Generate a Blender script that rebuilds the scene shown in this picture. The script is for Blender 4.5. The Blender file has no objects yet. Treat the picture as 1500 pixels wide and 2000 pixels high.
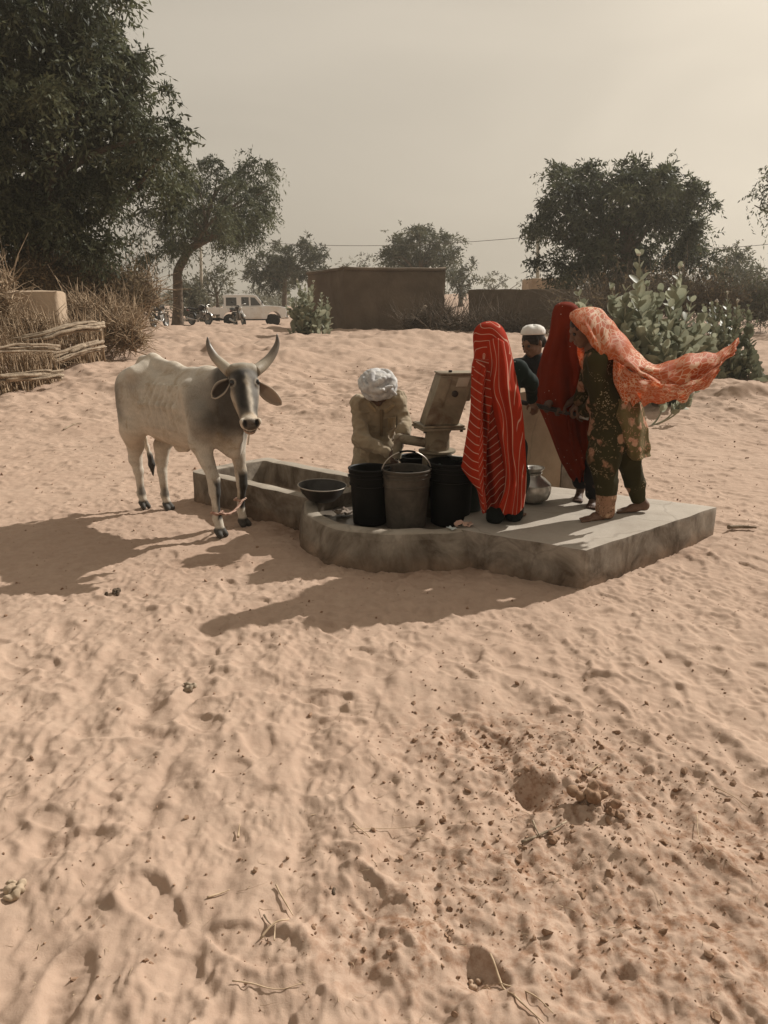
import bpy, bmesh, math, random
import numpy as np
from mathutils import Vector, Matrix

S = bpy.context.scene
COL = S.collection
R = math.radians

# ------------------------------------------------------------------ camera
PITCH = R(14.93)
CAMZ = 1.65
FPX = 1500.0
cd = bpy.data.cameras.new("camera")
cam = bpy.data.objects.new("camera", cd)
COL.objects.link(cam)
cam.location = (0, 0, CAMZ)
cam.rotation_euler = (R(90) - PITCH, 0, 0)
cd.sensor_fit = 'VERTICAL'
cd.sensor_height = 24.0
cd.lens = 24.0 * FPX / 2000.0
cd.clip_start = 0.05
cd.clip_end = 3000.0
S.camera = cam

# ------------------------------------------------------------------ sky and sun
HAZE = 0.0011
SUN_EL = R(38.0)
SUN_DIR = Vector((0.80, 0.60, 0)).normalized()          # horizontal direction towards the sun
SUN_AZ = math.atan2(SUN_DIR.x, SUN_DIR.y)
w = bpy.data.worlds.new("World")
S.world = w
w.use_nodes = True
nt = w.node_tree
nt.nodes.clear()
sky = nt.nodes.new('ShaderNodeTexSky')
sky.sky_type = 'NISHITA'
sky.sun_disc = False
sky.sun_elevation = SUN_EL
sky.sun_rotation = SUN_AZ
sky.air_density = 1.3
sky.dust_density = 6.0
sky.ozone_density = 0.6
hsv = nt.nodes.new('ShaderNodeHueSaturation')
hsv.inputs['Saturation'].default_value = 0.12
tint = nt.nodes.new('ShaderNodeMix')
tint.data_type = 'RGBA'
tint.blend_type = 'MULTIPLY'
tint.inputs[0].default_value = 1.0
tint.inputs[7].default_value = (2.15, 1.91, 1.57, 1)
bg = nt.nodes.new('ShaderNodeBackground')
bg.inputs['Strength'].default_value = 0.132
out = nt.nodes.new('ShaderNodeOutputWorld')
gam = nt.nodes.new('ShaderNodeGamma')                 # thick dust evens the sky out
gam.inputs['Gamma'].default_value = 0.40
nt.links.new(sky.outputs[0], hsv.inputs['Color'])
nt.links.new(hsv.outputs[0], gam.inputs['Color'])
nt.links.new(gam.outputs[0], tint.inputs[6])
cloud = nt.nodes.new('ShaderNodeTexNoise')             # faint, very soft cloud in the dust
cloud.inputs['Scale'].default_value = 2.2
cloud.inputs['Detail'].default_value = 3.0
cloud.inputs['Distortion'].default_value = 0.6
wco = nt.nodes.new('ShaderNodeTexCoord')
wmp = nt.nodes.new('ShaderNodeMapping')
wmp.inputs['Scale'].default_value = (1.0, 1.0, 2.6)
nt.links.new(wco.outputs['Generated'], wmp.inputs[0])
nt.links.new(wmp.outputs[0], cloud.inputs['Vector'])
crp = nt.nodes.new('ShaderNodeValToRGB')
crp.color_ramp.elements[0].position = 0.34
crp.color_ramp.elements[0].color = (0.93, 0.93, 0.93, 1)
crp.color_ramp.elements[1].position = 0.66
crp.color_ramp.elements[1].color = (1.06, 1.06, 1.06, 1)
nt.links.new(cloud.outputs['Fac'], crp.inputs[0])
cmx = nt.nodes.new('ShaderNodeMix')
cmx.data_type = 'RGBA'
cmx.blend_type = 'MULTIPLY'
cmx.inputs[0].default_value = 1.0
nt.links.new(tint.outputs[2], cmx.inputs[6])
nt.links.new(crp.outputs[0], cmx.inputs[7])
nt.links.new(cmx.outputs[2], bg.inputs['Color'])
nt.links.new(bg.outputs[0], out.inputs['Surface'])

sd = bpy.data.lights.new("sun", 'SUN')
sd.energy = 4.8
sd.angle = R(0.6)
sd.color = (1.0, 0.95, 0.875)
sun = bpy.data.objects.new("sun", sd)
COL.objects.link(sun)
to_sun = Vector((SUN_DIR.x * math.cos(SUN_EL), SUN_DIR.y * math.cos(SUN_EL), math.sin(SUN_EL)))
sun.rotation_euler = to_sun.to_track_quat('Z', 'Y').to_euler()
sun.location = to_sun * 40

S.view_settings.view_transform = 'Standard'
S.view_settings.look = 'None'
S.view_settings.exposure = 0.10
S.view_settings.gamma = 1.0
S.cycles.use_denoising = True
S.cycles.max_bounces = 8
S.cycles.transparent_max_bounces = 8
S.cycles.volume_bounces = 0
S.cycles.caustics_reflective = False
S.cycles.caustics_refractive = False

# ------------------------------------------------------------------ helpers
CP, SP = math.cos(PITCH), math.sin(PITCH)
def ray(px, py):
    u = (px - 750.0) / FPX
    v = (1000.0 - py) / FPX
    return Vector((u, CP + v * SP, -SP + v * CP))
def G(px, py, z=0.0):
    d = ray(px, py)
    t = (z - CAMZ) / d.z
    return Vector((d.x * t, d.y * t, z))
def D(px, py, y):
    d = ray(px, py)
    t = y / d.y
    return Vector((d.x * t, y, CAMZ + d.z * t))

def tag(o, label=None, cat=None, group=None, kind=None):
    if label: o['label'] = label
    if cat: o['category'] = cat
    if group: o['group'] = group
    if kind: o['kind'] = kind
    return o

def empty(name, loc=(0, 0, 0), rz=0.0):
    o = bpy.data.objects.new(name, None)
    o.empty_display_size = 0.1
    COL.objects.link(o)
    o.location = loc
    o.rotation_euler = (0, 0, rz)
    return o

def mesh_obj(name, V, F, mats, parent=None, smooth=True, uv=None, attrs=None, fmat=None, col=None):
    """V (n,3); F (m,3|4) int array or list of tuples; uv per vertex (n,2); attrs {name: (n,)}; col (n,3)"""
    me = bpy.data.meshes.new(name)
    V = np.asarray(V, dtype=np.float32)
    if isinstance(F, np.ndarray):
        m, k = F.shape
        loops = F.astype(np.int32).ravel()
        me.vertices.add(len(V)); me.vertices.foreach_set('co', V.ravel())
        me.loops.add(m * k); me.loops.foreach_set('vertex_index', loops)
        me.polygons.add(m)
        me.polygons.foreach_set('loop_start', np.arange(0, m * k, k, dtype=np.int32))
        me.polygons.foreach_set('loop_total', np.full(m, k, dtype=np.int32))
    else:
        me.vertices.add(len(V)); me.vertices.foreach_set('co', V.ravel())
        lens = np.fromiter((len(f) for f in F), dtype=np.int32, count=len(F))
        loops = np.fromiter((i for f in F for i in f), dtype=np.int32, count=int(lens.sum()))
        me.loops.add(len(loops)); me.loops.foreach_set('vertex_index', loops)
        me.polygons.add(len(F))
        st = np.zeros(len(F), dtype=np.int32); st[1:] = np.cumsum(lens)[:-1]
        me.polygons.foreach_set('loop_start', st)
        me.polygons.foreach_set('loop_total', lens)
    for m_ in (mats if isinstance(mats, (list, tuple)) else [mats]):
        me.materials.append(m_)
    if fmat is not None:
        me.polygons.foreach_set('material_index', np.asarray(fmat, dtype=np.int32))
    sm = np.full(len(me.polygons), bool(smooth))
    me.polygons.foreach_set('use_smooth', sm)
    if uv is not None:
        ul = me.uv_layers.new(name='UVMap')
        ul.data.foreach_set('uv', np.asarray(uv, dtype=np.float32)[loops].ravel())
    if attrs:
        for k_, a in attrs.items():
            at = me.attributes.new(k_, 'FLOAT', 'POINT')
            at.data.foreach_set('value', np.asarray(a, dtype=np.float32))
    if col is not None:
        at = me.attributes.new('coat', 'FLOAT_COLOR', 'POINT')
        c4 = np.ones((len(V), 4), dtype=np.float32); c4[:, :3] = col
        at.data.foreach_set('color', c4.ravel())
    me.update(calc_edges=True)
    me.validate()
    o = bpy.data.objects.new(name, me)
    COL.objects.link(o)
    if parent is not None:
        o.parent = parent
    return o

def unit(v):
    v = np.asarray(v, float)
    return v / (np.linalg.norm(v) + 1e-12)

class MB:
    """collects shapes and links them as one mesh object"""
    def __init__(s):
        s.V = []; s.F = []; s.n = 0; s.M = []; s.UV = []
    def add(s, V, F, mi=0, uv=None):
        V = np.asarray(V, float)
        s.V.append(V)
        s.UV.append(np.zeros((len(V), 2)) if uv is None else np.asarray(uv, float))
        for f in F:
            s.F.append(tuple(int(i) + s.n for i in f))
            s.M.append(mi)
        s.n += len(V)
        return s
    def box(s, c, size, rot=None, mi=0, shear=(0, 0), taper=1.0):
        c = np.asarray(c, float); h = np.asarray(size, float) / 2
        P = np.array([[x, y, z] for z in (-1, 1) for y in (-1, 1) for x in (-1, 1)], float)
        P[P[:, 2] > 0, :2] *= taper
        P = P * h
        P[:, 0] += shear[0] * P[:, 2]; P[:, 1] += shear[1] * P[:, 2]
        if rot is not None:
            P = P @ np.array(rot.to_3x3() if hasattr(rot, 'to_3x3') else rot).T
        F = [(0, 2, 3, 1), (4, 5, 7, 6), (0, 1, 5, 4), (2, 6, 7, 3), (0, 4, 6, 2), (1, 3, 7, 5)]
        return s.add(P + c, F, mi)
    def bbox(s, c, size, b=0.01, rot=None, mi=0, shear=(0, 0)):
        """box with chamfered edges"""
        h = np.asarray(size, float) / 2
        b = min(b, h.min() * 0.9)
        bm = bmesh.new()
        bmesh.ops.create_cube(bm, size=2.0)
        for v in bm.verts:
            v.co = Vector((v.co.x * h[0], v.co.y * h[1], v.co.z * h[2]))
        bmesh.ops.bevel(bm, geom=bm.edges[:], offset=b, segments=2, affect='EDGES', profile=0.6)
        bm.verts.index_update()
        P = np.array([v.co[:] for v in bm.verts]); F = [[v.index for v in f.verts] for f in bm.faces]
        bm.free()
        P[:, 0] += shear[0] * P[:, 2]; P[:, 1] += shear[1] * P[:, 2]
        if rot is not None:
            P = P @ np.array(rot.to_3x3() if hasattr(rot, 'to_3x3') else rot).T
        return s.add(P + np.asarray(c, float), F, mi)
    def tube(s, P, r, k=8, mi=0, cap=True, flat=None, up=None):
        """sweep along P with radius r (scalar or per point); flat = (sx, sy) section scale"""
        P = np.asarray(P, float); n = len(P)
        r = np.full(n, r, float) if np.isscalar(r) else np.asarray(r, float)
        T = np.zeros_like(P)
        T[1:-1] = P[2:] - P[:-2]; T[0] = P[1] - P[0]; T[-1] = P[-1] - P[-2]
        T /= (np.linalg.norm(T, axis=1)[:, None] + 1e-12)
        a = np.array([0, 0, 1.0]) if up is None else np.asarray(up, float)
        if abs(T[0] @ a) > 0.95: a = np.array([1.0, 0, 0])
        N = unit(a - T[0] * (T[0] @ a))
        th = np.linspace(0, 2 * np.pi, k, endpoint=False)
        rings = []; uv = []
        L = 0.0
        sx, sy = flat if flat else (1, 1)
        for i in range(n):
            N = unit(N - T[i] * (T[i] @ N)); B = np.cross(T[i], N)
            if i: L += np.linalg.norm(P[i] - P[i - 1])
            rings.append(P[i] + r[i] * (np.cos(th)[:, None] * N * sx + np.sin(th)[:, None] * B * sy))
            uv += [(j / k, L) for j in range(k)]
        V = np.concatenate(rings)
        F = []
        for i in range(n - 1):
            for j in range(k):
                j2 = (j + 1) % k
                F.append((i * k + j, i * k + j2, (i + 1) * k + j2, (i + 1) * k + j))
        if cap:
            F.append(tuple(range(k))[::-1]); F.append(tuple((n - 1) * k + j for j in range(k)))
        return s.add(V, F, mi, uv)
    def lathe(s, prof, c=(0, 0, 0), k=24, mi=0, rot=None, closed=False, wob=None):
        """prof list of (r, z); open profile swept about z"""
        prof = np.asarray(prof, float); n = len(prof)
        th = np.linspace(0, 2 * np.pi, k, endpoint=False)
        V = np.zeros((n * k, 3))
        for i, (r_, z_) in enumerate(prof):
            rr = r_ * (1 + (wob(th, z_) if wob else 0))
            V[i * k:(i + 1) * k, 0] = rr * np.cos(th); V[i * k:(i + 1) * k, 1] = rr * np.sin(th); V[i * k:(i + 1) * k, 2] = z_
        F = []
        for i in range(n - 1):
            for j in range(k):
                j2 = (j + 1) % k
                F.append((i * k + j, i * k + j2, (i + 1) * k + j2, (i + 1) * k + j))
        if prof[0][0] > 1e-4: F.append(tuple(range(k))[::-1])
        if prof[-1][0] > 1e-4: F.append(tuple((n - 1) * k + j for j in range(k)))
        if rot is not None:
            V = V @ np.array(rot.to_3x3() if hasattr(rot, 'to_3x3') else rot).T
        return s.add(V + np.asarray(c, float), F, mi)
    def ball(s, c, rad, k=12, mi=0, rot=None):
        n = max(6, k // 2 + 1)
        ph = np.linspace(-np.pi / 2, np.pi / 2, n)
        prof = [(max(math.cos(p), 1e-5), math.sin(p)) for p in ph]
        m = MB().lathe(prof, k=k)
        V = np.concatenate(m.V) * np.asarray(rad, float)
        if rot is not None:
            V = V @ np.array(rot.to_3x3() if hasattr(rot, 'to_3x3') else rot).T
        return s.add(V + np.asarray(c, float), m.F, mi)
    def build(s, name, mats, parent=None, smooth=True, uv=False, sharp=None):
        V = np.concatenate(s.V)
        o = mesh_obj(name, V, s.F, mats, parent, smooth, uv=np.concatenate(s.UV) if uv else None, fmat=s.M)
        if sharp is not None:
            try:
                o.data.set_sharp_from_angle(angle=R(sharp))
            except Exception:
                pass
        return o

def copy_tree(o, parent=None):
    c = o.copy(); COL.objects.link(c)
    if parent is not None: c.parent = parent
    for ch in list(o.children): copy_tree(ch, c)
    return c

def crom(P, n):
    """Catmull-Rom through control points P (m,d) -> n samples per span"""
    P = np.asarray(P, float)
    Q = np.concatenate([[2 * P[0] - P[1]], P, [2 * P[-1] - P[-2]]])
    out = []
    for i in range(1, len(Q) - 2):
        t = np.linspace(0, 1, n, endpoint=False)[:, None]
        a, b, c, d = Q[i - 1], Q[i], Q[i + 1], Q[i + 2]
        out.append(0.5 * ((2 * b) + (c - a) * t + (2 * a - 5 * b + 4 * c - d) * t ** 2 + (3 * b - a - 3 * c + d) * t ** 3))
    out.append(P[-1][None])
    return np.concatenate(out)

def loft(C, nu, nv):
    """C control net (rows, cols, 3) -> dense grid (Nu, Nv, 3)"""
    C = np.asarray(C, float)
    rows = np.stack([crom(C[:, j], nu) for j in range(C.shape[1])], 1)
    return np.stack([crom(rows[i], nv) for i in range(len(rows))], 0)

def grid_faces(nu, nv, wrap=False):
    i, j = np.meshgrid(np.arange(nu - 1), np.arange(nv if wrap else nv - 1), indexing='ij')
    j2 = (j + 1) % nv
    return np.stack([i * nv + j, i * nv + j2, (i + 1) * nv + j2, (i + 1) * nv + j], -1).reshape(-1, 4)

def solidify(o, t):
    m = o.modifiers.new('thickness', 'SOLIDIFY'); m.thickness = t; m.offset = 0
    return o

# value noise in numpy -------------------------------------------------
_rng = np.random.default_rng(7)
_PERM = _rng.random((64, 64, 64)).astype(np.float32)
def vnoise(P):
    P = np.asarray(P, float)
    I = np.floor(P).astype(int); f = P - I
    f = f * f * (3 - 2 * f)
    r = 0
    for dx in (0, 1):
        for dy in (0, 1):
            for dz in (0, 1):
                wgt = (f[..., 0] if dx else 1 - f[..., 0]) * (f[..., 1] if dy else 1 - f[..., 1]) * (f[..., 2] if dz else 1 - f[..., 2])
                r = r + wgt * _PERM[(I[..., 0] + dx) & 63, (I[..., 1] + dy) & 63, (I[..., 2] + dz) & 63]
    return r * 2 - 1
def fnoise(P, oct=3):
    P = np.asarray(P, float); a = 1.0; r = 0
    for i in range(oct):
        r = r + a * vnoise(P * (2 ** i) + 17.3 * i); a *= 0.5
    return r

def sstep(a, b, x):
    t = np.clip((x - a) / (b - a), 0, 1)
    return t * t * (3 - 2 * t)

# signed-distance sculpting ---------------------------------------------
class SDF:
    """smooth union of rounded cones and ellipsoids on a voxel grid, turned into one continuous surface"""
    def __init__(s, lo, hi, h):
        s.lo = np.asarray(lo, float); s.h = h
        s.n = np.ceil((np.asarray(hi, float) - s.lo) / h).astype(int) + 1
        s.D = np.full(s.n, 1.0, dtype=np.float32)
    def _win(s, lo, hi):
        a = np.maximum(np.floor((lo - s.lo) / s.h).astype(int), 0)
        b = np.minimum(np.ceil((hi - s.lo) / s.h).astype(int) + 1, s.n)
        if (b <= a).any(): return None, None
        ax = [s.lo[i] + s.h * np.arange(a[i], b[i]) for i in range(3)]
        X = np.stack(np.meshgrid(*ax, indexing='ij'), -1)
        return (slice(a[0], b[0]), slice(a[1], b[1]), slice(a[2], b[2])), X
    def _mix(s, sl, d, k, op):
        c = s.D[sl]
        if op == 'u':
            if k > 0:
                hh = np.clip(0.5 + 0.5 * (c - d) / k, 0, 1)
                s.D[sl] = c * (1 - hh) + d * hh - k * hh * (1 - hh)
            else:
                s.D[sl] = np.minimum(c, d)
        elif op == 'd':
            hh = np.clip(0.5 - 0.5 * (c + d) / max(k, 1e-6), 0, 1)
            s.D[sl] = c * (1 - hh) - d * hh + k * hh * (1 - hh)
    def cone(s, a, b, ra, rb, k=0.02, op='u', flat=None):
        """rounded cone a->b; flat=(axis unit vector, factor) squeezes the section along that axis"""
        a = np.asarray(a, float); b = np.asarray(b, float)
        m = max(ra, rb) + k + 2 * s.h + 0.03
        sl, X = s._win(np.minimum(a, b) - m, np.maximum(a, b) + m)
        if sl is None: return s
        ab = b - a
        ap = X - a
        t = np.clip((ap @ ab) / (ab @ ab + 1e-12), 0, 1)
        dv = ap - t[..., None] * ab
        if flat is not None:
            ax, fct = flat
            ax = unit(ax)
            comp = dv @ ax
            dv = dv + (comp * (1 / fct - 1))[..., None] * ax
        d = np.linalg.norm(dv, axis=-1) - (ra + (rb - ra) * t)
        if flat is not None and flat[1] < 1: d = d * max(flat[1], 0.5)
        s._mix(sl, d, k, op)
        return s
    def chain(s, pts, rad, k=0.02, flat=None):
        for i in range(len(pts) - 1):
            s.cone(pts[i], pts[i + 1], rad[i], rad[i + 1], k, flat=flat)
        return s
    def ell(s, c, rad, rot=None, k=0.02, op='u'):
        c = np.asarray(c, float); rad = np.asarray(rad, float)
        m = rad.max() + k + 2 * s.h + 0.02
        sl, X = s._win(c - m, c + m)
        if sl is None: return s
        Q = X - c
        if rot is not None: Q = Q @ np.asarray(rot, float)      # columns = local axes
        q = Q / rad
        k0 = np.linalg.norm(q, axis=-1); k1 = np.linalg.norm(q / rad, axis=-1) + 1e-9
        d = k0 * (k0 - 1) / k1
        s._mix(sl, d, k, op)
        return s
    def warp(s, fn):
        ax = [s.lo[i] + s.h * np.arange(s.n[i]) for i in range(3)]
        near = np.abs(s.D) < 0.06
        idx = np.argwhere(near)
        P = s.lo + idx * s.h
        s.D[near] += fn(P).astype(np.float32)
        return s
    def mesh(s, smooth=1):
        D = s.D; n = D.shape
        ins = D < 0
        c = np.stack([ins[i:n[0] - 1 + i, j:n[1] - 1 + j, k:n[2] - 1 + k] for i in (0, 1) for j in (0, 1) for k in (0, 1)], 0)
        cnt = c.sum(0)
        act = (cnt > 0) & (cnt < 8)
        idx = np.argwhere(act)
        vid = np.full(act.shape, -1, dtype=np.int64); vid[act] = np.arange(len(idx))
        corners = [(i, j, k) for i in (0, 1) for j in (0, 1) for k in (0, 1)]
        dv = np.stack([D[idx[:, 0] + i, idx[:, 1] + j, idx[:, 2] + k] for i, j, k in corners], 1)
        acc = np.zeros((len(idx), 3)); wn = np.zeros(len(idx))
        for a in range(8):
            for b in range(a + 1, 8):
                ca, cb = np.array(corners[a]), np.array(corners[b])
                if np.abs(ca - cb).sum() != 1: continue
                m = (dv[:, a] < 0) != (dv[:, b] < 0)
                t = np.where(m, dv[:, a] / (dv[:, a] - dv[:, b] + 1e-20), 0)
                acc += np.where(m[:, None], ca + t[:, None] * (cb - ca), 0); wn += m
        V = s.lo + (idx + acc / wn[:, None]) * s.h
        F = []
        for ax in range(3):
            o1, o2 = (ax + 1) % 3, (ax + 2) % 3
            sa = [slice(None)] * 3; sb = [slice(None)] * 3
            sa[ax] = slice(0, n[ax] - 1); sb[ax] = slice(1, n[ax])
            A = ins[tuple(sa)]; B = ins[tuple(sb)]
            e = np.argwhere(A != B)
            ok = (e[:, o1] > 0) & (e[:, o2] > 0) & (e[:, o1] < n[o1] - 1) & (e[:, o2] < n[o2] - 1)
            e = e[ok]
            fl = A[e[:, 0], e[:, 1], e[:, 2]]
            q = []
            for d1, d2 in ((-1, -1), (0, -1), (0, 0), (-1, 0)):
                p = e.copy(); p[:, o1] += d1; p[:, o2] += d2
                q.append(vid[p[:, 0], p[:, 1], p[:, 2]])
            q = np.stack(q, 1)
            q[~fl] = q[~fl][:, ::-1]
            F.append(q)
        F = np.concatenate(F)
        F = F[(F >= 0).all(1)]
        for _ in range(smooth):
            A = np.zeros_like(V); w_ = np.zeros(len(V))
            for a, b in ((0, 1), (1, 2), (2, 3), (3, 0)):
                np.add.at(A, F[:, a], V[F[:, b]]); np.add.at(w_, F[:, a], 1)
                np.add.at(A, F[:, b], V[F[:, a]]); np.add.at(w_, F[:, b], 1)
            V = V * 0.5 + 0.5 * A / np.maximum(w_, 1)[:, None]
        return V, F

# materials ------------------------------------------------------------
def new_mat(name):
    m = bpy.data.materials.new(name); m.use_nodes = True
    return m, m.node_tree, m.node_tree.nodes['Principled BSDF']
def ramp(nt_, src, stops):
    r = nt_.nodes.new('ShaderNodeValToRGB')
    els = r.color_ramp.elements
    while len(els) < len(stops): els.new(0.5)
    for e, (p, c) in zip(els, stops):
        e.position = p; e.color = (c[0], c[1], c[2], 1)
    nt_.links.new(src, r.inputs[0])
    return r.outputs[0]
def noise_node(nt_, vec, scale, detail=4, rough=0.55, dist=0.0):
    n = nt_.nodes.new('ShaderNodeTexNoise')
    n.inputs['Scale'].default_value = scale; n.inputs['Detail'].default_value = detail
    n.inputs['Roughness'].default_value = rough; n.inputs['Distortion'].default_value = dist
    if vec is not None: nt_.links.new(vec, n.inputs['Vector'])
    return n.outputs['Fac']
def mixc(nt_, fac, a, b, mode='MIX'):
    m = nt_.nodes.new('ShaderNodeMix'); m.data_type = 'RGBA'; m.blend_type = mode
    for sock, val in ((m.inputs[0], fac), (m.inputs[6], a), (m.inputs[7], b)):
        if hasattr(val, 'is_linked') or isinstance(val, bpy.types.NodeSocket): nt_.links.new(val, sock)
        elif isinstance(val, (tuple, list)): sock.default_value = (val[0], val[1], val[2], 1)
        else: sock.default_value = val
    return m.outputs[2]
def mathn(nt_, op, a, b=0.0, c=None):
    m = nt_.nodes.new('ShaderNodeMath'); m.operation = op
    for i, val in enumerate((a, b) if c is None else (a, b, c)):
        if isinstance(val, bpy.types.NodeSocket): nt_.links.new(val, m.inputs[i])
        else: m.inputs[i].default_value = val
    return m.outputs[0]
def bump(nt_, bsdf, h, strength=0.3, dist=0.01, prev=None):
    b = nt_.nodes.new('ShaderNodeBump')
    b.inputs['Strength'].default_value = strength; b.inputs['Distance'].default_value = dist
    nt_.links.new(h, b.inputs['Height'])
    if prev is not None: nt_.links.new(prev, b.inputs['Normal'])
    nt_.links.new(b.outputs[0], bsdf.inputs['Normal'])
    return b.outputs[0]
def coords(nt_, kind='Object'):
    t = nt_.nodes.new('ShaderNodeTexCoord')
    return t.outputs[kind]
def attr(nt_, name):
    a = nt_.nodes.new('ShaderNodeAttribute'); a.attribute_name = name
    return a
def worn(name, c1, c2, scale=6.0, rough=0.8, bscale=40.0, bstr=0.2, bdist=0.004, metal=0.0, spec=0.3, lo=0.35, hi=0.65, c3=None, s3=3.0):
    """two-tone procedural surface with a fine bump; c3 adds a second, larger stain"""
    m, t, b = new_mat(name)
    co = coords(t)
    colr = ramp(t, noise_node(t, co, scale, 6, 0.6, 0.3), [(lo, c1), (hi, c2)])
    if c3 is not None:
        f = ramp(t, noise_node(t, co, s3, 5, 0.6, 0.5), [(0.5, (0, 0, 0)), (0.68, (1, 1, 1))])
        colr = mixc(t, f, colr, c3)
    t.links.new(colr, b.inputs['Base Color'])
    b.inputs['Roughness'].default_value = rough; b.inputs['Metallic'].default_value = metal
    b.inputs['Specular IOR Level'].default_value = spec
    bump(t, b, noise_node(t, co, bscale, 4), bstr, bdist)
    return m
def cloth_mat(name, c1, c2, scale=5.0, trans=0.0, rough=0.9, sheen=0.2, weave=300.0):
    m, t, b = new_mat(name)
    co = coords(t)
    colr = ramp(t, noise_node(t, co, scale, 5, 0.6), [(0.35, c1), (0.65, c2)])
    t.links.new(colr, b.inputs['Base Color'])
    b.inputs['Roughness'].default_value = rough
    b.inputs['Specular IOR Level'].default_value = 0.15
    b.inputs['Sheen Weight'].default_value = sheen
    nb_ = bump(t, b, noise_node(t, co, 20.0, 4, 0.6, 0.6), 0.45, 0.014)
    bump(t, b, noise_node(t, co, weave, 2), 0.15, 0.001, nb_)
    if trans > 0: translucent(m, t, b, colr, trans)
    return m
def translucent(m, t, b, colr, amount):
    o = t.nodes['Material Output']
    tr = t.nodes.new('ShaderNodeBsdfTranslucent')
    if isinstance(colr, bpy.types.NodeSocket): t.links.new(colr, tr.inputs['Color'])
    else: tr.inputs['Color'].default_value = (*colr, 1)
    mx = t.nodes.new('ShaderNodeMixShader'); mx.inputs[0].default_value = amount
    t.links.new(b.outputs[0], mx.inputs[1]); t.links.new(tr.outputs[0], mx.inputs[2])
    t.links.new(mx.outputs[0], o.inputs['Surface'])
# ------------------------------------------------------------------ the sand
def macro(x, y):
    """the lie of the land: a low rise behind the pump that falls away again towards the pickup"""
    x = np.asarray(x, float); y = np.asarray(y, float)
    z = 0.78 * sstep(7.0, 27.0, y) - 0.10 * sstep(32.0, 50.0, y) - 0.10 * sstep(60, 120, y)
    z = z + 0.10 * sstep(-3, -9, x) * sstep(8, 15, y) * (1 - sstep(20, 34, y))
    z = z - 0.16 * sstep(4, 12, x) * sstep(10, 24, y)
    z = z + 0.05 * np.sin(x * 0.5 + 1.0) * np.sin(y * 0.31) * sstep(8, 14, y)
    z = z + 2.4 * np.exp(-(((x - 7.5) / 8) ** 2 + ((y - 78) / 14) ** 2)) + 1.3 * sstep(70, 160, y)
    z = z + 0.06 * np.exp(-(((x - 2.8) / 0.7) ** 2 + ((y - 5.6) / 0.6) ** 2))
    return z

def fft_noise(ny, nx, cell, wl_lo, wl_hi, beta, seed, aniso=1.0):
    rg = np.random.default_rng(seed)
    W = np.fft.rfft2(rg.standard_normal((ny, nx)))
    fy = np.fft.fftfreq(ny, cell)[:, None]; fx = np.fft.rfftfreq(nx, cell)[None] * aniso
    f = np.sqrt(fx * fx + fy * fy) + 1e-9
    A = f ** (-beta) * np.exp(-(wl_lo * f) ** 2) * (1 - np.exp(-(f * wl_hi) ** 2))
    h = np.fft.irfft2(W * A, s=(ny, nx))
    return (h / h.std()).astype(np.float32)

NX0, NX1, NY0, NY1, NC = -8.0, 8.0, 0.2, 16.2, 0.008
nnx = int((NX1 - NX0) / NC); nny = int((NY1 - NY0) / NC)
H = 0.0065 * fft_noise(nny, nnx, NC, 0.10, 1.0, 1.5, 1)
rid = fft_noise(nny, nnx, NC, 0.05, 0.45, 1.1, 2, aniso=0.6)
calm = sstep(-1.1, 1.0, fft_noise(nny, nnx, NC, 0.35, 2.5, 1.2, 44))          # quieter and busier stretches
H += 0.0072 * (0.35 + 0.75 * calm) * (1 - np.abs(rid)).clip(-1, 1)                       # soft crests between tread hollows
rg = np.random.default_rng(11)
def stamp(H, x, y, L, W, ang, d, rim, tread=0):
    rr = L * 1.7
    i0, i1 = int((y - rr - NY0) / NC), int((y + rr - NY0) / NC)
    j0, j1 = int((x - rr - NX0) / NC), int((x + rr - NX0) / NC)
    i0, j0 = max(i0, 0), max(j0, 0); i1, j1 = min(i1, H.shape[0]), min(j1, H.shape[1])
    if i1 - i0 < 4 or j1 - j0 < 4: return
    Y, X = np.meshgrid(NY0 + NC * np.arange(i0, i1) - y, NX0 + NC * np.arange(j0, j1) - x, indexing='ij')
    c, s_ = math.cos(ang), math.sin(ang)
    u = (X * c + Y * s_) / L; v = (-X * s_ + Y * c) / (W * (1 + 0.25 * (X * c + Y * s_) / L))
    r = np.sqrt(u * u + v * v)
    m = 1 - sstep(0.82, 1.0, r)
    sub = H[i0:i1, j0:j1]
    w_ = m.sum()
    if w_ < 1: return
    mean = float((sub * m).sum() / w_)
    bed = mean - d + 0.35 * d * u
    if tread: bed = bed + 0.0022 * np.sign(np.sin(u * tread)) * (r < 0.8)
    sub[:] = sub * (1 - 0.85 * m) + 0.85 * m * bed
    sub += rim * np.exp(-((r - 1.18) / 0.20) ** 2) * (0.45 + 0.75 * (u > 0)) 
N = 4600
for q in range(N):
    # tread is densest near the pump and thins out up the slope
    y = rg.uniform(0.4, 15.8); x = rg.uniform(-7.5, 7.5)
    big = rg.random()
    L = rg.uniform(0.085, 0.145); W = L * rg.uniform(0.36, 0.55)
    if big < 0.25: L = rg.uniform(0.05, 0.08); W = L * rg.uniform(0.7, 0.95)         # hooves
    ang = rg.choice([rg.normal(1.1, 0.5), rg.normal(0.35, 0.4), rg.uniform(0, 6.28)])
    stamp(H, x, y, L, W, ang, rg.uniform(0.004, 0.014), rg.uniform(0.002, 0.007), tread=rg.choice([0, 0, 0, 0, 16, 22]))
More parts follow.
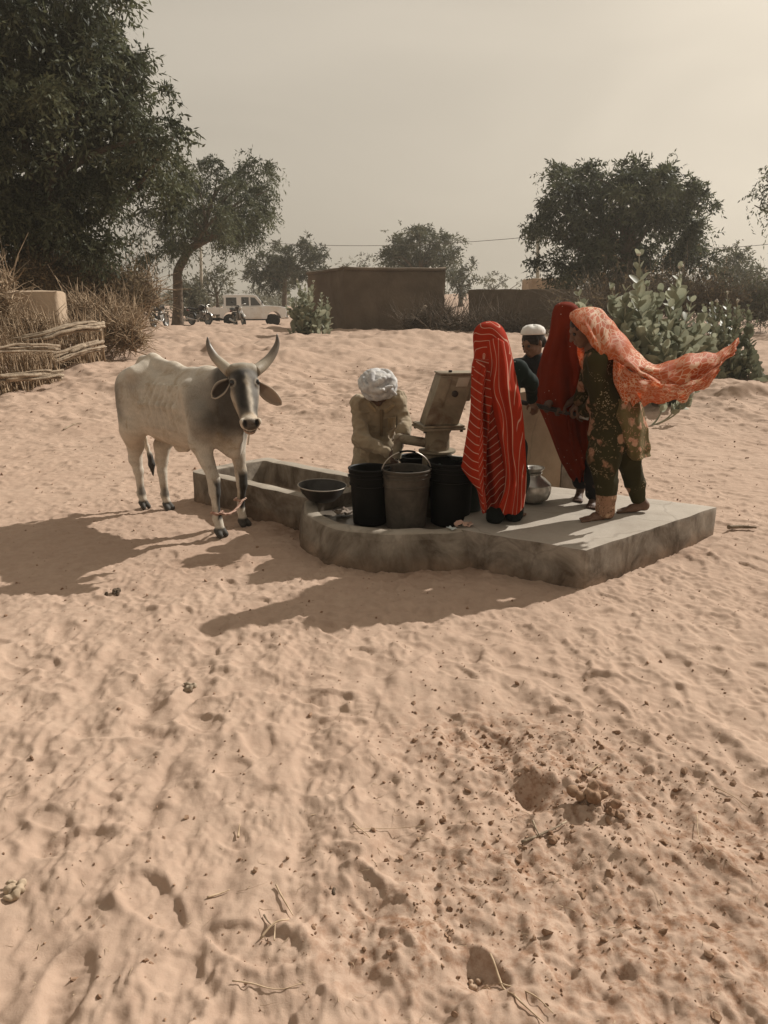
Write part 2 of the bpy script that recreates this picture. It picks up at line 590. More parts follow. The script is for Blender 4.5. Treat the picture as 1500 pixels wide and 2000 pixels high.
# clear shoe prints seen close by
for px, py, a, L in ((495, 1845, -0.35, 0.15), (150, 1650, 0.3, 0.13), (1090, 1830, 1.45, 0.16), (780, 1640, 0.9, 0.13), (1340, 1535, 0.9, 0.12),
                     (640, 1365, 0.1, 0.12), (650, 1410, 0.05, 0.12), (1150, 1330, 0.2, 0.12), (300, 1760, 2.4, 0.15), (130, 1930, 1.7, 0.14)):
    p = G(px, py)
    stamp(H, p.x, p.y, L, L * 0.42, a, 0.018, 0.008, tread=24)
# broken, cloddy ground bottom right
YY, XX = np.meshgrid(NY0 + NC * np.arange(nny), NX0 + NC * np.arange(nnx), indexing='ij')
clod = np.zeros_like(H)
CLOD = [(1130, 1530, 0.42, 0.34), (1330, 1850, 0.75, 0.40), (1420, 1650, 0.35, 0.3), (1010, 1700, 0.4, 0.22), (800, 1830, 0.3, 0.2), (980, 1450, 0.4, 0.25)]
for px, py, rx, ry in CLOD:
    p = G(px, py)
    clod = np.maximum(clod, np.exp(-(((XX - p.x) / rx) ** 2 + ((YY - p.y) / ry) ** 2)).astype(np.float32))
rough = fft_noise(nny, nnx, NC, 0.018, 0.16, 0.6, 5)
H += clod * 0.0024 * rough + 0.0007 * rough
rip = fft_noise(nny, nnx, NC, 0.022, 0.14, 0.9, 15, aniso=0.45)
pat = sstep(-0.3, 1.0, fft_noise(nny, nnx, NC, 0.2, 1.5, 1.2, 16))
H += 0.0022 * rip * (0.25 + pat)
del rip, pat
p = G(1040, 1555)                                                # the dark hole, and its spoil beside it
H += (-0.075 * np.exp(-(((XX - p.x) / 0.075) ** 2 + ((YY - p.y) / 0.075) ** 4 ))).astype(np.float32)
H += (0.035 * np.exp(-(((XX - p.x - 0.02) / 0.13) ** 2 + ((YY - p.y - 0.13) / 0.07) ** 2))).astype(np.float32)
p = G(1165, 1590)
H += (0.05 * np.exp(-(((XX - p.x) / 0.09) ** 2 + ((YY - p.y) / 0.05) ** 2)) * (1 + 0.35 * rough)).astype(np.float32)
p = G(935, 1900)
H += (-0.05 * np.exp(-(((XX - p.x) / 0.05) ** 2 + ((YY - p.y) / 0.05) ** 2))).astype(np.float32)
# the waves trodden across the right-hand foreground
wv = fft_noise(nny, nnx, NC, 0.12, 0.6, 1.5, 9, aniso=0.55)
H += 0.010 * wv * sstep(6.0, 2.2, YY).astype(np.float32)
del rid, wv

H *= 0.84
FX0, FX1, FY0, FY1, FC = -45.0, 45.0, 6.0, 66.0, 0.045
fnx = int((FX1 - FX0) / FC); fny = int((FY1 - FY0) / FC)
HF = 0.012 * fft_noise(fny, fnx, FC, 0.13, 1.6, 0.9, 21) + 0.045 * fft_noise(fny, fnx, FC, 0.5, 5.0, 1.4, 22)
ridg = fft_noise(fny, fnx, FC, 0.3, 3.0, 1.0, 23)
HF += 0.02 * (1 - np.abs(ridg)).clip(-1, 1)
FYY, FXX = np.meshgrid(FY0 + FC * np.arange(fny), FX0 + FC * np.arange(fnx), indexing='ij')
for px, py, y, rx, ry, hh in ((470, 672, 20, 1.3, 0.5, 0.22), (560, 668, 19, 0.9, 0.4, 0.12), (590, 742, 12, 0.6, 0.25, 0.11), (660, 755, 11.4, 0.5, 0.2, 0.07), (1450, 755, 13, 0.9, 0.25, 0.10), (780, 668, 24, 2.2, 0.6, 0.15)):
    p = D(px, py, y)
    HF += (hh * np.exp(-(((FXX - p.x) / rx) ** 2 + ((FYY - p.y) / ry) ** 2)) * (1 + 0.35 * ridg)).astype(np.float32)
del FXX, FYY, ridg

def bil(A, x, y, x0, y0, c):
    u = np.clip((x - x0) / c, 0, A.shape[1] - 1.001); v = np.clip((y - y0) / c, 0, A.shape[0] - 1.001)
    i = v.astype(int); j = u.astype(int); fu = u - j; fv = v - i
    return (A[i, j] * (1 - fu) + A[i, j + 1] * fu) * (1 - fv) + (A[i + 1, j] * (1 - fu) + A[i + 1, j + 1] * fu) * fv
def ground(x, y, fine=True):
    x = np.asarray(x, float); y = np.asarray(y, float)
    z = macro(x, y)
    wn = sstep(8.0, 7.3, np.abs(x)) * sstep(16.0, 13.5, y) * sstep(0.25, 0.6, y)
    if fine: z = z + bil(H, x, y, NX0, NY0, NC) * wn
    wf = sstep(8.0, 13.0, y) * sstep(65, 45, y) * sstep(44, 36, np.abs(x))
    return z + bil(HF, x, y, FX0, FY0, FC) * wf
def gz(x, y):
    return float(ground(np.array([x]), np.array([y]))[0])

rows = [0.02, 0.4, 1.0, 1.6, 2.0, 2.3, 2.5]
r_ = 2.6
while r_ < 19: rows.append(r_); r_ *= 1.00185
while r_ < 70: rows.append(r_); r_ *= 1.006
while r_ < 620: rows.append(r_); r_ *= 1.09
rows.append(620.0)
rows = np.array(rows)
fa = np.arange(-0.70, 0.70, 0.00185)
ca = np.linspace(0.70, 2 * math.pi - 0.70, 60)
ang = np.concatenate([fa, ca])
RR, AA = np.meshgrid(rows, ang, indexing='ij')
gx = RR * np.sin(AA); gy = -2.0 + RR * np.cos(AA)
gzv = ground(gx, gy)
GV = np.stack([gx, gy, gzv], -1).reshape(-1, 3)
cl = np.clip(bil(clod, gx, gy, NX0, NY0, NC), 0, 1) * (np.abs(gx) < 7.9) * (gy < 16) * (gy > 0.3)

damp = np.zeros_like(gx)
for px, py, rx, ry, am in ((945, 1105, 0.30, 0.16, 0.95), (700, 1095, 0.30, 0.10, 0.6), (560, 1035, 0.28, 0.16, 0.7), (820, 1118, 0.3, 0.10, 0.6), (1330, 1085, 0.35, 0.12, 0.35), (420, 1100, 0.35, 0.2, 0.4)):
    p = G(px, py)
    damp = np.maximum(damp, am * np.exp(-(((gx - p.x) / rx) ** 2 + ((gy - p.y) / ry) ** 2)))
sand, t, b = new_mat('sand')
co = coords(t)
n1 = noise_node(t, co, 0.9, 6, 0.6, 0.4)
n2 = noise_node(t, co, 14.0, 6, 0.65, 0.2)
n3 = noise_node(t, co, 420.0, 2, 0.6)
c = ramp(t, n1, [(0.32, (0.385, 0.276, 0.209)), (0.68, (0.440, 0.325, 0.250))])
c = mixc(t, ramp(t, n2, [(0.40, (0, 0, 0)), (0.75, (1, 1, 1))]), c, (0.352, 0.248, 0.187))
c = mixc(t, ramp(t, n3, [(0.30, (1, 1, 1)), (0.44, (0, 0, 0))]), c, (0.34, 0.235, 0.165))
at = attr(t, 'clod')
dirt = mathn(t, 'MULTIPLY', at.outputs['Fac'], ramp(t, noise_node(t, co, 26.0, 6, 0.7), [(0.46, (0, 0, 0)), (0.62, (1, 1, 1))]))
c = mixc(t, dirt, c, (0.23, 0.13, 0.08))
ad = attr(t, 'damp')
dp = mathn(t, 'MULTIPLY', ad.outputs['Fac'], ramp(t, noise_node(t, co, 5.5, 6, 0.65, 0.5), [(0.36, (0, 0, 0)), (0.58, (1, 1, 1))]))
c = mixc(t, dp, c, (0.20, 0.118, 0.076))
# scattered specks of dung and leaf litter
vo = t.nodes.new('ShaderNodeTexVoronoi'); vo.inputs['Scale'].default_value = 16.0
t.links.new(co, vo.inputs['Vector'])
sp = ramp(t, vo.outputs['Distance'], [(0.045, (1, 1, 1)), (0.085, (0, 0, 0))])
sp = mathn(t, 'MULTIPLY', sp, ramp(t, noise_node(t, co, 2.3, 3), [(0.47, (0, 0, 0)), (0.56, (1, 1, 1))]))
c = mixc(t, sp, c, (0.15, 0.085, 0.05))
t.links.new(c, b.inputs['Base Color'])
b.inputs['Roughness'].default_value = 0.95
b.inputs['Specular IOR Level'].default_value = 0.12
nb = bump(t, b, noise_node(t, co, 48.0, 5, 0.65), 0.30, 0.008)
bump(t, b, n3, 0.25, 0.002, nb)
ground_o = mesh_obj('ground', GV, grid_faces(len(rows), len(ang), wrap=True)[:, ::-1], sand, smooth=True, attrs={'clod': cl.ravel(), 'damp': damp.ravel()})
tag(ground_o, 'rippled pale sand trodden all over with footprints', 'sand', kind='structure')
del GV, RR, AA
# ------------------------------------------------------------------ concrete well platform, trough
def concrete(name, c1, c2, c3, stain=2.5, stain_shade_amt=0.88):
    m, t, b = new_mat(name)
    co = coords(t)
    c = ramp(t, noise_node(t, co, 5.0, 8, 0.65, 0.4), [(0.3, c1), (0.7, c2)])
    f = ramp(t, noise_node(t, co, stain, 6, 0.65, 0.8), [(0.50, (0, 0, 0)), (0.70, (1, 1, 1))])
    c = mixc(t, mathn(t, 'MULTIPLY', f, 0.75), c, c3)
    # dirt splashed up the foot of the walls
    geo = t.nodes.new('ShaderNodeNewGeometry')
    sx = t.nodes.new('ShaderNodeSeparateXYZ'); t.links.new(geo.outputs['Position'], sx.inputs[0])
    low = mathn(t, 'ADD', sx.outputs['Z'], mathn(t, 'MULTIPLY', noise_node(t, co, 7.0, 5, 0.6), 0.16))
    dirt = ramp(t, low, [(0.10, (1, 1, 1)), (0.20, (0, 0, 0))])
    c = mixc(t, mathn(t, 'MULTIPLY', dirt, 0.65), c, (0.30, 0.19, 0.12))
    # brown stains plus painted shade: upright faces darkened, tops left light
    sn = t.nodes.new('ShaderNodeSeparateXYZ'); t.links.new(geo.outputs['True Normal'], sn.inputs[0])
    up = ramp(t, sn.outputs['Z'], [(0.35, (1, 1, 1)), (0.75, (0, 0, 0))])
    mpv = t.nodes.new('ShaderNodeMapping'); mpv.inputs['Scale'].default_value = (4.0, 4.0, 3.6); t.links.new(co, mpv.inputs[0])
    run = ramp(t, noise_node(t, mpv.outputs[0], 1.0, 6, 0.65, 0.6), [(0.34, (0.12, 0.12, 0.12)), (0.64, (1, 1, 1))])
    c = mixc(t, mathn(t, 'MULTIPLY', mathn(t, 'MULTIPLY', up, run), stain_shade_amt), c, (0.060, 0.042, 0.028))
    vor = t.nodes.new('ShaderNodeTexVoronoi'); vor.feature = 'DISTANCE_TO_EDGE'; vor.inputs['Scale'].default_value = 0.9
    wn = t.nodes.new('ShaderNodeTexNoise'); wn.inputs['Scale'].default_value = 6.0; t.links.new(co, wn.inputs['Vector'])
    va = t.nodes.new('ShaderNodeVectorMath'); va.operation = 'MULTIPLY_ADD'; va.inputs[1].default_value = (0.12, 0.12, 0.12)
    t.links.new(wn.outputs['Color'], va.inputs[0]); t.links.new(co, va.inputs[2]); t.links.new(va.outputs[0], vor.inputs['Vector'])
    crack = ramp(t, vor.outputs['Distance'], [(0.003, (1, 1, 1)), (0.008, (0, 0, 0))])
    c = mixc(t, mathn(t, 'MULTIPLY', crack, 0.22), c, (0.07, 0.055, 0.042))
    t.links.new(c, b.inputs['Base Color'])
    b.inputs['Roughness'].default_value = 0.9
    b.inputs['Specular IOR Level'].default_value = 0.2
    nb = bump(t, b, noise_node(t, co, 22.0, 6, 0.65), 0.35, 0.008)
    bump(t, b, noise_node(t, co, 160.0, 3), 0.2, 0.002, nb)
    return m
M_con = concrete('concrete', (0.27, 0.235, 0.19), (0.36, 0.315, 0.26), (0.15, 0.12, 0.09))
M_slab = concrete('slab_concrete', (0.34, 0.300, 0.252), (0.41, 0.365, 0.31), (0.28, 0.24, 0.195), 1.6)
M_mud = concrete('mud_plaster', (0.30, 0.225, 0.155), (0.38, 0.285, 0.20), (0.24, 0.17, 0.115), 2.5, 0.25)
M_wet = worn('wet_concrete', (0.06, 0.05, 0.042), (0.20, 0.165, 0.13), 3.5, 0.35, 40, 0.15, 0.003, spec=0.5)

def prism(mb, pts, z0, z1, mi=0):
    n = len(pts)
    V = [(p[0], p[1], z0) for p in pts] + [(p[0], p[1], z1) for p in pts]
    F = [tuple(range(n))[::-1], tuple(range(n, 2 * n))] + [(i, (i + 1) % n, n + (i + 1) % n, n + i) for i in range(n)]
    mb.add(V, F, mi)
def rough_edges(o, bev=0.012, seg=2, amp=0.006, cut=0.06):
    """bevel, subdivide and jitter so poured edges are not ruler straight"""
    bm = bmesh.new(); bm.from_mesh(o.data)
    bmesh.ops.bevel(bm, geom=[e for e in bm.edges if e.calc_face_angle(0) > 0.5], offset=bev, segments=seg, affect='EDGES', profile=0.6)
    bmesh.ops.triangulate(bm, faces=[f for f in bm.faces if len(f.verts) > 4])
    for _ in range(6):
        long = [e for e in bm.edges if e.calc_length() > cut * 1.6]
        if not long or len(bm.verts) > 40000: break
        bmesh.ops.subdivide_edges(bm, edges=long, cuts=1, use_grid_fill=False)
        bmesh.ops.triangulate(bm, faces=[f for f in bm.faces if len(f.verts) > 4])
    P = np.array([v.co[:] for v in bm.verts])
    nrm = np.stack([fnoise(P * 7.0 + k * 9.1, 3) for k in range(3)], 1)
    P2 = P + amp * nrm
    for v, q in zip(bm.verts, P2): v.co = q
    bm.to_mesh(o.data); bm.free()
    o.data.polygons.foreach_set('use_smooth', np.full(len(o.data.polygons), True))
    try: o.data.set_sharp_from_angle(angle=R(38))
    except Exception: pass
    o.data.update()

ZT = 0.25
plat = empty('well_platform', (0.9, 5.3, 0))
tag(plat, 'raised concrete hand pump platform with a round curb and a square step', 'platform')
plat_inv = Matrix.Translation((-0.9, -5.3, 0))
AC = np.array([0.15, 5.46])          # centre of the round apron
RO, RI = 0.755, 0.635
A_ = G(1145, 1075, ZT).xy; B_ = G(1400, 990, ZT).xy; P_ = G(935, 1040, ZT).xy
C_ = Vector((1.80, 5.78)); E_ = Vector((1.28, 6.10))
def par(o, p, inv):
    o.parent = p; o.matrix_parent_inverse = inv; return o
mb = MB()
prism(mb, [(0.50, 4.80), (P_.x, P_.y), (A_.x, A_.y), (B_.x, B_.y), (C_.x, C_.y), (E_.x, E_.y), (0.66, 6.06), (0.60, 5.40)], -0.15, ZT)
o = mb.build('slab', M_slab); rough_edges(o, 0.007, 2, 0.0028); par(o, plat, plat_inv)
# ring curb: from the slab front round the left to the trough
a0, a1 = R(-57), R(-232)
th = np.linspace(a0, a1, 60)
V = []; F = []
wob = 0.012 * np.sin(th * 5.0) + 0.008 * np.sin(th * 11 + 1)
for i, a in enumerate(th):
    d = np.array([math.cos(a), math.sin(a)])
    ro = RO + wob[i]; ri = RI + wob[i] * 0.6
    sec = [(ro + 0.045, -0.15), (ro + 0.030, 0.05), (ro + 0.006, 0.20), (ro - 0.012, ZT - 0.012), (ro - 0.03, ZT), (ri + 0.02, ZT), (ri + 0.005, ZT - 0.01), (ri, 0.10)]
    for r_, z_ in sec:
        p2 = AC + d * r_
        V.append((p2[0], p2[1], z_))
k = 8
for i in range(len(th) - 1):
    for j in range(k - 1):
        F.append((i * k + j, i * k + j + 1, (i + 1) * k + j + 1, (i + 1) * k + j))
F.append(tuple(range(k))); F.append(tuple(((len(th) - 1) * k + j) for j in range(k))[::-1])
o = mesh_obj('apron_curb', V, F, M_con)
P = np.array(V); P = P + 0.007 * np.stack([fnoise(P * 6 + q * 5, 3) for q in range(3)], 1)
o.data.vertices.foreach_set('co', P.astype(np.float32).ravel())
o.data.update(); par(o, plat, plat_inv)
mb = MB(); mb.lathe([(0.0001, 0.178), (0.3, 0.176), (0.69, 0.170), (0.69, -0.1)], (AC[0], AC[1], 0), k=48)
o = mb.build('apron_floor', M_wet, sharp=40); par(o, plat, plat_inv)
# the standing block behind the pump
mb = MB()
blk = [G(985, 958, ZT).xy, G(1094, 944, ZT).xy]
bx0, by0 = blk[0].x, blk[0].y; bx1, by1 = blk[1].x, blk[1].y
dv = (blk[1] - blk[0]).normalized(); bk = Vector((-dv.y, dv.x)) * 0.26
V = []
top = 1.02
prism(mb, [blk[0], blk[1], blk[1] + bk, blk[0] + bk], 0.0, top)
o = mb.build('support_block', M_mud); rough_edges(o, 0.02, 2, 0.008); par(o, plat, plat_inv)
mb = MB()
q0 = blk[1] + dv * 0.006; q1 = q0 + dv * 0.13 - bk.normalized() * 0.10; q2 = q1 + bk * 1.0; q3 = q0 + bk * 0.95
V = [(q0.x, q0.y, 0.2), (q1.x, q1.y, 0.2), (q2.x, q2.y, 0.2), (q3.x, q3.y, 0.2), (q0.x, q0.y, 0.50), (q0.x + dv.x * .035, q0.y + dv.y * .035, 0.46), (q3.x + dv.x * .035, q3.y + dv.y * .035, 0.47), (q3.x, q3.y, 0.50)]
mb.add(V, [(3, 2, 1, 0), (4, 5, 6, 7), (0, 1, 5, 4), (1, 2, 6, 5), (2, 3, 7, 6), (3, 0, 4, 7)])
o = mb.build('mortar_buttress', M_slab); rough_edges(o, 0.012, 2, 0.006); par(o, plat, plat_inv)

# trough ---------------------------------------------------------------
L0 = Vector((-1.70, 6.58)); L1 = Vector((-0.60, 5.60))
ex = (L1 - L0).normalized(); ey = Vector((-ex.y, ex.x))
TL = (L1 - L0).length; TW = 0.86; WT = 0.115
tr = empty('water_trough', (L0.x, L0.y, 0), math.atan2(ex.y, ex.x))
tag(tr, 'long low concrete cattle trough running back from the round curb', 'trough')
def rrect(x0, y0, x1, y1, r):
    pts = []
    for cx, cy, s0 in ((x1 - r, y1 - r, 0), (x0 + r, y1 - r, 90), (x0 + r, y0 + r, 180), (x1 - r, y0 + r, 270)):
        for q in range(5):
            a = R(s0 + q * 22.5); pts.append((cx + r * math.cos(a), cy + r * math.sin(a)))
    return pts
TLx = TL + 0.12
oo = rrect(0, 0, TLx, TW, 0.06); ii = rrect(WT, WT, TLx - WT, TW - WT, 0.05); ib = rrect(WT + 0.05, WT + 0.04, TLx - WT - 0.04, TW - WT - 0.04, 0.05)
n = len(oo)
V = [(x, y, -0.15) for x, y in oo] + [(x, y, 0.268) for x, y in oo] + [(x, y, 0.268) for x, y in ii] + [(x, y, 0.06) for x, y in ib]
F = []
for i in range(n):
    j = (i + 1) % n
    F += [(i, j, n + j, n + i), (n + i, n + j, 2 * n + j, 2 * n + i), (2 * n + i, 2 * n + j, 3 * n + j, 3 * n + i)]
F.append(tuple(range(3 * n, 4 * n)))
o = mesh_obj('trough_wall', V, F, M_con, smooth=True)
rough_edges(o, 0.010, 2, 0.005); o.parent = tr
# ------------------------------------------------------------------ vegetation
def leaf_mat(name, dark, light, trans=0.3, rough=0.6, spec=0.3):
    m, t, b = new_mat(name)
    a = attr(t, 'tone')
    c = ramp(t, a.outputs['Fac'], [(0.0, dark), (1.0, light)])
    t.links.new(c, b.inputs['Base Color'])
    b.inputs['Roughness'].default_value = rough; b.inputs['Specular IOR Level'].default_value = spec
    translucent(m, t, b, c, trans)
    return m
M_bark = worn('bark', (0.075, 0.055, 0.04), (0.16, 0.12, 0.085), 5.0, 0.95, 30, 0.8, 0.03)
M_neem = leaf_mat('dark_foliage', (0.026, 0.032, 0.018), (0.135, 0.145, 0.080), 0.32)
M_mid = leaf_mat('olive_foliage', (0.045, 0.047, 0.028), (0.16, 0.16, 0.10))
M_far = leaf_mat('haze_pale_foliage', (0.075, 0.075, 0.05), (0.19, 0.18, 0.12))  # these and the olive leaves are lightened in colour for distance haze
M_dry = leaf_mat('dry_foliage', (0.10, 0.075, 0.045), (0.26, 0.20, 0.125), 0.25, 0.8, 0.1)
M_twig = worn('dry_twigs', (0.20, 0.14, 0.09), (0.44, 0.33, 0.22), 9.0, 0.9, 60, 0.3, 0.004)
M_twig_dark = worn('old_twigs', (0.06, 0.045, 0.032), (0.17, 0.125, 0.085), 9.0, 0.9, 60, 0.3, 0.004)

def nrm(a):
    return a / (np.linalg.norm(a, axis=-1, keepdims=True) + 1e-9)
def leaves(P, A, L, W, rg, tone):
    """flat pointed leaf at P along axis A"""
    n = len(P)
    r = rg.standard_normal((n, 3)); B = nrm(np.cross(A, r))
    L = np.broadcast_to(L, n)[:, None]; W = np.broadcast_to(W, n)[:, None]
    V = np.stack([P, P + A * L * 0.45 + B * W * 0.5, P + A * L, P + A * L * 0.45 - B * W * 0.5], 1).reshape(-1, 3)
    F = np.arange(4 * n).reshape(n, 4)
    return V, F, np.repeat(tone, 4)

def crown(blobs, rg, dens, spray, droop, k, L, W, fill=0.22, clump=0.75):
    """blobs (m,6) centre + radii -> leaf quads in drooping sprays over an uneven set of boughs"""
    Vs, Ts = [], []
    for bl in blobs:
        c, r = bl[:3], bl[3:]
        area = 4 * (r[0] * r[1] * r[2]) ** (2 / 3.) * math.pi
        n = max(8, int(area * dens))
        # a bough is a handful of clumps, so its outline is knotty rather than round
        m = max(5, int(area * clump))
        d = nrm(rg.standard_normal((m, 3))); rad = rg.uniform(0.55, 1.08, (m, 1)) ** 0.7
        cc = c + d * rad * r
        idx = rg.integers(0, m, n)
        s0 = cc[idx] + rg.standard_normal((n, 3)) * 0.10 * spray
        out = nrm(nrm(s0 - c) * 0.55 + rg.standard_normal((n, 3)) * 0.75 + np.array([0, 0, 0.45]))
        inner = rg.random(n) < fill
        s0[inner] = c + rg.standard_normal((int(inner.sum()), 3)) * 0.42 * r
        tt = np.linspace(0.08, 1, k)[None, :, None]
        ln = spray * rg.uniform(0.6, 1.35, (n, 1, 1))
        P = s0[:, None] + out[:, None] * ln * tt + np.array([0, 0, -1.0]) * droop * ln * tt ** 2
        tan = out[:, None] + np.array([0, 0, -1.0]) * 2 * droop * tt
        A = nrm(nrm(tan) * 0.7 + rg.standard_normal(P.shape) * 0.6 + np.array([0, 0, -0.35 * droop]))
        P = P.reshape(-1, 3); A = A.reshape(-1, 3)
        tone = np.repeat(np.clip(rg.normal(0.42, 0.16, n) + 0.24 * rg.standard_normal(m)[idx], 0, 1), k)
        V, F, T = leaves(P, A, L * rg.uniform(0.7, 1.3, len(P)), W * rg.uniform(0.7, 1.3, len(P)), rg, tone)
        Vs.append(V); Ts.append(T)
    V = np.concatenate(Vs); T = np.concatenate(Ts)
    return V, np.arange(len(V)).reshape(-1, 4), T

def tree(name, label, depth, base_px, pxblobs, trunk, seed, mat, dens=9, spray=0.6, droop=0.5, k=10, L=0.16, W=0.05, deep=0.75, group=None, trunk_r=0.2, extra=6, cat='tree'):
    rg = np.random.default_rng(seed)
    B = []
    cx = np.mean([b[0] for b in pxblobs]); halfw = (max(b[0] + b[2] for b in pxblobs) - min(b[0] - b[2] for b in pxblobs)) / 2
    rw = halfw * depth / FPX * deep
    for (px, py, pr) in pxblobs:
        r = pr * depth / FPX
        lim = rw * math.sqrt(max(0.05, 1 - ((px - cx) / (halfw + 1)) ** 2))
        dy = rg.uniform(-0.55, 0.55) * lim
        y = depth + dy
        c = D(px, py, y)
        B.append([c.x, c.y, c.z, r, r * 1.05, r * 0.95])
    B = np.array(B)
    zc = np.median(B[:, 2])
    for q in range(extra):                                   # boughs on the sides the photo does not show
        b = B[rg.integers(len(B))].copy()
        b[1] += rg.choice([-1, 1]) * rg.uniform(0.4, 0.9) * rw; b[3:] *= 0.85; b[2] -= 0.1 * rw
        B = np.concatenate([B, b[None]])
    bx = D(*base_px, depth)
    root = empty(name, (bx.x, depth, gz(bx.x, depth)))
    tag(root, label, cat, group)
    inv = Matrix.Translation(-Vector(root.location))
    V, F, T = crown(B, rg, dens, spray, droop, k, L, W, clump=0.42 if depth < 30 else 0.52)
    o = mesh_obj('crown', V, F, mat, root, smooth=False, attrs={'tone': T}); o.matrix_parent_inverse = inv
    mb = MB()
    path = [np.array([bx.x, depth, gz(bx.x, depth) - 0.2])] + [np.array(D(px, py, depth)) for px, py in trunk]
    path = crom(path, 5)
    path = path + 0.04 * trunk_r * 5 * np.stack([fnoise(path * 1.5 + 3 * i, 2) for i in range(3)], 1)
    rr = np.linspace(trunk_r, trunk_r * 0.55, len(path)); rr[:3] *= (1.5, 1.2, 1.05)
    mb.tube(path, rr, 10)
    for b in B[: min(len(B), 16)]:
        s = path[rg.integers(int(len(path) * 0.55), len(path))]
        e = b[:3]
        mid = (s + e) / 2 + np.array([0, 0, 0.06 * np.linalg.norm(e - s)]) + rg.standard_normal(3) * 0.08 * np.linalg.norm(e - s)
        P = crom([s, mid, e], 5)
        mb.tube(P, np.linspace(trunk_r * 0.42, 0.02, len(P)), 6)
    o = mb.build('trunk', M_bark, root); o.matrix_parent_inverse = inv
    return root

TG = 'trees around the clearing'
tree('shade_tree', 'huge dark drooping tree filling the left edge above the brushwood fence', 22, (70, 600),
     [(30, 40, 120), (140, 30, 85), (185, 55, 45), (60, 170, 130), (170, 170, 85), (218, 130, 42), (268, 128, 26), (110, 300, 125), (225, 280, 70), (298, 268, 40), (338, 268, 24),
      (40, 420, 105), (140, 410, 90), (232, 345, 62), (300, 328, 44), (75, 478, 44), (125, 470, 30), (-70, 250, 160), (-80, 80, 150), (-60, 430, 100), (70, -70, 130)],
     [(75, 520), (80, 430), (85, 330)], 3, M_neem, dens=24, spray=0.62, droop=0.55, k=11, L=0.17, W=0.055, trunk_r=0.4, extra=10)
tree('spreading_tree', 'flat spreading tree with a dark forked trunk beside the pickup', 40, (345, 636),
     [(490, 318, 26), (500, 350, 34), (505, 395, 36), (460, 400, 46), (525, 372, 22), (425, 345, 30), (380, 350, 36), (345, 395, 46), (292, 446, 34), (425, 430, 40), (480, 440, 32), (330, 490, 34), (365, 430, 36), (400, 395, 40), (515, 425, 22), (445, 465, 24), (262, 470, 16)],
     [(347, 575), (352, 520), (372, 486), (405, 466), (440, 440)], 5, M_neem, dens=12, spray=0.7, droop=0.7, k=11, L=0.2, W=0.055, trunk_r=0.27, extra=4)
tree('round_tree', 'big round dark green tree standing behind the low mud wall', 35, (1222, 600),
     [(1098, 400, 36), (1062, 432, 28), (1082, 348, 17), (1105, 368, 20), (1130, 365, 34), (1120, 345, 15), (1170, 385, 52), (1160, 345, 16), (1240, 340, 24), (1222, 352, 16), (1230, 390, 52), (1290, 378, 40), (1300, 350, 20), (1318, 420, 46), (1250, 460, 80), (1160, 470, 66), (1345, 470, 36), (1372, 515, 24), (1300, 530, 58), (1200, 540, 55), (1108, 500, 40), (1082, 520, 28), (1120, 552, 28), (1255, 565, 36), (1385, 545, 18), (1050, 440, 18), (1330, 395, 20)],
     [(1222, 560), (1225, 500), (1228, 440)], 8, M_neem, dens=22, spray=0.6, droop=0.45, k=10, L=0.2, W=0.065, trunk_r=0.35, extra=6)
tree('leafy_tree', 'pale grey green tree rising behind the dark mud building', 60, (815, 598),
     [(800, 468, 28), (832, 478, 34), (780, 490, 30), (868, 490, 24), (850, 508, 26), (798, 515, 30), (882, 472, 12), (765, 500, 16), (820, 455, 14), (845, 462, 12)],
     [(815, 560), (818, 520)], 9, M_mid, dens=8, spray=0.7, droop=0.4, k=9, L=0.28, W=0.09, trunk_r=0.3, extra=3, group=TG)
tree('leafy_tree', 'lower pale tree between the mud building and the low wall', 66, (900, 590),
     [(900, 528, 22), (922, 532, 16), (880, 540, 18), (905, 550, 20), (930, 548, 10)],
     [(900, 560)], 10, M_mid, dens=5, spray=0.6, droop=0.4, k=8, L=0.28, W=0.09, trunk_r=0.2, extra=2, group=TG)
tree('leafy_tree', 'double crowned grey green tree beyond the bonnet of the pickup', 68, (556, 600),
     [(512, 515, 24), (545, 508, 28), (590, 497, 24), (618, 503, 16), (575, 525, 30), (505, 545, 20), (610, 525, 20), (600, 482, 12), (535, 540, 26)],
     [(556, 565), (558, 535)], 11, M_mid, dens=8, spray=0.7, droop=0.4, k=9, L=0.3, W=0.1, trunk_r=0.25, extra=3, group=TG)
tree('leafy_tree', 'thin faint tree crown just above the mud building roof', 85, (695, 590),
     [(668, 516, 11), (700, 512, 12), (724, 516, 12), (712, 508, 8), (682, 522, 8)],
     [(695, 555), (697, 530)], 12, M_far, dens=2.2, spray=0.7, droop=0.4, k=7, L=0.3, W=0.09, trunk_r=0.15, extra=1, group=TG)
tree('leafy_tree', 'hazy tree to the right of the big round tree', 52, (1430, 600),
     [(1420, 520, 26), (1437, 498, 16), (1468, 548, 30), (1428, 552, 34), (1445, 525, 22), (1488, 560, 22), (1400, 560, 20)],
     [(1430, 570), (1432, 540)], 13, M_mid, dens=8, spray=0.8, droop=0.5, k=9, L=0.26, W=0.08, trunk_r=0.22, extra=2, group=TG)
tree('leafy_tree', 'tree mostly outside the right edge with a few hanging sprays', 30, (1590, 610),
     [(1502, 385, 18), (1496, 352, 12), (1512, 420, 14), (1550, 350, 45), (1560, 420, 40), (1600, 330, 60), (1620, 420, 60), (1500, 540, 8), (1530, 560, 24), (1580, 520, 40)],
     [(1590, 520), (1595, 420)], 14, M_neem, dens=7, spray=0.7, droop=0.8, k=10, L=0.18, W=0.05, trunk_r=0.3, extra=3, group=TG)
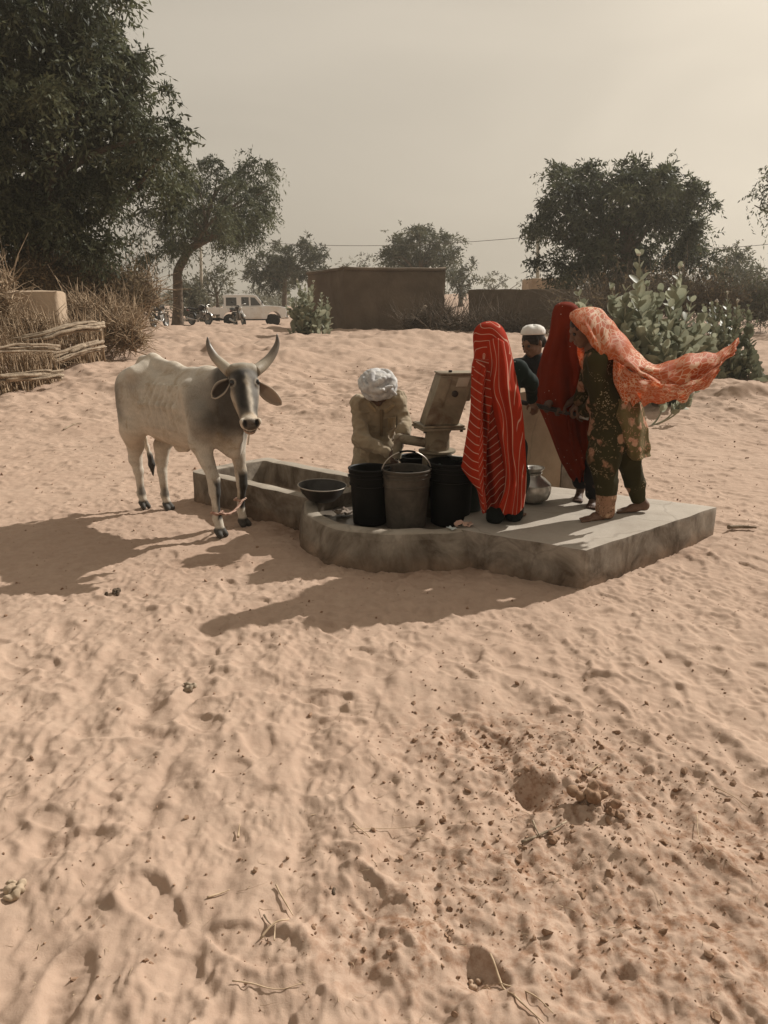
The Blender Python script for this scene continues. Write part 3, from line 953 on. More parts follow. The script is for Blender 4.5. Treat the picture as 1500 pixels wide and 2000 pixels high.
tree('leafy_tree', 'thin stemmed pale tree seen behind the cab of the pickup', 58, (424, 612),
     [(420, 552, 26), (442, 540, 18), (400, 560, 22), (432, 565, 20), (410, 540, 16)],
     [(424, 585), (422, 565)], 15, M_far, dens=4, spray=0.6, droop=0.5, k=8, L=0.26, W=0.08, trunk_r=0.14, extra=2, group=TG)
tree('leafy_tree', 'small pale bush like tree left of the spreading tree trunk', 62, (255, 612),
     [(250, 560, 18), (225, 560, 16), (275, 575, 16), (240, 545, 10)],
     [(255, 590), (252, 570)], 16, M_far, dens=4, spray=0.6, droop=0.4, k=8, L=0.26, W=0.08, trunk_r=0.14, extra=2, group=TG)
tree('leafy_tree', 'low round pale tree behind the low wall, left of the flat roofed hut', 80, (965, 590),
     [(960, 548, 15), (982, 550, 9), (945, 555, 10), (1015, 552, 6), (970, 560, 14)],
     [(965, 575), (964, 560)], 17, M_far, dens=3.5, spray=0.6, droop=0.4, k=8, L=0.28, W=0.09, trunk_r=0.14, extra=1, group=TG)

# far scrub: one hazy mass along the skyline
rg = np.random.default_rng(31)
B = []
for q in range(260):
    a = rg.uniform(-0.75, 0.75); d = rg.uniform(95, 210)
    x, y = d * math.sin(a), d * math.cos(a)
    h = rg.uniform(0.7, 1.9) * (1.3 if rg.random() < 0.15 else 1)
    B.append([x, y, macro(x, y) + h * 0.55, h * rg.uniform(1.0, 1.8), h * 1.2, h])
V, F, T = crown(np.array(B, float), rg, 1.6, 0.8, 0.3, 6, 0.55, 0.2, clump=1.0)
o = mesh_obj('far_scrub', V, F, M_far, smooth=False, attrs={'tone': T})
tag(o, 'hazy line of low scrub along the horizon', 'scrub', kind='stuff')

# twigs ------------------------------------------------------------------
def twigs(P, A, L, r, rg, curl=0.25, k=4, fork=0):
    """curved three-sided twigs from P along A"""
    n = len(P); L = np.broadcast_to(L, n)[:, None, None]
    t = np.linspace(0, 1, k)[None, :, None]
    bend = rg.standard_normal((n, 1, 3)) * curl; bend2 = rg.standard_normal((n, 1, 3)) * curl * 0.5
    C = P[:, None] + A[:, None] * L * t + bend * L * t ** 2 + bend2 * L * np.sin(t * 6.0) * 0.25
    N1 = nrm(np.cross(A, rg.standard_normal((n, 3)))); N2 = np.cross(A, N1)
    rr = np.broadcast_to(r, n)[:, None, None] * (1 - 0.7 * t)
    ring = []
    for j in range(3):
        a = 2 * math.pi * j / 3
        ring.append(C + (math.cos(a) * N1 + math.sin(a) * N2)[:, None] * rr)
    V = np.stack(ring, 2).reshape(-1, 3)              # n,k,3,3
    base = (np.arange(n) * k * 3)[:, None, None]
    i = np.arange(k - 1)[None, :, None] * 3; j = np.arange(3)[None, None]; j2 = (j + 1) % 3
    F = np.stack([base + i + j, base + i + j2, base + i + 3 + j2, base + i + 3 + j], -1).reshape(-1, 4)
    return V, F, C
def join(parts):
    Vs, Fs, n = [], [], 0
    for V, F in parts:
        Vs.append(V); Fs.append(F + n); n += len(V)
    return np.concatenate(Vs), np.concatenate(Fs)

# brushwood fence on the left
def stick_fence(label, pts, seed, rails, hgt=1.15, dens=95):
    """pts: ground line as world points; rails: list of px polylines lying along the fence"""
    rg = np.random.default_rng(seed)
    pts = np.array(pts, float)
    root = empty('brushwood_fence', (pts[0][0], pts[0][1], 0)); tag(root, label, 'fence')
    inv = Matrix.Translation((-pts[0][0], -pts[0][1], 0))
    seg = np.linalg.norm(np.diff(pts[:, :2], axis=0), axis=1); cum = np.concatenate([[0], np.cumsum(seg)])
    n = int(cum[-1] * dens)
    s = rg.uniform(0, cum[-1], n)
    x = np.interp(s, cum, pts[:, 0]) + rg.normal(0, 0.05, n); y = np.interp(s, cum, pts[:, 1]) + rg.normal(0, 0.09, n)
    hh = np.interp(s, cum, pts[:, 2]) * hgt
    z = ground(x, y) - 0.05
    along = (pts[-1] - pts[0]) / np.linalg.norm(pts[-1] - pts[0])
    A = nrm(np.stack([rg.normal(0.0, 0.16, n), rg.normal(0, 0.16, n), np.ones(n)], 1) - 0.16 * along * np.array([1, 1, 0]))
    V, F, _ = twigs(np.stack([x, y, z], 1), A, hh * rg.uniform(0.75, 1.12, n), rg.uniform(0.008, 0.021, n), rg, 0.07)
    m = int(n * 0.5)                                   # loose criss-cross stalks woven in
    q = rg.integers(0, n, m)
    P2 = np.stack([x[q], y[q] - rg.uniform(0.02, 0.16, m), z[q] + hh[q] * rg.uniform(0.05, 0.9, m)], 1)
    A2 = nrm(np.stack([rg.normal(0, 1, m), rg.normal(0, 0.25, m), rg.normal(0, 0.7, m)], 1))
    V2, F2, _ = twigs(P2, A2, rg.uniform(0.15, 0.45, m), rg.uniform(0.004, 0.010, m), rg, 0.3)
    V, F = join([(V, F), (V2, F2)])
    o = mesh_obj('brushwood', V, F, M_twig, root, smooth=True); o.matrix_parent_inverse = inv
    for line, dd, rad in rails:
        mb = MB()
        P = crom([np.array(D(px, py, y_)) for (px, py), y_ in zip(line, dd)], 8)
        for q in range(17):                             # a rail is a bundle of bent sticks
            off = rg.normal(0, rad * 0.45, 3)
            Q = P + off + 0.40 * rad * np.stack([fnoise(P * 1.3 + q * 3.3 + i * 7, 3) for i in range(3)], 1)
            a, b_ = rg.integers(0, 7), len(Q) - rg.integers(0, 7)
            mb.tube(Q[a:b_], rad * rg.uniform(0.12, 0.34) * (1 + 0.25 * fnoise(Q[a:b_] * 9 + q, 2)), 7)
        o = mb.build('rail_bundle', M_rail, root); o.matrix_parent_inverse = inv
    return root
M_rail = worn('weathered_wood', (0.17, 0.125, 0.085), (0.36, 0.285, 0.205), 10.0, 0.9, 45, 0.7, 0.012)
f1 = [(-9.5, 12.6, 0.9), (D(0, 775, 13.3).x, 13.3, 0.82), (D(60, 760, 13.9).x, 13.9, 0.75), (D(118, 745, 14.6).x, 14.6, 0.7)]
stick_fence('near brushwood fence of dry stalks at the left edge with two bundled rails', f1, 41,
            [([(-40, 688), (30, 680), (118, 680)], (12.8, 13.3, 14.1), 0.075), ([(-40, 742), (30, 738), (118, 731)], (12.7, 13.2, 14.0), 0.085)], 1.12)
f2 = [(D(10, 740, 15.0).x, 15.0, 0.95), (D(90, 740, 15.4).x, 15.4, 0.95), (D(140, 730, 16.0).x, 16.0, 0.98), (D(205, 705, 17.2).x, 17.2, 0.92)]
stick_fence('farther brushwood fence behind the first with pale logs tied across it', f2, 42,
            [([(20, 666), (90, 652), (140, 637), (175, 634), (208, 631)], (14.6, 14.9, 15.4, 15.9, 16.6), 0.11), ([(95, 706), (150, 688), (205, 674)], (14.8, 15.5, 16.4), 0.11)], 1.2)

def brush(name, label, cat, blobs, seed, n, L, rad, mat, depth_s=1.0, leafy=None, group=None, curl=0.45):
    """thorn brush: tangled twigs grown from the ground through px blobs (px,py,rx,ry,depth)"""
    rg = np.random.default_rng(seed)
    c0 = D(blobs[0][0], blobs[0][1], blobs[0][4])
    root = empty(name, (c0.x, c0.y, gz(c0.x, c0.y))); tag(root, label, cat, group)
    inv = Matrix.Translation(-Vector(root.location))
    tot = sum(b[2] * b[3] for b in blobs)
    parts = []; lv = []
    for (px, py, rx, ry, y) in blobs:
        m = int(n * rx * ry / tot)
        c = np.array(D(px, py, y)); sx, sz = rx * y / FPX, ry * y / FPX
        P = c + np.clip(rg.standard_normal((m, 3)), -1.8, 1.8) * np.array([sx * 0.6, sx * 0.6 * depth_s, sz * 0.6])
        P[:, 2] = np.maximum(P[:, 2], ground(P[:, 0], P[:, 1]) + 0.02)
        A = nrm(rg.standard_normal((m, 3)) + np.array([0, 0, 0.5]))
        V, F, C = twigs(P, A, L * rg.uniform(0.4, 1.4, m), rad * rg.uniform(0.5, 1.6, m), rg, curl)
        parts.append((V, F))
        if leafy: lv.append(C.reshape(-1, 3))
    V, F = join(parts)
    o = mesh_obj('twigs', V, F, mat, root); o.matrix_parent_inverse = inv
    if leafy:
        lm, per, LL, WW = leafy
        C = np.concatenate(lv); C = C[rg.integers(0, len(C), int(len(C) * per))] + rg.standard_normal((int(len(C) * per), 3)) * 0.05
        V, F, T = leaves(C, nrm(rg.standard_normal(C.shape) + np.array([0, 0, 0.3])), LL * rg.uniform(0.6, 1.3, len(C)), WW, rg, rg.random(len(C)))
        o = mesh_obj('foliage', V, F, lm, root, smooth=False, attrs={'tone': T}); o.matrix_parent_inverse = inv
    return root
brush('thorn_hedge', 'tall dusty thorn hedge behind the mud wall under the huge tree', 'hedge',
      [(190, 570, 70, 24, 23), (110, 562, 50, 24, 22), (250, 596, 30, 14, 24), (50, 556, 40, 20, 21)], 51, 4600, 0.5, 0.011, M_twig_dark, 0.8, (M_dry, 2.2, 0.13, 0.04))
brush('thorn_pile', 'heap of dead grey thorn branches at the end of the fence', 'brush pile',
      [(225, 655, 34, 24, 18), (190, 630, 50, 26, 18.5), (258, 662, 20, 20, 18), (150, 612, 30, 16, 18.5), (250, 630, 24, 18, 19)], 52, 2600, 0.42, 0.013, M_twig, 0.7)
brush('thorn_pile', 'loose dry twigs heaped against the mud wall at the left edge', 'brush pile',
      [(5, 600, 18, 40, 15.6), (50, 640, 40, 14, 15.6), (10, 548, 18, 12, 16.5)], 53, 520, 0.4, 0.012, M_twig, 0.35)
brush('dead_shrub', 'bare pale branches sticking up against the sky beside the hedge', 'shrub',
      [(280, 562, 28, 16, 24), (285, 585, 20, 16, 24)], 54, 260, 0.7, 0.014, M_twig, 0.7)
brush('brush_fence', 'dark heap of brushwood in front of the low wall and mud building', 'brush pile',
      [(830, 634, 36, 13, 28.5), (900, 640, 60, 13, 28), (980, 638, 50, 13, 28), (855, 620, 22, 12, 29)], 55, 3400, 0.55, 0.014, M_twig_dark, 0.7)
brush('brush_fence', 'low dry brush fence running under the big round tree on the right', 'brush pile',
      [(1210, 600, 60, 22, 30), (1290, 590, 60, 16, 29), (1370, 590, 50, 16, 28), (1150, 625, 50, 26, 27)], 56, 4200, 0.8, 0.013, M_twig_dark, 0.6, (M_dry, 0.7, 0.16, 0.04))
brush('scrub_bush', 'scrubby grey bush at the right edge of the field', 'bush',
      [(1450, 590, 50, 18, 34), (1492, 600, 20, 20, 33)], 57, 1500, 0.7, 0.009, M_twig_dark, 0.6, (M_far, 2.0, 0.15, 0.05))
brush('scrub_bush', 'faint bush in the field left of the pickup', 'bush',
      [(372, 590, 20, 20, 56), (385, 605, 16, 14, 55)], 58, 700, 0.9, 0.012, M_twig_dark, 0.6, (M_far, 2.5, 0.25, 0.1))

# milkweed shrubs with big paddle leaves --------------------------------
M_milk = leaf_mat('grey_green_leaf', (0.17, 0.18, 0.125), (0.40, 0.41, 0.30), 0.40, 0.5, 0.3)
M_milk2 = leaf_mat('green_leaf', (0.10, 0.11, 0.07), (0.24, 0.25, 0.17), 0.25, 0.5, 0.3)
M_stem = worn('pale_stem', (0.20, 0.19, 0.13), (0.33, 0.31, 0.22), 8.0, 0.8)
def paddles(P, A, N, L, W, tone, rg):
    """broad oval leaves: base P, axis A, face normal N; gently cupped"""
    n = len(P)
    N = nrm(N - A * (N * A).sum(1, keepdims=True)); S_ = np.cross(A, N)
    us = np.array([0.0, 0.12, 0.32, 0.56, 0.80, 0.95, 1.0]); ws = np.array([0.12, 0.62, 0.95, 1.0, 0.78, 0.36, 0.05])
    curl = rg.uniform(-0.25, 0.35, n)[:, None]
    rings = []
    L_ = np.broadcast_to(L, n)[:, None]; W_ = np.broadcast_to(W, n)[:, None]
    for u_, w_ in zip(us, ws):
        c = P + A * L_ * u_ + N * L_ * curl * (u_ ** 2) * 0.6
        e = S_ * W_ * 0.5 * w_
        up = N * W_ * 0.16 * w_
        rings.append(np.stack([c - e + up, c, c + e + up], 1))
    V = np.stack(rings, 1).reshape(-1, 3)
    k = len(us); base = (np.arange(n) * k * 3)[:, None, None]
    i = np.arange(k - 1)[None, :, None] * 3; j = np.arange(2)[None, None]
    F = np.stack([base + i + j, base + i + j + 1, base + i + j + 4, base + i + j + 3], -1).reshape(-1, 4)
    return V, F, np.repeat(tone, k * 3)
def milkweed(label, base, stems, seed, leaf, mat, name='milkweed_shrub', step=0.5, bare=0.25, group='paddle leaved milkweed shrubs', spread=1.0):
    """stems: list of tip points in the world"""
    rg = np.random.default_rng(seed)
    base = np.array(base, float)
    root = empty(name, base); tag(root, label, 'shrub', group)
    inv = Matrix.Translation(-Vector(base))
    mb = MB(); Ps, As, Ns, Ls, Ts = [], [], [], [], []
    for tip in stems:
        tip = np.array(tip, float)
        b0 = base + np.array([rg.normal(0, 0.12), rg.normal(0, 0.12), -0.05]) * spread
        mid = b0 * 0.5 + tip * 0.5 + np.array([(tip[0] - b0[0]) * 0.12, (tip[1] - b0[1]) * 0.12, -0.05])
        P = crom([b0, mid, tip], 12)
        mb.tube(P, np.linspace(0.022, 0.006, len(P)) * (leaf / 0.22) ** 0.5, 6)
        T_ = nrm(np.gradient(P, axis=0))
        ln = np.linalg.norm(tip - b0); nn = max(4, int(ln / (leaf * step)))
        ph = rg.uniform(0, 6)
        for q in range(nn + 1):
            f = bare + (1 - bare) * q / nn
            i = min(int(f * (len(P) - 1)), len(P) - 1)
            t_ = T_[i]; x_ = nrm(np.cross(t_, [0.3, 1, 0.1])); y_ = np.cross(t_, x_)
            a = ph + q * math.pi / 2 + rg.normal(0, 0.3)
            sz = leaf * (1.0 - 0.62 * max(0, (f - 0.6) / 0.4) ** 1.3) * rg.uniform(0.8, 1.15)
            for s_ in (0, math.pi):
                d = math.cos(a + s_) * x_ + math.sin(a + s_) * y_
                A = unit(d * 0.75 + t_ * (0.5 + 0.5 * f) + rg.normal(0, 0.15, 3))
                Ps.append(P[i]); As.append(A); Ns.append(unit(t_ - 0.4 * d + rg.normal(0, 0.35, 3))); Ls.append(sz); Ts.append(np.clip(rg.normal(0.5, 0.25), 0, 1))
    Ls = np.array(Ls)
    V, F, T = paddles(np.array(Ps), np.array(As), np.array(Ns), Ls, Ls * 0.68, np.array(Ts), rg)
    o = mesh_obj('foliage', V, F, mat, root, attrs={'tone': T}); o.matrix_parent_inverse = inv
    o = mb.build('stem', M_stem, root); o.matrix_parent_inverse = inv
    # flower buds on the tallest tips
    mb = MB()
    for tip in stems[:3]:
        mb = MB()
        for q in range(5):
            mb.ball(np.array(tip) + rg.normal(0, 0.012, 3) + np.array([0, 0, 0.03]), (0.019, 0.019, 0.022), 6)
        o = mb.build('flower_bud', M_bud, root); o.matrix_parent_inverse = inv
    return root
M_bud = worn('pale_bud', (0.45, 0.42, 0.36), (0.55, 0.50, 0.44), 8, 0.7)
yb = 12.4
bx = D(1285, 770, yb).x
st = [(1248, 500, yb - .1), (1328, 524, yb + .1), (1196, 566, yb - .1), (1131, 578, yb + .1), (1222, 570, yb - .3), (1290, 570, yb + .3), (1350, 590, yb), (1265, 560, yb + .2), (1310, 600, yb - .4),
      (1205, 620, yb - .3), (1225, 640, yb - .5), (1255, 620, yb - .5), (1280, 640, yb - .7), (1330, 640, yb - .6), (1365, 640, yb - .2), (1375, 610, yb + .2), (1240, 680, yb - .6), (1300, 680, yb - .8),
      (1350, 690, yb - .6), (1215, 690, yb - .3), (1392, 660, yb + .1), (1275, 590, yb + .5), (1235, 600, yb + .4), (1340, 660, yb + .7), (1300, 640, yb + .8), (1190, 660, yb)]
milkweed('tall milkweed shrub with big grey green paddle leaves behind the women', (bx, yb, gz(bx, yb)), [D(a, b, c) for a, b, c in st], 61, 0.35, M_milk, step=0.36, bare=0.18, spread=3.0)
yb = 15.5; bx = D(1432, 700, yb).x
st = [(px, py, yb + dy) for px, py, dy in ((1400, 590, 0), (1420, 575, .3), (1440, 590, -.2), (1462, 600, .2), (1475, 630, 0), (1390, 620, -.4), (1415, 625, -.5), (1440, 640, -.5), (1465, 660, -.2), (1400, 660, -.5), (1430, 670, -.6), (1455, 690, -.4),
      (1380, 650, .2), (1410, 600, .6), (1450, 610, .7), (1425, 650, .6), (1470, 680, .3), (1388, 590, .3), (1375, 600, .4), (1370, 630, .5))]
milkweed('darker milkweed bush with smaller glossy leaves behind the flying scarf', (bx, yb, gz(bx, yb)), [D(*s_) for s_ in st], 62, 0.22, M_milk2, step=0.42, bare=0.1, spread=3.5)
yb = 26.5; bx = D(602, 640, yb).x
st = [(px, py, yb + dy) for px, py, dy in ((580, 548, 0), (595, 560, .2), (612, 552, -.2), (628, 575, 0), (565, 575, .2), (572, 600, -.2), (605, 590, -.4), (590, 600, -.5), (635, 600, .2), (620, 610, -.3), (560, 600, .3), (640, 585, .3), (600, 575, .5), (585, 585, .4))]
milkweed('distant milkweed shrub beside the dark end of the mud building', (bx, yb, gz(bx, yb)), [D(*s_) for s_ in st], 63, 0.28, M_milk, step=0.42, bare=0.12, spread=4.0)
yb = 10.6; bx = D(1270, 800, yb).x
milkweed('low leafy milkweed shoot trailing over the sand under the scarf', (bx, yb, gz(bx, yb)), [D(1352, 772, yb), D(1330, 785, yb - .1), D(1300, 780, yb + .1)], 64, 0.15, M_milk, bare=0.7)

# buildings -------------------------------------------------------------
def mudwall(name, label, cat, poly, z0, z1, seed, mat, extra=None, part='wall', cap=True):
    """closed prism of mud plaster with a softened top edge"""
    c = np.mean([p for p in poly], axis=0)
    root = empty(name, (c[0], c[1], 0)); tag(root, label, cat)
    inv = Matrix.Translation((-c[0], -c[1], 0))
    mb = MB(); prism(mb, poly, z0, z1)
    o = mb.build(part, mat); rough_edges(o, 0.05, 2, 0.035, 0.35); par(o, root, inv)
    if extra: extra(root, inv)
    return root
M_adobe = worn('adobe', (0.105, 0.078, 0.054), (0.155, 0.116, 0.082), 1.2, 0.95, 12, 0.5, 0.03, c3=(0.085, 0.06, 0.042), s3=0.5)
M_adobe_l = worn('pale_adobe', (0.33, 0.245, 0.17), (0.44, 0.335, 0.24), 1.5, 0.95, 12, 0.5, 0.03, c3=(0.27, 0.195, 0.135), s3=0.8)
k0 = D(672, 640, 30); k1 = D(868, 640, 30.8); k2 = D(602, 640, 34.2); k3 = k1 + (k2 - k0)
zt = D(672, 526, 30).z
def roofedge(root, inv):
    mb = MB()
    pts = [k0, k1, k3, k2]
    for a, b_ in ((k2, k0), (k0, k1)):
        P = [np.array([a.x + (b_.x - a.x) * f, a.y + (b_.y - a.y) * f - 0.03, zt + 0.02]) for f in np.linspace(0, 1, 9)]
        P = np.array(P) + np.random.default_rng(3).normal(0, 0.015, (9, 3))
        mb.tube(P, 0.07, 6)
    o = mb.build('roof_edge', M_adobe); par(o, root, inv)
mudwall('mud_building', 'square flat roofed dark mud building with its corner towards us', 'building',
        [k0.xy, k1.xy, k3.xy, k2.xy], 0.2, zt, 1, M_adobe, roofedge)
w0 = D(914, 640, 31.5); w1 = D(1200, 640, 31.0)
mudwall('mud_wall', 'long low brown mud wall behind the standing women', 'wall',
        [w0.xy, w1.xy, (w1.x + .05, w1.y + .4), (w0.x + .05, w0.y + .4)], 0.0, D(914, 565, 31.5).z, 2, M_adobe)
h0 = D(1037, 560, 44); h1 = D(1110, 560, 44)
mudwall('flat_hut', 'small flat roofed hut peeping over the low wall beside the round tree', 'building',
        [h0.xy, h1.xy, (h1.x, h1.y + 3), (h0.x, h0.y + 3)], 0.0, D(1037, 543, 44).z, 3, M_adobe_l)
m0 = D(-60, 640, 16.6); m1 = D(116, 640, 17.2)
mudwall('mud_wall', 'stub of pale mud wall rising behind the brushwood fence at the left', 'wall',
        [m0.xy, m1.xy, (m1.x, m1.y + .5), (m0.x, m0.y + .5)], 0.0, D(100, 568, 17.2).z, 4, M_adobe_l)
def pole(name, label, cat, p0, p1, r0, r1, mat, group=None):
    mb = MB(); P = crom([np.array(p0), (np.array(p0) + np.array(p1)) / 2 + np.array([0.02, 0, 0]), np.array(p1)], 4)
    mb.tube(P, np.linspace(r0, r1, len(P)), 8)
    o = mb.build(name, mat); tag(o, label, cat, group); return o
pole('leaning_pole', 'rough wooden pole leaning on the mud building', 'pole', D(784, 648, 28.3), D(832, 598, 29.2), 0.07, 0.06, M_rail)

# power line ------------------------------------------------------------
M_pole = worn('pole_concrete', (0.30, 0.27, 0.22), (0.42, 0.38, 0.31), 3, 0.9)
M_wire = worn('wire', (0.10, 0.09, 0.08), (0.14, 0.13, 0.11), 3, 0.7)
def upole(label, px, py0, py1, y):
    b_ = D(px, py0, y); tp = D(px - 1, py1, y)
    root = empty('utility_pole', (b_.x, y, gz(b_.x, y))); tag(root, label, 'utility pole')
    inv = Matrix.Translation(-Vector(root.location))
    mb = MB(); mb.tube([(b_.x, y, gz(b_.x, y) - .3), tuple(tp)], [0.14, 0.09], 8)
    o = mb.build('mast', M_pole); par(o, root, inv)
    mb = MB(); mb.bbox((tp.x, y, tp.z - 0.35), (1.3, 0.08, 0.1), 0.01)
    o = mb.build('cross_arm', M_pole); par(o, root, inv)
    for s_ in (-0.55, 0.0, 0.55):
        mb = MB(); mb.lathe([(0.001, -.05), (0.04, -.04), (0.03, 0), (0.05, .03), (0.03, .08), (0.001, .1)], (tp.x + s_, y, tp.z - 0.25), 8)
        o = mb.build('insulator', M_pole); par(o, root, inv)
    return tp
pa = upole('pale utility pole behind the spreading tree', 393, 610, 455, 56)
pb = upole('utility pole half hidden by the left side of the round tree', 1052, 600, 452, 46)
def wire(label, P, sag):
    P = [np.array(p) for p in P]; Q = []
    for a, b_ in zip(P[:-1], P[1:]):
        for f in np.linspace(0, 1, 14)[:-1]:
            Q.append(a + (b_ - a) * f - np.array([0, 0, sag * 4 * f * (1 - f)]))
    Q.append(P[-1])
    mb = MB(); mb.tube(Q, 0.016, 5)
    o = mb.build('power_line', M_wire); tag(o, label, 'wire'); return o
wire('thin power line crossing the sky from pole to pole to the right edge', [pa + Vector((0, 0, -.25)), pb + Vector((0, 0, -.25)), D(1560, 470, 44)], 0.55)
# ------------------------------------------------------------------ the cow
cow = empty('cow', (-1.55, 5.97, 0))
tag(cow, 'lean grey and white horned cow standing in front of the trough', 'cow')
COW_O = np.array([-1.55, 5.97, 0.0])
hf = unit([0.76, -0.65, 0]); hl = np.array([-hf[1], hf[0], 0])   # forward, left (away from us)
CM = np.stack([hf, hl, [0, 0, 1.0]], 1)                           # local (f,l,u) -> world
def cw(p): return COW_O + np.asarray(p, float) @ CM.T
def cl_(p): return (np.asarray(p, float) - COW_O) @ CM
s = SDF((-1.0, -0.55, -0.02), (1.28, 0.45, 1.42), 0.0085)
L_ = np.array([0, 1.0, 0])
k = 0.06
gl = lambda f, l: gz(*cw((f, l, 0))[:2])
# trunk
s.cone((-0.40, 0, 0.93), (0.22, 0, 0.90), 0.250, 0.265, k, flat=(L_, 0.80))
s.cone((-0.22, 0, 0.815), (0.16, 0, 0.80), 0.222, 0.218, k, flat=(L_, 0.88))
s.cone((-0.54, 0, 0.98), (-0.38, 0, 0.98), 0.18, 0.23, k, flat=(L_, 0.85))
s.chain([(-0.63, 0, 1.12), (-0.50, 0, 1.215), (-0.38, 0, 1.243), (-0.10, 0, 1.19), (0.14, 0, 1.145), (0.32, 0, 1.13), (0.46, 0, 1.08)],
        [0.045, 0.045, 0.04, 0.04, 0.04, 0.065, 0.07], 0.07)
s.ell((0.26, 0, 1.12), (0.14, 0.07, 0.075), k=0.07)
for sd_ in (-1, 1):
    s.cone((-0.37, sd_ * 0.19, 1.155), (-0.37, sd_ * 0.10, 1.17), 0.045, 0.06, 0.07)          # hook bone
    s.cone((-0.37, sd_ * 0.19, 1.15), (-0.63, sd_ * 0.09, 1.07), 0.030, 0.045, 0.07)          # to the pin bone
    s.cone((0.30, sd_ * 0.13, 1.06), (0.47, sd_ * 0.165, 0.83), 0.085, 0.095, 0.07)           # shoulder blade
    for q in range(7):                                                                        # faint ribs
        f = -0.20 + q * 0.075
        s.chain([(f - 0.02, sd_ * 0.175, 1.08), (f - 0.05, sd_ * 0.222, 0.93), (f - 0.03, sd_ * 0.20, 0.76)], [0.012, 0.017, 0.012], 0.030)
s.cone((0.34, 0, 0.84), (0.50, 0, 0.80), 0.215, 0.185, k, flat=(L_, 0.82))
s.cone((0.54, 0, 0.76), (0.57, 0, 0.645), 0.125, 0.075, k, flat=(L_, 0.7))
# hind legs: right one is nearest us
def hind(sd_, hoof_f, hoof_l, dk):
    h0 = gl(hoof_f, hoof_l)
    hip = (-0.48, sd_ * 0.13, 1.0); st_ = (-0.47 + dk * 0.15, sd_ * 0.165, 0.74); hock = (hoof_f - 0.060, hoof_l + 0.01 * sd_, 0.42 + h0)
    s.cone((-0.53, sd_ * 0.11, 0.99), (-0.57 + dk * 0.25, sd_ * 0.14, 0.68), 0.145, 0.098, 0.07, flat=(L_, 0.72))
    s.cone(hip, st_, 0.17, 0.115, 0.07, flat=(L_, 0.7))
    s.cone(st_, (hoof_f - 0.03, hoof_l, 0.55 + h0), 0.105, 0.062, 0.05, flat=(L_, 0.75))
    s.cone((-0.57 + dk * 0.25, sd_ * 0.14, 0.68), hock, 0.076, 0.044, 0.05, flat=(L_, 0.8))
    s.cone((hoof_f - 0.03, hoof_l, 0.55 + h0), hock, 0.054, 0.045, 0.04)
    s.cone(hock, (hoof_f - 0.045, hoof_l, 0.32 + h0), 0.050, 0.038, 0.03)
    s.cone((hoof_f - 0.045, hoof_l, 0.32 + h0), (hoof_f - 0.03, hoof_l, 0.13 + h0), 0.037, 0.030, 0.03)
    s.cone((hoof_f - 0.035, hoof_l, 0.13 + h0), (hoof_f - 0.01, hoof_l, 0.075 + h0), 0.036, 0.033, 0.02)
    for q in (-1, 1):
        s.cone((hoof_f - 0.015, hoof_l + q * 0.019, 0.055 + h0), (hoof_f + 0.03, hoof_l + q * 0.024, 0.018 + h0), 0.024, 0.021, 0.006)
hind(-1, -0.59, -0.055, 0.0)
hind(1, -0.40, 0.05, 0.55)
def fore(sd_, hoof_f, hoof_l):
    h0 = gl(hoof_f, hoof_l)
    el = (0.40, sd_ * 0.165, 0.70); kn = (hoof_f * 0.72 + 0.13, sd_ * 0.02 + hoof_l * 0.9, 0.385 + h0)
    s.cone((0.44, sd_ * 0.165, 0.86), el, 0.11, 0.088, 0.06, flat=(L_, 0.75))
    s.cone(el, (kn[0], kn[1], kn[2] + 0.05), 0.074, 0.040, 0.04)
    s.cone((kn[0], kn[1], kn[2] + 0.05), (kn[0] + 0.005, kn[1], kn[2] - 0.05), 0.048, 0.042, 0.02)
    s.cone((kn[0] + 0.005, kn[1], kn[2] - 0.05), (hoof_f - 0.02, hoof_l, 0.135 + h0), 0.034, 0.029, 0.02)
    s.cone((hoof_f - 0.02, hoof_l, 0.135 + h0), (hoof_f + 0.005, hoof_l, 0.07 + h0), 0.036, 0.033, 0.02)
    for q in (-1, 1):
        s.cone((hoof_f, hoof_l + q * 0.021, 0.052 + h0), (hoof_f + 0.04, hoof_l + q * 0.027, 0.020 + h0), 0.026, 0.023, 0.006)
FR, FL = (0.575, -0.165), (0.45, 0.155)
fore(-1, *FR); fore(1, *FL)
# belly button fold and sheath
s.cone((-0.10, 0, 0.57), (0.0, 0, 0.565), 0.035, 0.02, 0.05)
# tail
s.chain([(-0.66, 0, 1.10), (-0.715, 0.02, 1.0), (-0.70, 0.05, 0.75), (-0.66, 0.06, 0.5), (-0.63, 0.06, 0.42)], [0.03, 0.024, 0.018, 0.014, 0.016], 0.03)
s.chain([(-0.63, 0.06, 0.44), (-0.61, 0.06, 0.36), (-0.60, 0.06, 0.26)], [0.022, 0.028, 0.006], 0.02)
# neck and head
poll = cl_(np.array(D(474, 722, 5.30))); muz = cl_(np.array(D(489, 828, 5.03)))
a_ = unit(muz - poll)
sv = CM.T @ unit([0.93, 0.30, 0.0]); sv = unit(sv - a_ * (sv @ a_))
n_ = np.cross(sv, a_)
if (CM @ n_)[1] > 0: n_ = -n_                                     # face normal towards us
HR = np.stack([sv, n_, a_], 1)                                     # head frame columns: side, face normal, poll->muzzle
HL = np.linalg.norm(muz - poll)
def hp(x, y, z): return poll + sv * x + n_ * y + a_ * z
s.chain([(0.36, 0, 1.02), (0.58, -0.03, 1.07), hp(0, -0.12, 0.03)], [0.19, 0.155, 0.105], 0.07, flat=(np.array([0.3, 1, 0]), 0.66))
s.chain([(0.48, 0, 0.90), (0.66, -0.04, 0.95), hp(0, -0.10, 0.12)], [0.16, 0.115, 0.07], 0.07, flat=(np.array([0.3, 1, 0]), 0.55))
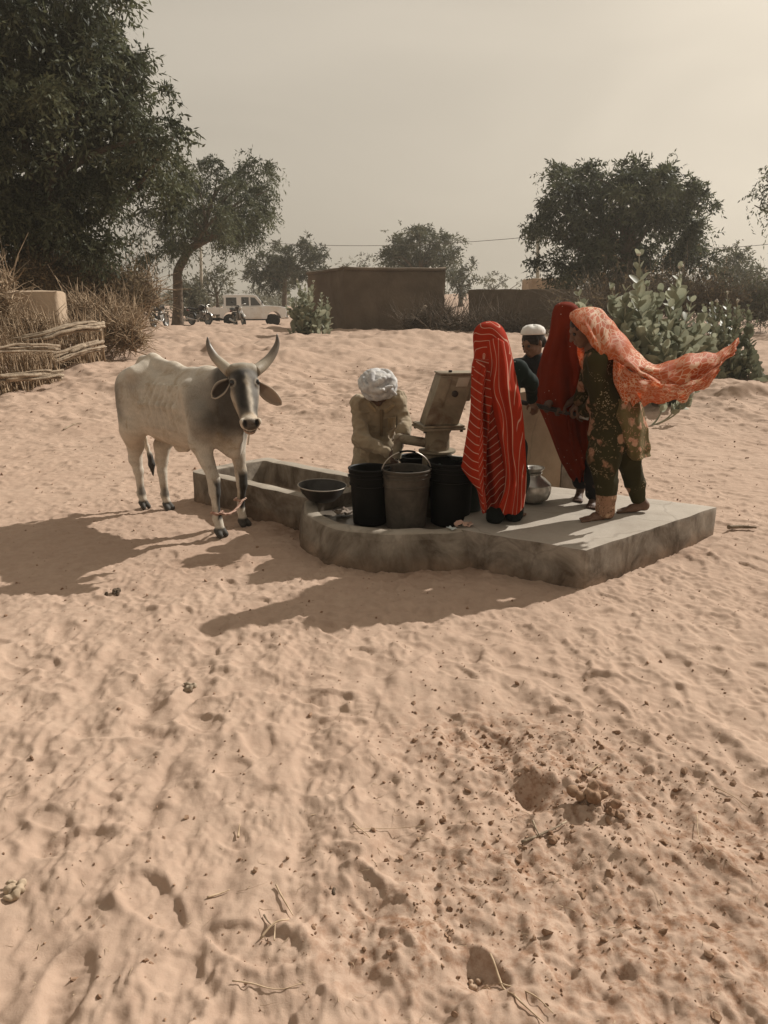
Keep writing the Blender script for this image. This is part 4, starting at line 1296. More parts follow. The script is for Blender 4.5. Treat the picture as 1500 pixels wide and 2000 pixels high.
s.chain([(0.60, 0, 0.68), (0.68, -0.03, 0.76), (0.78, -0.08, 0.92), hp(0, -0.11, 0.2)], [0.055, 0.045, 0.035, 0.03], 0.05, flat=(np.array([0.3, 1, 0]), 0.4))   # dewlap
hk = 0.03
s.ell(hp(0, -0.035, 0.06), (0.098, 0.085, 0.10), HR, hk)
s.cone(hp(-0.055, -0.005, -0.005), hp(0.055, -0.005, -0.005), 0.042, 0.042, hk)              # brow ridge between the horns
s.ell(hp(0, 0.0, 0.00), (0.045, 0.04, 0.04), HR, hk)
s.cone(hp(0, -0.015, 0.10), hp(0, -0.01, HL * 0.92), 0.078, 0.050, hk, flat=(sv, 1.0))
for sd_ in (-1, 1):
    s.ell(hp(sd_ * 0.078, 0.012, 0.115), (0.026, 0.026, 0.036), HR, 0.02)                    # eye socket
    s.ell(hp(sd_ * 0.088, 0.022, 0.120), (0.012, 0.012, 0.015), HR, 0.008, 'd')
    s.cone(hp(sd_ * 0.056, -0.055, 0.16), hp(sd_ * 0.03, -0.045, 0.36), 0.045, 0.030, hk)     # jaw
    s.cone(hp(sd_ * 0.075, -0.015, 0.14), hp(sd_ * 0.045, -0.005, 0.30), 0.022, 0.02, 0.025)  # cheek ridge
    s.cone(hp(sd_ * 0.088, -0.02, 0.0), hp(sd_ * 0.105, -0.02, -0.01), 0.030, 0.026, 0.02)    # horn root
s.ell(hp(0, -0.002, HL * 0.985), (0.066, 0.050, 0.050), HR, 0.02)
s.ell(hp(0, -0.038, HL * 1.035), (0.044, 0.028, 0.044), HR, 0.010)                            # lower lip
for sd_ in (-1, 1):
    s.ell(hp(sd_ * 0.040, 0.030, HL * 1.01), (0.013, 0.016, 0.018), HR, 0.008, 'd')          # nostrils
    s.ell(hp(sd_ * 0.056, 0.022, HL * 0.985), (0.016, 0.022, 0.024), HR, 0.012)
s.cone(hp(-0.055, 0.028, HL * 1.055), hp(0.055, 0.028, HL * 1.055), 0.006, 0.006, 0.012, 'd')
s.warp(lambda P: 0.0035 * fnoise(P * 9.0, 3))
V, F = s.mesh(1)
# coat: patches that belong to the animal
f_, l_, u_ = V[:, 0], V[:, 1], V[:, 2]
nz = fnoise(V * 5.0, 3); nf = fnoise(V * np.array([16., 16., 40.]), 2)
white = np.array([0.53, 0.475, 0.40]); grey = np.array([0.20, 0.18, 0.155]); black = np.array([0.022, 0.020, 0.018]); tan = np.array([0.50, 0.40, 0.29])
C = np.tile(white, (len(V), 1))
def blend(mask, colr):
    global C
    C = C * (1 - mask[:, None]) + mask[:, None] * np.array(colr)
blend(0.40 * sstep(-0.3, 0.5, nz) * sstep(0.62, 0.9, u_), (0.46, 0.425, 0.37))
blend(0.35 * sstep(0.80, 0.56, u_) * sstep(0.42, 0.6, u_) * (f_ < 0.3), tan)
blend(0.70 * sstep(0.28, 0.50, f_ + 0.06 * nz) * sstep(0.62, 0.78, u_ + 0.05 * nz) * sstep(1.22, 1.02, u_ - 0.10 * f_), grey * 0.62)
blend(0.92 * sstep(0.48, 0.62, f_ + 0.04 * nz) * sstep(0.72, 0.84, u_ + 0.03 * nz), grey * 0.26)
blend(0.75 * sstep(-0.40, -0.55, f_ + 0.05 * nz) * sstep(0.70, 0.84, u_) * sstep(1.16, 1.0, u_), grey * 0.75)
blend(0.45 * np.exp(-((f_ + 0.36) / 0.09) ** 2 - ((u_ - 1.05) / 0.09) ** 2), grey * 0.9)
blend(0.30 * np.exp(-((f_ - 0.05) / 0.28) ** 2 - ((u_ - 0.80) / 0.10) ** 2) * (nz > -0.4), (0.34, 0.29, 0.23))
low = u_ < 0.70
def foreleg(hf_, hl_):
    kf = hf_ * 0.72 + 0.13
    cf = np.interp(u_, [0.0, 0.13, 0.385, 0.70], [hf_, hf_ - 0.02, kf, 0.40]); cl2 = np.interp(u_, [0.13, 0.385, 0.70], [hl_, hl_ * 0.9, hl_])
    near = (np.hypot(l_ - cl2, f_ - cf) < 0.11) & (u_ < 0.66)
    side = 0.76 * (f_ - cf) + 0.65 * (l_ - cl2)
    blend(near * sstep(-0.002, 0.012, side + 0.010 * nz) * sstep(0.46, 0.40, u_) * sstep(0.125, 0.15, u_) * 0.96, black)
    blend(near * sstep(-0.03, 0.02, side) * sstep(0.66, 0.5, u_) * sstep(0.38, 0.46, u_) * 0.30, grey)
    blend(near * sstep(0.082, 0.062, u_ - gl(hf_, hl_)) * 0.95, black * 1.6)
foreleg(*FR); foreleg(*FL)
hd = (f_ < -0.2) & (u_ < 0.3)
hside = np.where(l_ > 0, f_ - (-0.43), f_ - (-0.62))
blend(hd * sstep(-0.01, 0.02, hside + 0.01 * nz) * sstep(0.21, 0.15, u_ + 0.04 * nz) * sstep(0.095, 0.13, u_) * 0.75, black * 2.5)
blend(hd * sstep(0.082, 0.062, u_ - gl(-0.5, 0)) * 0.95, black * 1.8)
blend((f_ < -0.55) * (np.abs(l_ - 0.065) < 0.045) * sstep(0.50, 0.42, u_) * (u_ > 0.22) * 0.95, black)
# face
Q = (V - poll) @ HR
hx, hy, hz = Q[:, 0], Q[:, 1], Q[:, 2]
head = (hz > -0.07) & (hz < HL + 0.08) & (np.abs(hx) < 0.15) & (hy > -0.13) & (f_ > 0.7)
hn = fnoise(V * 22.0, 2)
blend(head * sstep(0.05, 0.0, hz) * 0.75, (0.40, 0.36, 0.29))
blend(head * sstep(0.02, 0.08, hz) * sstep(-0.10, -0.04, hy) * 0.85, grey * 0.62)
blend(head * np.exp(-((hx + 0.034 + 0.01 * hn) / 0.046) ** 2) * sstep(0.02, 0.06, hz) * sstep(HL * 0.86, HL * 0.72, hz) * (hy > -0.03) * 0.97, black * 1.1)
blend(head * np.exp(-((hx - 0.045 + 0.01 * hn) / 0.022) ** 2) * sstep(0.06, 0.12, hz) * sstep(HL * 0.55, HL * 0.40, hz) * (hy > -0.02) * 0.75, grey * 0.6)
blend(head * np.exp(-((hx - 0.018 + 0.008 * hn) / 0.016) ** 2) * sstep(HL * 0.1, HL * 0.45, hz) * 0.85, (0.60, 0.54, 0.45))
blend(head * np.exp(-((hx - 0.004 + 0.012 * hn) / 0.010) ** 2) * sstep(0.05, 0.1, hz) * sstep(HL * 0.5, HL * 0.4, hz) * 0.6, (0.45, 0.40, 0.32))
blend(head * sstep(0.05, 0.075, np.abs(hx)) * sstep(HL * 0.30, HL * 0.42, hz) * sstep(0.02, -0.02, hy) * 0.7, (0.50, 0.42, 0.33))
for sd_ in (-1, 1):
    e = np.sqrt(((hx - sd_ * 0.088) / 1.0) ** 2 + ((hy - 0.015) / 1.0) ** 2 + ((hz - 0.120) / 1.0) ** 2)
    blend(head * sstep(0.038, 0.028, e) * 0.45, (0.48, 0.42, 0.34)); blend(head * sstep(0.027, 0.020, e), black)
blend(head * sstep(HL * 0.82, HL * 0.90, hz) * 0.9, (0.60, 0.53, 0.44))
nose = sstep(0.060, 0.050, np.sqrt((hx * 1.0) ** 2 + ((hy - 0.022) * 1.75) ** 2)) * sstep(HL * 0.965, HL * 1.0, hz)
blend(head * nose * 0.92, (0.060, 0.048, 0.040))
blend(head * (hy < -0.022) * sstep(HL * 0.95, HL * 1.0, hz) * 0.8, (0.30, 0.19, 0.14))
for sd_ in (-1, 1):
    blend(head * sstep(0.020, 0.012, np.sqrt((hx - sd_ * 0.040) ** 2 + (hy - 0.030) ** 2)) * (hz > HL * 0.97) * 0.95, (0.008, 0.006, 0.005))
blend(head * sstep(0.006, 0.003, np.abs(hy + 0.020)) * (hz > HL * 0.93) * (np.abs(hx) < 0.055) * 0.9, (0.03, 0.02, 0.016))
C = C * (1 + 0.10 * nf[:, None]) * (1 + 0.05 * nz[:, None])
M_hide, t, b = new_mat('hide')
a = attr(t, 'coat')
co = coords(t)
hm_ = t.nodes.new('ShaderNodeMapping'); hm_.inputs['Scale'].default_value = (60, 60, 16); t.links.new(co, hm_.inputs[0])
hair_ = ramp(t, noise_node(t, hm_.outputs[0], 3.0, 4, 0.7), [(0.30, (0.80, 0.78, 0.75)), (0.65, (1.08, 1.08, 1.08))])
smu = ramp(t, noise_node(t, co, 6.5, 6, 0.68, 0.8), [(0.50, (1, 1, 1)), (0.74, (0.66, 0.57, 0.46))])
cc = mixc(t, 1.0, mixc(t, 1.0, a.outputs['Color'], hair_, 'MULTIPLY'), smu, 'MULTIPLY')
t.links.new(cc, b.inputs['Base Color'])
b.inputs['Roughness'].default_value = 0.72; b.inputs['Specular IOR Level'].default_value = 0.25
b.inputs['Sheen Weight'].default_value = 0.05
bump(t, b, noise_node(t, co, 220.0, 3, 0.7), 0.25, 0.003)
cinv = Matrix.Translation(-Vector(COW_O))
body = mesh_obj('body', COW_O + V @ CM.T, F, M_hide, cow, col=np.clip(C, 0, 1)); body.matrix_parent_inverse = cinv
# horns
M_horn, t, b = new_mat('horn')
co = coords(t, 'UV')
sx = t.nodes.new('ShaderNodeSeparateXYZ'); t.links.new(co, sx.inputs[0])
hc = ramp(t, sx.outputs['Y'], [(0.0, (0.36, 0.31, 0.24)), (0.10, (0.40, 0.35, 0.27)), (0.20, (0.17, 0.14, 0.11)), (0.36, (0.05, 0.042, 0.035))])
t.links.new(mixc(t, mathn(t, 'MULTIPLY', noise_node(t, coords(t), 60, 4), 0.4), hc, (0.12, 0.10, 0.08)), b.inputs['Base Color'])
b.inputs['Roughness'].default_value = 0.45
bump(t, b, noise_node(t, coords(t), 90, 3), 0.3, 0.003)
HW = {}
def hw(px, py, y): return np.array(D(px, py, y))
for pts, nm in (([hp(-0.085, -0.02, 0.0), cl_(hw(437, 715, 5.33)), cl_(hw(419, 697, 5.36)), cl_(hw(408, 676, 5.38)), cl_(hw(405, 658, 5.38))], 'r'),
                ([hp(0.085, -0.02, 0.0), cl_(hw(514, 713, 5.40)), cl_(hw(531, 694, 5.45)), cl_(hw(541, 672, 5.48)), cl_(hw(541, 652, 5.48))], 'l')):
    P = crom(pts, 7)
    P = COW_O + P @ CM.T
    mb = MB(); mb.tube(P, np.interp(np.linspace(0, 1, len(P)), [0, 0.25, 0.6, 0.9, 1], [0.042, 0.038, 0.027, 0.011, 0.003]), 14)
    o = mb.build('horn', M_horn, cow, uv=True); o.matrix_parent_inverse = cinv
# ears: cupped leaves hanging out to each side
M_ear = leaf_mat('ear_hide', (0.04, 0.028, 0.022), (0.55, 0.48, 0.40), 0.30, 0.8, 0.2)
def ear(root_p, tip_p, wdt, face, rosy):
    root_p = np.array(root_p, float); tip_p = np.array(tip_p, float)
    ax = unit(tip_p - root_p); side = unit(np.cross(face, ax)); nn = np.cross(ax, side)
    L = np.linalg.norm(tip_p - root_p)
    us = np.linspace(0, 1, 15); vs = np.linspace(-1, 1, 13)
    V = []; tn = []
    for u in us:
        w_ = wdt * (0.35 + 0.65 * np.sin(np.clip(u / 0.55, 0, 1) * np.pi / 2)) * np.sqrt(max(1 - ((u - 0.3) / 0.7) ** 2, 0.0) if u > 0.3 else 1) 
        for v in vs:
            c = root_p + ax * L * u + side * w_ * 0.5 * v + nn * (0.030 * (v * v - 0.6) * (1 - 0.55 * u)) + nn * 0.012 * math.sin(u * 3.0)
            V.append(c)
            inner = sstep(1.0, 0.72, abs(v)) * sstep(1.0, 0.9, u) * (1 if not rosy else 0.75)
            tn.append(1 - inner * (0.97 if not rosy else 0.55 + 0.3 * (u < 0.35)))
    o = mesh_obj('ear', np.array(V), grid_faces(15, 13), M_ear if not rosy else M_ear2, cow, attrs={'tone': tn}); o.matrix_parent_inverse = cinv
    solidify(o, 0.008)
M_ear2 = leaf_mat('rosy_ear_hide', (0.12, 0.06, 0.04), (0.55, 0.46, 0.37), 0.35, 0.8, 0.2)
facew = CM @ n_
er = COW_O + hp(-0.092, -0.05, 0.055) @ CM.T
ear(er, D(415, 777, 5.27), 0.105, facew * 0.9 + np.array([-0.2, -0.3, 0.0]), False)
er = COW_O + hp(0.092, -0.05, 0.075) @ CM.T
ear(er, D(549, 790, 5.40), 0.105, np.array([-0.25, -1.0, 0.10]), True)
M_eye, t, b = new_mat('eye_dark'); b.inputs['Base Color'].default_value = (0.008, 0.006, 0.005, 1); b.inputs['Roughness'].default_value = 0.08
for sd_ in (-1, 1):
    mb = MB(); mb.ball(COW_O + hp(sd_ * 0.084, 0.017, 0.120) @ CM.T, (0.0165,) * 3, 14)
    o = mb.build('eye', M_eye, cow); o.matrix_parent_inverse = cinv
# rope hobble tied between the forelegs
M_rope = worn('rope', (0.30, 0.16, 0.12), (0.52, 0.36, 0.28), 40, 0.95, 150, 0.6, 0.004)
mb = MB()
def ring(c, r, n=22):
    th = np.linspace(0, 2 * np.pi, n)
    return [cw((c[0] + r * math.cos(q), c[1] + r * math.sin(q), c[2] + 0.006 * math.sin(3 * q))) for q in th]
pA = np.array([FR[0] - 0.02, FR[1], 0.185]); pB = np.array([FL[0] - 0.02, FL[1], 0.205])
P = ring(pA, 0.040) + [cw(pA + (pB - pA) * f + np.array([0.035, 0, -0.05 * math.sin(f * math.pi)])) for f in np.linspace(0.15, 0.85, 9)] + ring(pB, 0.040)
P = np.array(P)
for ph in (0, math.pi):
    q = np.arange(len(P)) * 1.3 + ph
    mb.tube(P + 0.006 * np.stack([np.cos(q), np.sin(q), np.cos(q + 1)], 1), 0.0075, 6)
hob = mb.build('hobble_rope', M_rope); tag(hob, 'twisted pinkish rope hobbling the front legs of the cow', 'rope')
mb = MB()
P = [COW_O + hp(x, y, z) @ CM.T for x, y, z in ((-0.05, -0.06, HL * 0.86), (0.0, -0.085, HL * 0.92), (0.05, -0.06, HL * 0.86))]
tail = [COW_O + hp(0.0, -0.088, HL * 0.92) @ CM.T, COW_O + hp(0.0, -0.085, HL * 0.92) @ CM.T + np.array([0.0, 0, -0.06]), COW_O + hp(0.0, -0.085, HL * 0.92) @ CM.T + np.array([-0.012, 0.0, -0.125])]
mb.tube(crom(P, 5), 0.006, 6); mb.tube(crom(tail, 4), [0.007] * 4 + [0.006] * 4 + [0.004], 6)
o = mb.build('muzzle_rope', worn('pale_rope', (0.45, 0.37, 0.28), (0.62, 0.54, 0.44), 40, 0.95)); tag(o, 'short pale rope knotted under the chin of the cow', 'rope')
# ------------------------------------------------------------------ hand pump
M_paint = worn('drab_paint', (0.175, 0.145, 0.098), (0.265, 0.220, 0.155), 9.0, 0.6, 60, 0.3, 0.004, c3=(0.105, 0.066, 0.040), s3=7.0)
M_steel = worn('dark_steel', (0.018, 0.016, 0.015), (0.055, 0.045, 0.037), 14.0, 0.5, 80, 0.3, 0.003, metal=0.4)
M_bright = worn('bright_steel', (0.45, 0.43, 0.40), (0.62, 0.60, 0.56), 14.0, 0.35, 60, 0.1, 0.002, metal=0.7)
PX, PY = 0.385, 5.50
ZF = 0.175
pump = empty('hand_pump', (PX, PY, ZF)); tag(pump, 'drab brown iron hand pump with a slanted head standing in the round curb', 'hand pump')
pinv = Matrix.Translation((-PX, -PY, -ZF))
def pp(mb, name, mat, sharp=35, parent=None):
    o = mb.build(name, mat, sharp=sharp); par(o, parent or pump, pinv if parent is None else parent_inv(parent)); return o
def parent_inv(p): return Matrix.Translation((-PX, -PY, -ZF))
mb = MB(); mb.lathe([(0.001, 0.15), (0.145, 0.16), (0.14, 0.19), (0.108, 0.21), (0.106, 0.625), (0.128, 0.632), (0.135, 0.640), (0.135, 0.652), (0.090, 0.655), (0.088, 0.77), (0.10, 0.79), (0.10, 0.81), (0.001, 0.812)], (PX, PY, 0), 28)
ped = pp(mb, 'pedestal', M_paint)
mb = MB(); rz = Matrix.Rotation(R(14), 3, 'Z')
mb.bbox((PX + 0.005, PY, 0.818), (0.315, 0.29, 0.016), 0.004, rz); mb.bbox((PX + 0.005, PY, 0.8365), (0.305, 0.28, 0.016), 0.004, rz)
pp(mb, 'flange', M_paint)
for q, (sx_, sy_) in enumerate(((-1, -1), (1, -1), (-1, 1), (1, 1))):
    c = rz @ Vector((sx_ * 0.135, sy_ * 0.12, 0)); mb = MB(); mb.lathe([(0.001, -.03), (0.012, -.03), (0.012, 0.02), (0.001, 0.022)], (PX + c.x + .005, PY + c.y, 0.825), 6)
    pp(mb, 'bolt', M_steel)
# slanted head box
zb, zt_ = 0.846, 1.195
sh = 0.112 / (zt_ - zb)
rb = Matrix.Rotation(R(8), 3, 'Z')
cz = (zb + zt_) / 2
hc_ = Vector((PX + 0.062, PY - 0.005, cz))
mb = MB(); mb.bbox(hc_, (0.245, 0.20, zt_ - zb), 0.008, rb, shear=(sh, 0))
head_o = pp(mb, 'head', M_paint)
def onhead(x, z, y=-0.1): # point on the front plate, x across, z up from the head centre
    v = rb @ Vector((x + sh * z, y, z)); return hc_ + v
mb = MB(); mb.bbox(onhead(-0.080, 0.055, -0.103), (0.085, 0.012, 0.20), 0.004, rb, shear=(sh, 0)); pp(mb, 'side_cover', M_paint)
mb = MB(); mb.bbox(onhead(0.05, 0.125, -0.1015), (0.082, 0.005, 0.062), 0.001, rb, shear=(sh, 0))
pp(mb, 'plate', worn('pale_plate', (0.36, 0.31, 0.24), (0.44, 0.39, 0.31), 12, 0.6))
mb = MB(); c = onhead(0.020, 0.045, -0.102)
mb.lathe([(0.001, -0.004), (0.021, -0.004), (0.023, 0.004), (0.014, 0.008), (0.001, 0.009)], c, 16, rot=Matrix.Rotation(R(90), 3, 'X')); pp(mb, 'axle_boss', M_steel)
mb = MB(); c = onhead(0.133, 0.075, -0.02); mb.bbox(c, (0.035, 0.13, 0.17), 0.006, rb, shear=(sh, 0)); pp(mb, 'handle_guide', M_paint)
mb = MB(); c = onhead(0.156, 0.09, -0.01); mb.bbox(c, (0.022, 0.085, 0.11), 0.004, rb, shear=(sh, 0)); pp(mb, 'slot_liner', M_steel)
mb = MB(); c = onhead(0.0, (zt_ - zb) / 2 + 0.008, 0.0); mb.bbox(c, (0.262, 0.215, 0.012), 0.003, rb); pp(mb, 'lid', M_paint)
mb = MB(); mb.lathe([(0.001, 0), (0.013, 0), (0.013, 0.015), (0.001, 0.017)], (c.x - 0.04, c.y - 0.05, c.z + 0.006), 6); pp(mb, 'lid_bolt', M_steel)
# handle to the hands of the two women
H0 = np.array([PX + 0.20, PY + 0.01, 1.085]); H1 = np.array(D(1150, 816, 5.33))
mb = MB(); mb.tube([H0 + (H1 - H0) * f for f in (0, 0.3, 0.7, 0.93)], 0.017, 10)
hnd = pp(mb, 'handle', M_steel)
mb = MB(); mb.tube([H0 + (H1 - H0) * f for f in (0.925, 0.96, 1.0)], 0.0185, 12); o = mb.build('handle_tip', M_bright); par(o, hnd, Matrix.Translation((0, 0, 0)))
o.matrix_parent_inverse = (Matrix.Translation((PX, PY, ZF)) @ pinv).inverted() if False else Matrix.Identity(4)
# spout: runs left and a little back, then bends down
mb = MB()
S0 = np.array([PX - 0.08, PY + 0.01, 0.700]); S1 = np.array([0.110, PY + 0.06, 0.724]); S2 = np.array([0.092, PY + 0.055, 0.58])
mb.tube([S0, S0 + (S1 - S0) * .5, S1 - np.array([0.0, 0, 0]), ], [0.036] * 3, 14)
mb.ball(S1, 0.0375, 14)
mb.tube([S1, (S1 + S2) / 2, S2], [0.036, 0.034, 0.034], 14)
pp(mb, 'spout', M_paint)

# ------------------------------------------------------------------ vessels
M_black = worn('black_plastic', (0.0030, 0.0030, 0.0030), (0.007, 0.007, 0.0065), 8.0, 0.55, 60, 0.08, 0.002, spec=0.12)
M_grey = worn('dusty_grey_plastic', (0.050, 0.042, 0.033), (0.110, 0.092, 0.072), 6.0, 0.6, 80, 0.15, 0.002, c3=(0.035, 0.030, 0.026), s3=5.0)
M_green = worn('dark_green_plastic', (0.008, 0.020, 0.014), (0.016, 0.032, 0.023), 6.0, 0.35, 60, 0.08, 0.002, spec=0.45)
M_wire_h = worn('galvanised_wire', (0.42, 0.39, 0.34), (0.58, 0.54, 0.48), 20, 0.4, metal=0.6)
M_alu = worn('scuffed_aluminium', (0.50, 0.48, 0.44), (0.68, 0.66, 0.62), 5.0, 0.34, 50, 0.12, 0.003, metal=0.85, c3=(0.30, 0.27, 0.23), s3=7.0)
M_water, t, b = new_mat('water'); b.inputs['Base Color'].default_value = (0.02, 0.018, 0.015, 1); b.inputs['Roughness'].default_value = 0.03
def pail(name, label, c, r0, r1, h, mat, bands=True, handle=None, group=None, water=None):
    """bucket: r0 foot radius, r1 rim radius; handle = (tilt degrees, swing direction)"""
    root = empty(name, c); tag(root, label, 'bucket', group)
    prof = [(0.001, 0.0), (r0 - 0.01, 0.0), (r0, 0.008)]
    def rr(z): return r0 + (r1 - r0) * z / h
    if bands:
        for z, e in ((0.70, 0), (0.71, 0.010), (0.735, 0.010), (0.745, 0.003), (0.85, 0.003), (0.857, 0.010), (0.875, 0.010), (0.882, 0.004), (0.915, 0.004), (0.922, 0.010), (0.94, 0.010), (0.945, 0.003), (0.975, 0.004), (0.98, 0.012), (1.0, 0.012)):
            prof.append((rr(z * h) + e, z * h))
    else:
        prof += [(rr(0.5 * h), 0.5 * h), (rr(0.9 * h), 0.9 * h), (rr(0.91 * h) + 0.010, 0.91 * h), (rr(h) + 0.012, h)]
    prof += [(r1 + 0.002, h + 0.002), (r1 - 0.004, h - 0.004), (rr(0.05 * h) - 0.004, 0.012), (0.001, 0.012)]
    mb = MB(); mb.lathe(prof, (0, 0, 0), 40); mb.build('shell', mat, root, sharp=30)
    if handle:
        tilt, az, drop = handle
        mb = MB(); pts = []
        for a in np.linspace(0, math.pi, 21):
            x = math.cos(a) * (r1 + 0.012); z = math.sin(a) * (r1 * drop)
            pts.append((x, 0, z))
        P = np.array(pts) @ np.array(Matrix.Rotation(R(tilt), 3, 'X')).T
        P = P @ np.array(Matrix.Rotation(R(az), 3, 'Z')).T + np.array([0, 0, h * 0.90])
        mb.tube(P, 0.0042, 6); hd_ = mb.build('wire_handle', M_wire_h, root)
        if abs(tilt) < 30:
            mb = MB(); mb.tube(P[8:13], 0.0075, 8); mb.build('grip', M_black, hd_)
    if water:
        mb = MB(); mb.lathe([(0.001, water * h), (rr(water * h) - 0.006, water * h)], (0, 0, 0), 32); mb.build('water', M_water, root)
    return root
def at_floor(px, py, z): 
    p = G(px, py, z); return (p.x, p.y, z)
zc_ = 0.176
c = G(722, 1030, zc_); pail('bucket', 'black bucket at the left with its wire handle hanging down', (c.x, c.y + 0.12, zc_), 0.118, 0.140, 0.40, M_black, True, (-122, 12, 1.0), 'buckets around the pump')
c = G(794, 1036, zc_); pail('bucket', 'dusty grey bucket in front with its wire handle standing up', (c.x, c.y + 0.12, zc_), 0.138, 0.162, 0.41, M_grey, True, (14, 5, 1.06), 'buckets around the pump')
c = G(882, 1031, zc_); pail('bucket', 'large black bucket right of the grey one, next to the striped veil', (c.x, c.y + 0.13, zc_), 0.135, 0.158, 0.445, M_black, True, None, 'buckets around the pump')
pail('bucket', 'dark green bucket half hidden behind the large black bucket', (0.565, 5.36, zc_), 0.135, 0.165, 0.40, M_green, False, None, 'buckets around the pump')
pail('bucket', 'black bucket under the spout being filled with water', (0.125, 5.45, zc_), 0.12, 0.155, 0.355, M_black, False, (112, 190, 0.9), 'buckets around the pump', 0.9)
pail('bucket', 'small black pail between the spout and the pump pedestal', (0.235, 5.66, zc_), 0.09, 0.115, 0.40, M_black, False, None, 'buckets around the pump')
# falling water
mb = MB(); mb.tube([S2 + np.array([0, 0, 0.01]), S2 + np.array([0.004, -0.01, -0.05]), np.array([0.11, 5.47, 0.50])], [0.016, 0.012, 0.010], 8)
M_fall, t, b = new_mat('falling_water'); b.inputs['Base Color'].default_value = (0.75, 0.73, 0.7, 1); b.inputs['Roughness'].default_value = 0.05; b.inputs['Transmission Weight'].default_value = 0.8; b.inputs['IOR'].default_value = 1.33
o = mb.build('water_stream', M_fall); tag(o, 'thin stream of water falling from the pump spout', 'water')
# metal dish on the green bucket
dish = MB(); dish.lathe([(0.001, 0), (0.07, 0.004), (0.098, 0.03), (0.105, 0.034), (0.103, 0.037), (0.096, 0.033), (0.068, 0.008), (0.001, 0.005)], (0, 0, 0), 28)
o = dish.build('dish', M_alu); o.location = (0.55, 5.40, zc_ + 0.408); o.rotation_euler = (R(-9), R(6), 0); tag(o, 'shallow metal dish lying on the dark green bucket', 'dish')
# wide black bowl on the trough wall
c = D(628, 972, 5.46)
bowl = MB(); bowl.lathe([(0.001, 0), (0.085, 0.0), (0.10, 0.006), (0.150, 0.058), (0.172, 0.105), (0.180, 0.112), (0.180, 0.117), (0.170, 0.112), (0.146, 0.062), (0.095, 0.014), (0.001, 0.010)], (0, 0, 0), 36)
bowl.tube([(0.179 * math.cos(a), 0.179 * math.sin(a), 0.115) for a in np.linspace(0, 2 * math.pi, 49)], 0.0045, 6, mi=1)
o = bowl.build('bowl', [worn('blackened_metal', (0.018, 0.016, 0.015), (0.05, 0.045, 0.04), 8, 0.45, metal=0.3), worn('worn_rim', (0.22, 0.19, 0.155), (0.36, 0.32, 0.27), 12, 0.5, metal=0.3)]); o.location = (c.x, c.y + 0.05, 0.272); o.rotation_euler = (R(2), R(2), 0)
tag(o, 'wide shallow blackened bowl resting on the end of the trough', 'bowl')
# round aluminium water pot
c = G(1046, 986, ZT); pot = empty('water_pot', (c.x - 0.012, c.y + 0.08, ZT + 0.002)); tag(pot, 'round aluminium water pot with a flared neck standing by the block', 'pot')
mb = MB(); mb.lathe([(0.001, 0.0), (0.075, 0.002), (0.115, 0.030), (0.134, 0.075), (0.136, 0.115), (0.131, 0.135), (0.133, 0.139), (0.128, 0.145), (0.085, 0.185), (0.060, 0.200), (0.056, 0.208), (0.060, 0.216), (0.066, 0.222), (0.060, 0.225), (0.052, 0.208), (0.08, 0.182), (0.001, 0.16)], (0, 0, 0), 40)
mb.build('shell', M_alu, pot, sharp=50)
mb = MB(); mb.lathe([(0.030, 0.205), (0.045, 0.212), (0.078, 0.255), (0.083, 0.262), (0.080, 0.263), (0.070, 0.250), (0.042, 0.216), (0.001, 0.212)], (0.0, 0, 0), 32); mb.build('neck_bowl', M_alu, pot)
# litter on the platform
def rag(name, label, c, size, mat, seed, cat='litter'):
    rg = np.random.default_rng(seed); n = 14
    u, v = np.meshgrid(np.linspace(-1, 1, n), np.linspace(-1, 1, n), indexing='ij')
    P = np.stack([u * size[0], v * size[1], np.zeros_like(u)], -1).reshape(-1, 3)
    P[:, 2] = size[2] * (0.7 + fnoise(P * (1.6 / size[0]) + seed, 3)); P[:, 0] += size[0] * 0.4 * fnoise(P * 20 + seed, 2); P[:, 2] = np.maximum(P[:, 2], 0.003)
    o = mesh_obj(name, P, grid_faces(n, n), mat); solidify(o, 0.003); o.location = c; o.rotation_euler = (0, 0, rg.uniform(0, 3)); tag(o, label, cat); return o
rag('rag', 'crumpled pinkish rag on the platform edge by the black bucket', G(905, 1030, ZT) + Vector((0, 0, .002)), (0.06, 0.03, 0.022), cloth_mat('pink_rag', (0.42, 0.25, 0.19), (0.55, 0.38, 0.29)), 3)
rag('wrapper', 'torn pale blue wrapper on the curb beside the pink rag', G(882, 1035, ZT) + Vector((0, 0, .002)), (0.025, 0.02, 0.014), cloth_mat('wrapper_foil', (0.45, 0.52, 0.52), (0.62, 0.66, 0.64)), 5)
rag('rag', 'wet brown rag inside the left end of the curb', G(672, 1003, 0.19) + Vector((0, 0, .0)), (0.08, 0.05, 0.03), cloth_mat('brown_rag', (0.14, 0.10, 0.075), (0.30, 0.24, 0.19)), 8)
# ------------------------------------------------------------------ people
M_skin = worn('brown_skin', (0.115, 0.060, 0.036), (0.165, 0.090, 0.056), 14.0, 0.55, 120, 0.15, 0.002, spec=0.35)
M_skin_d = worn('weathered_skin', (0.065, 0.036, 0.023), (0.105, 0.060, 0.040), 14.0, 0.6, 120, 0.25, 0.002, spec=0.3)
M_hair = worn('black_hair', (0.008, 0.006, 0.005), (0.020, 0.016, 0.013), 20, 0.5, 140, 0.6, 0.004)

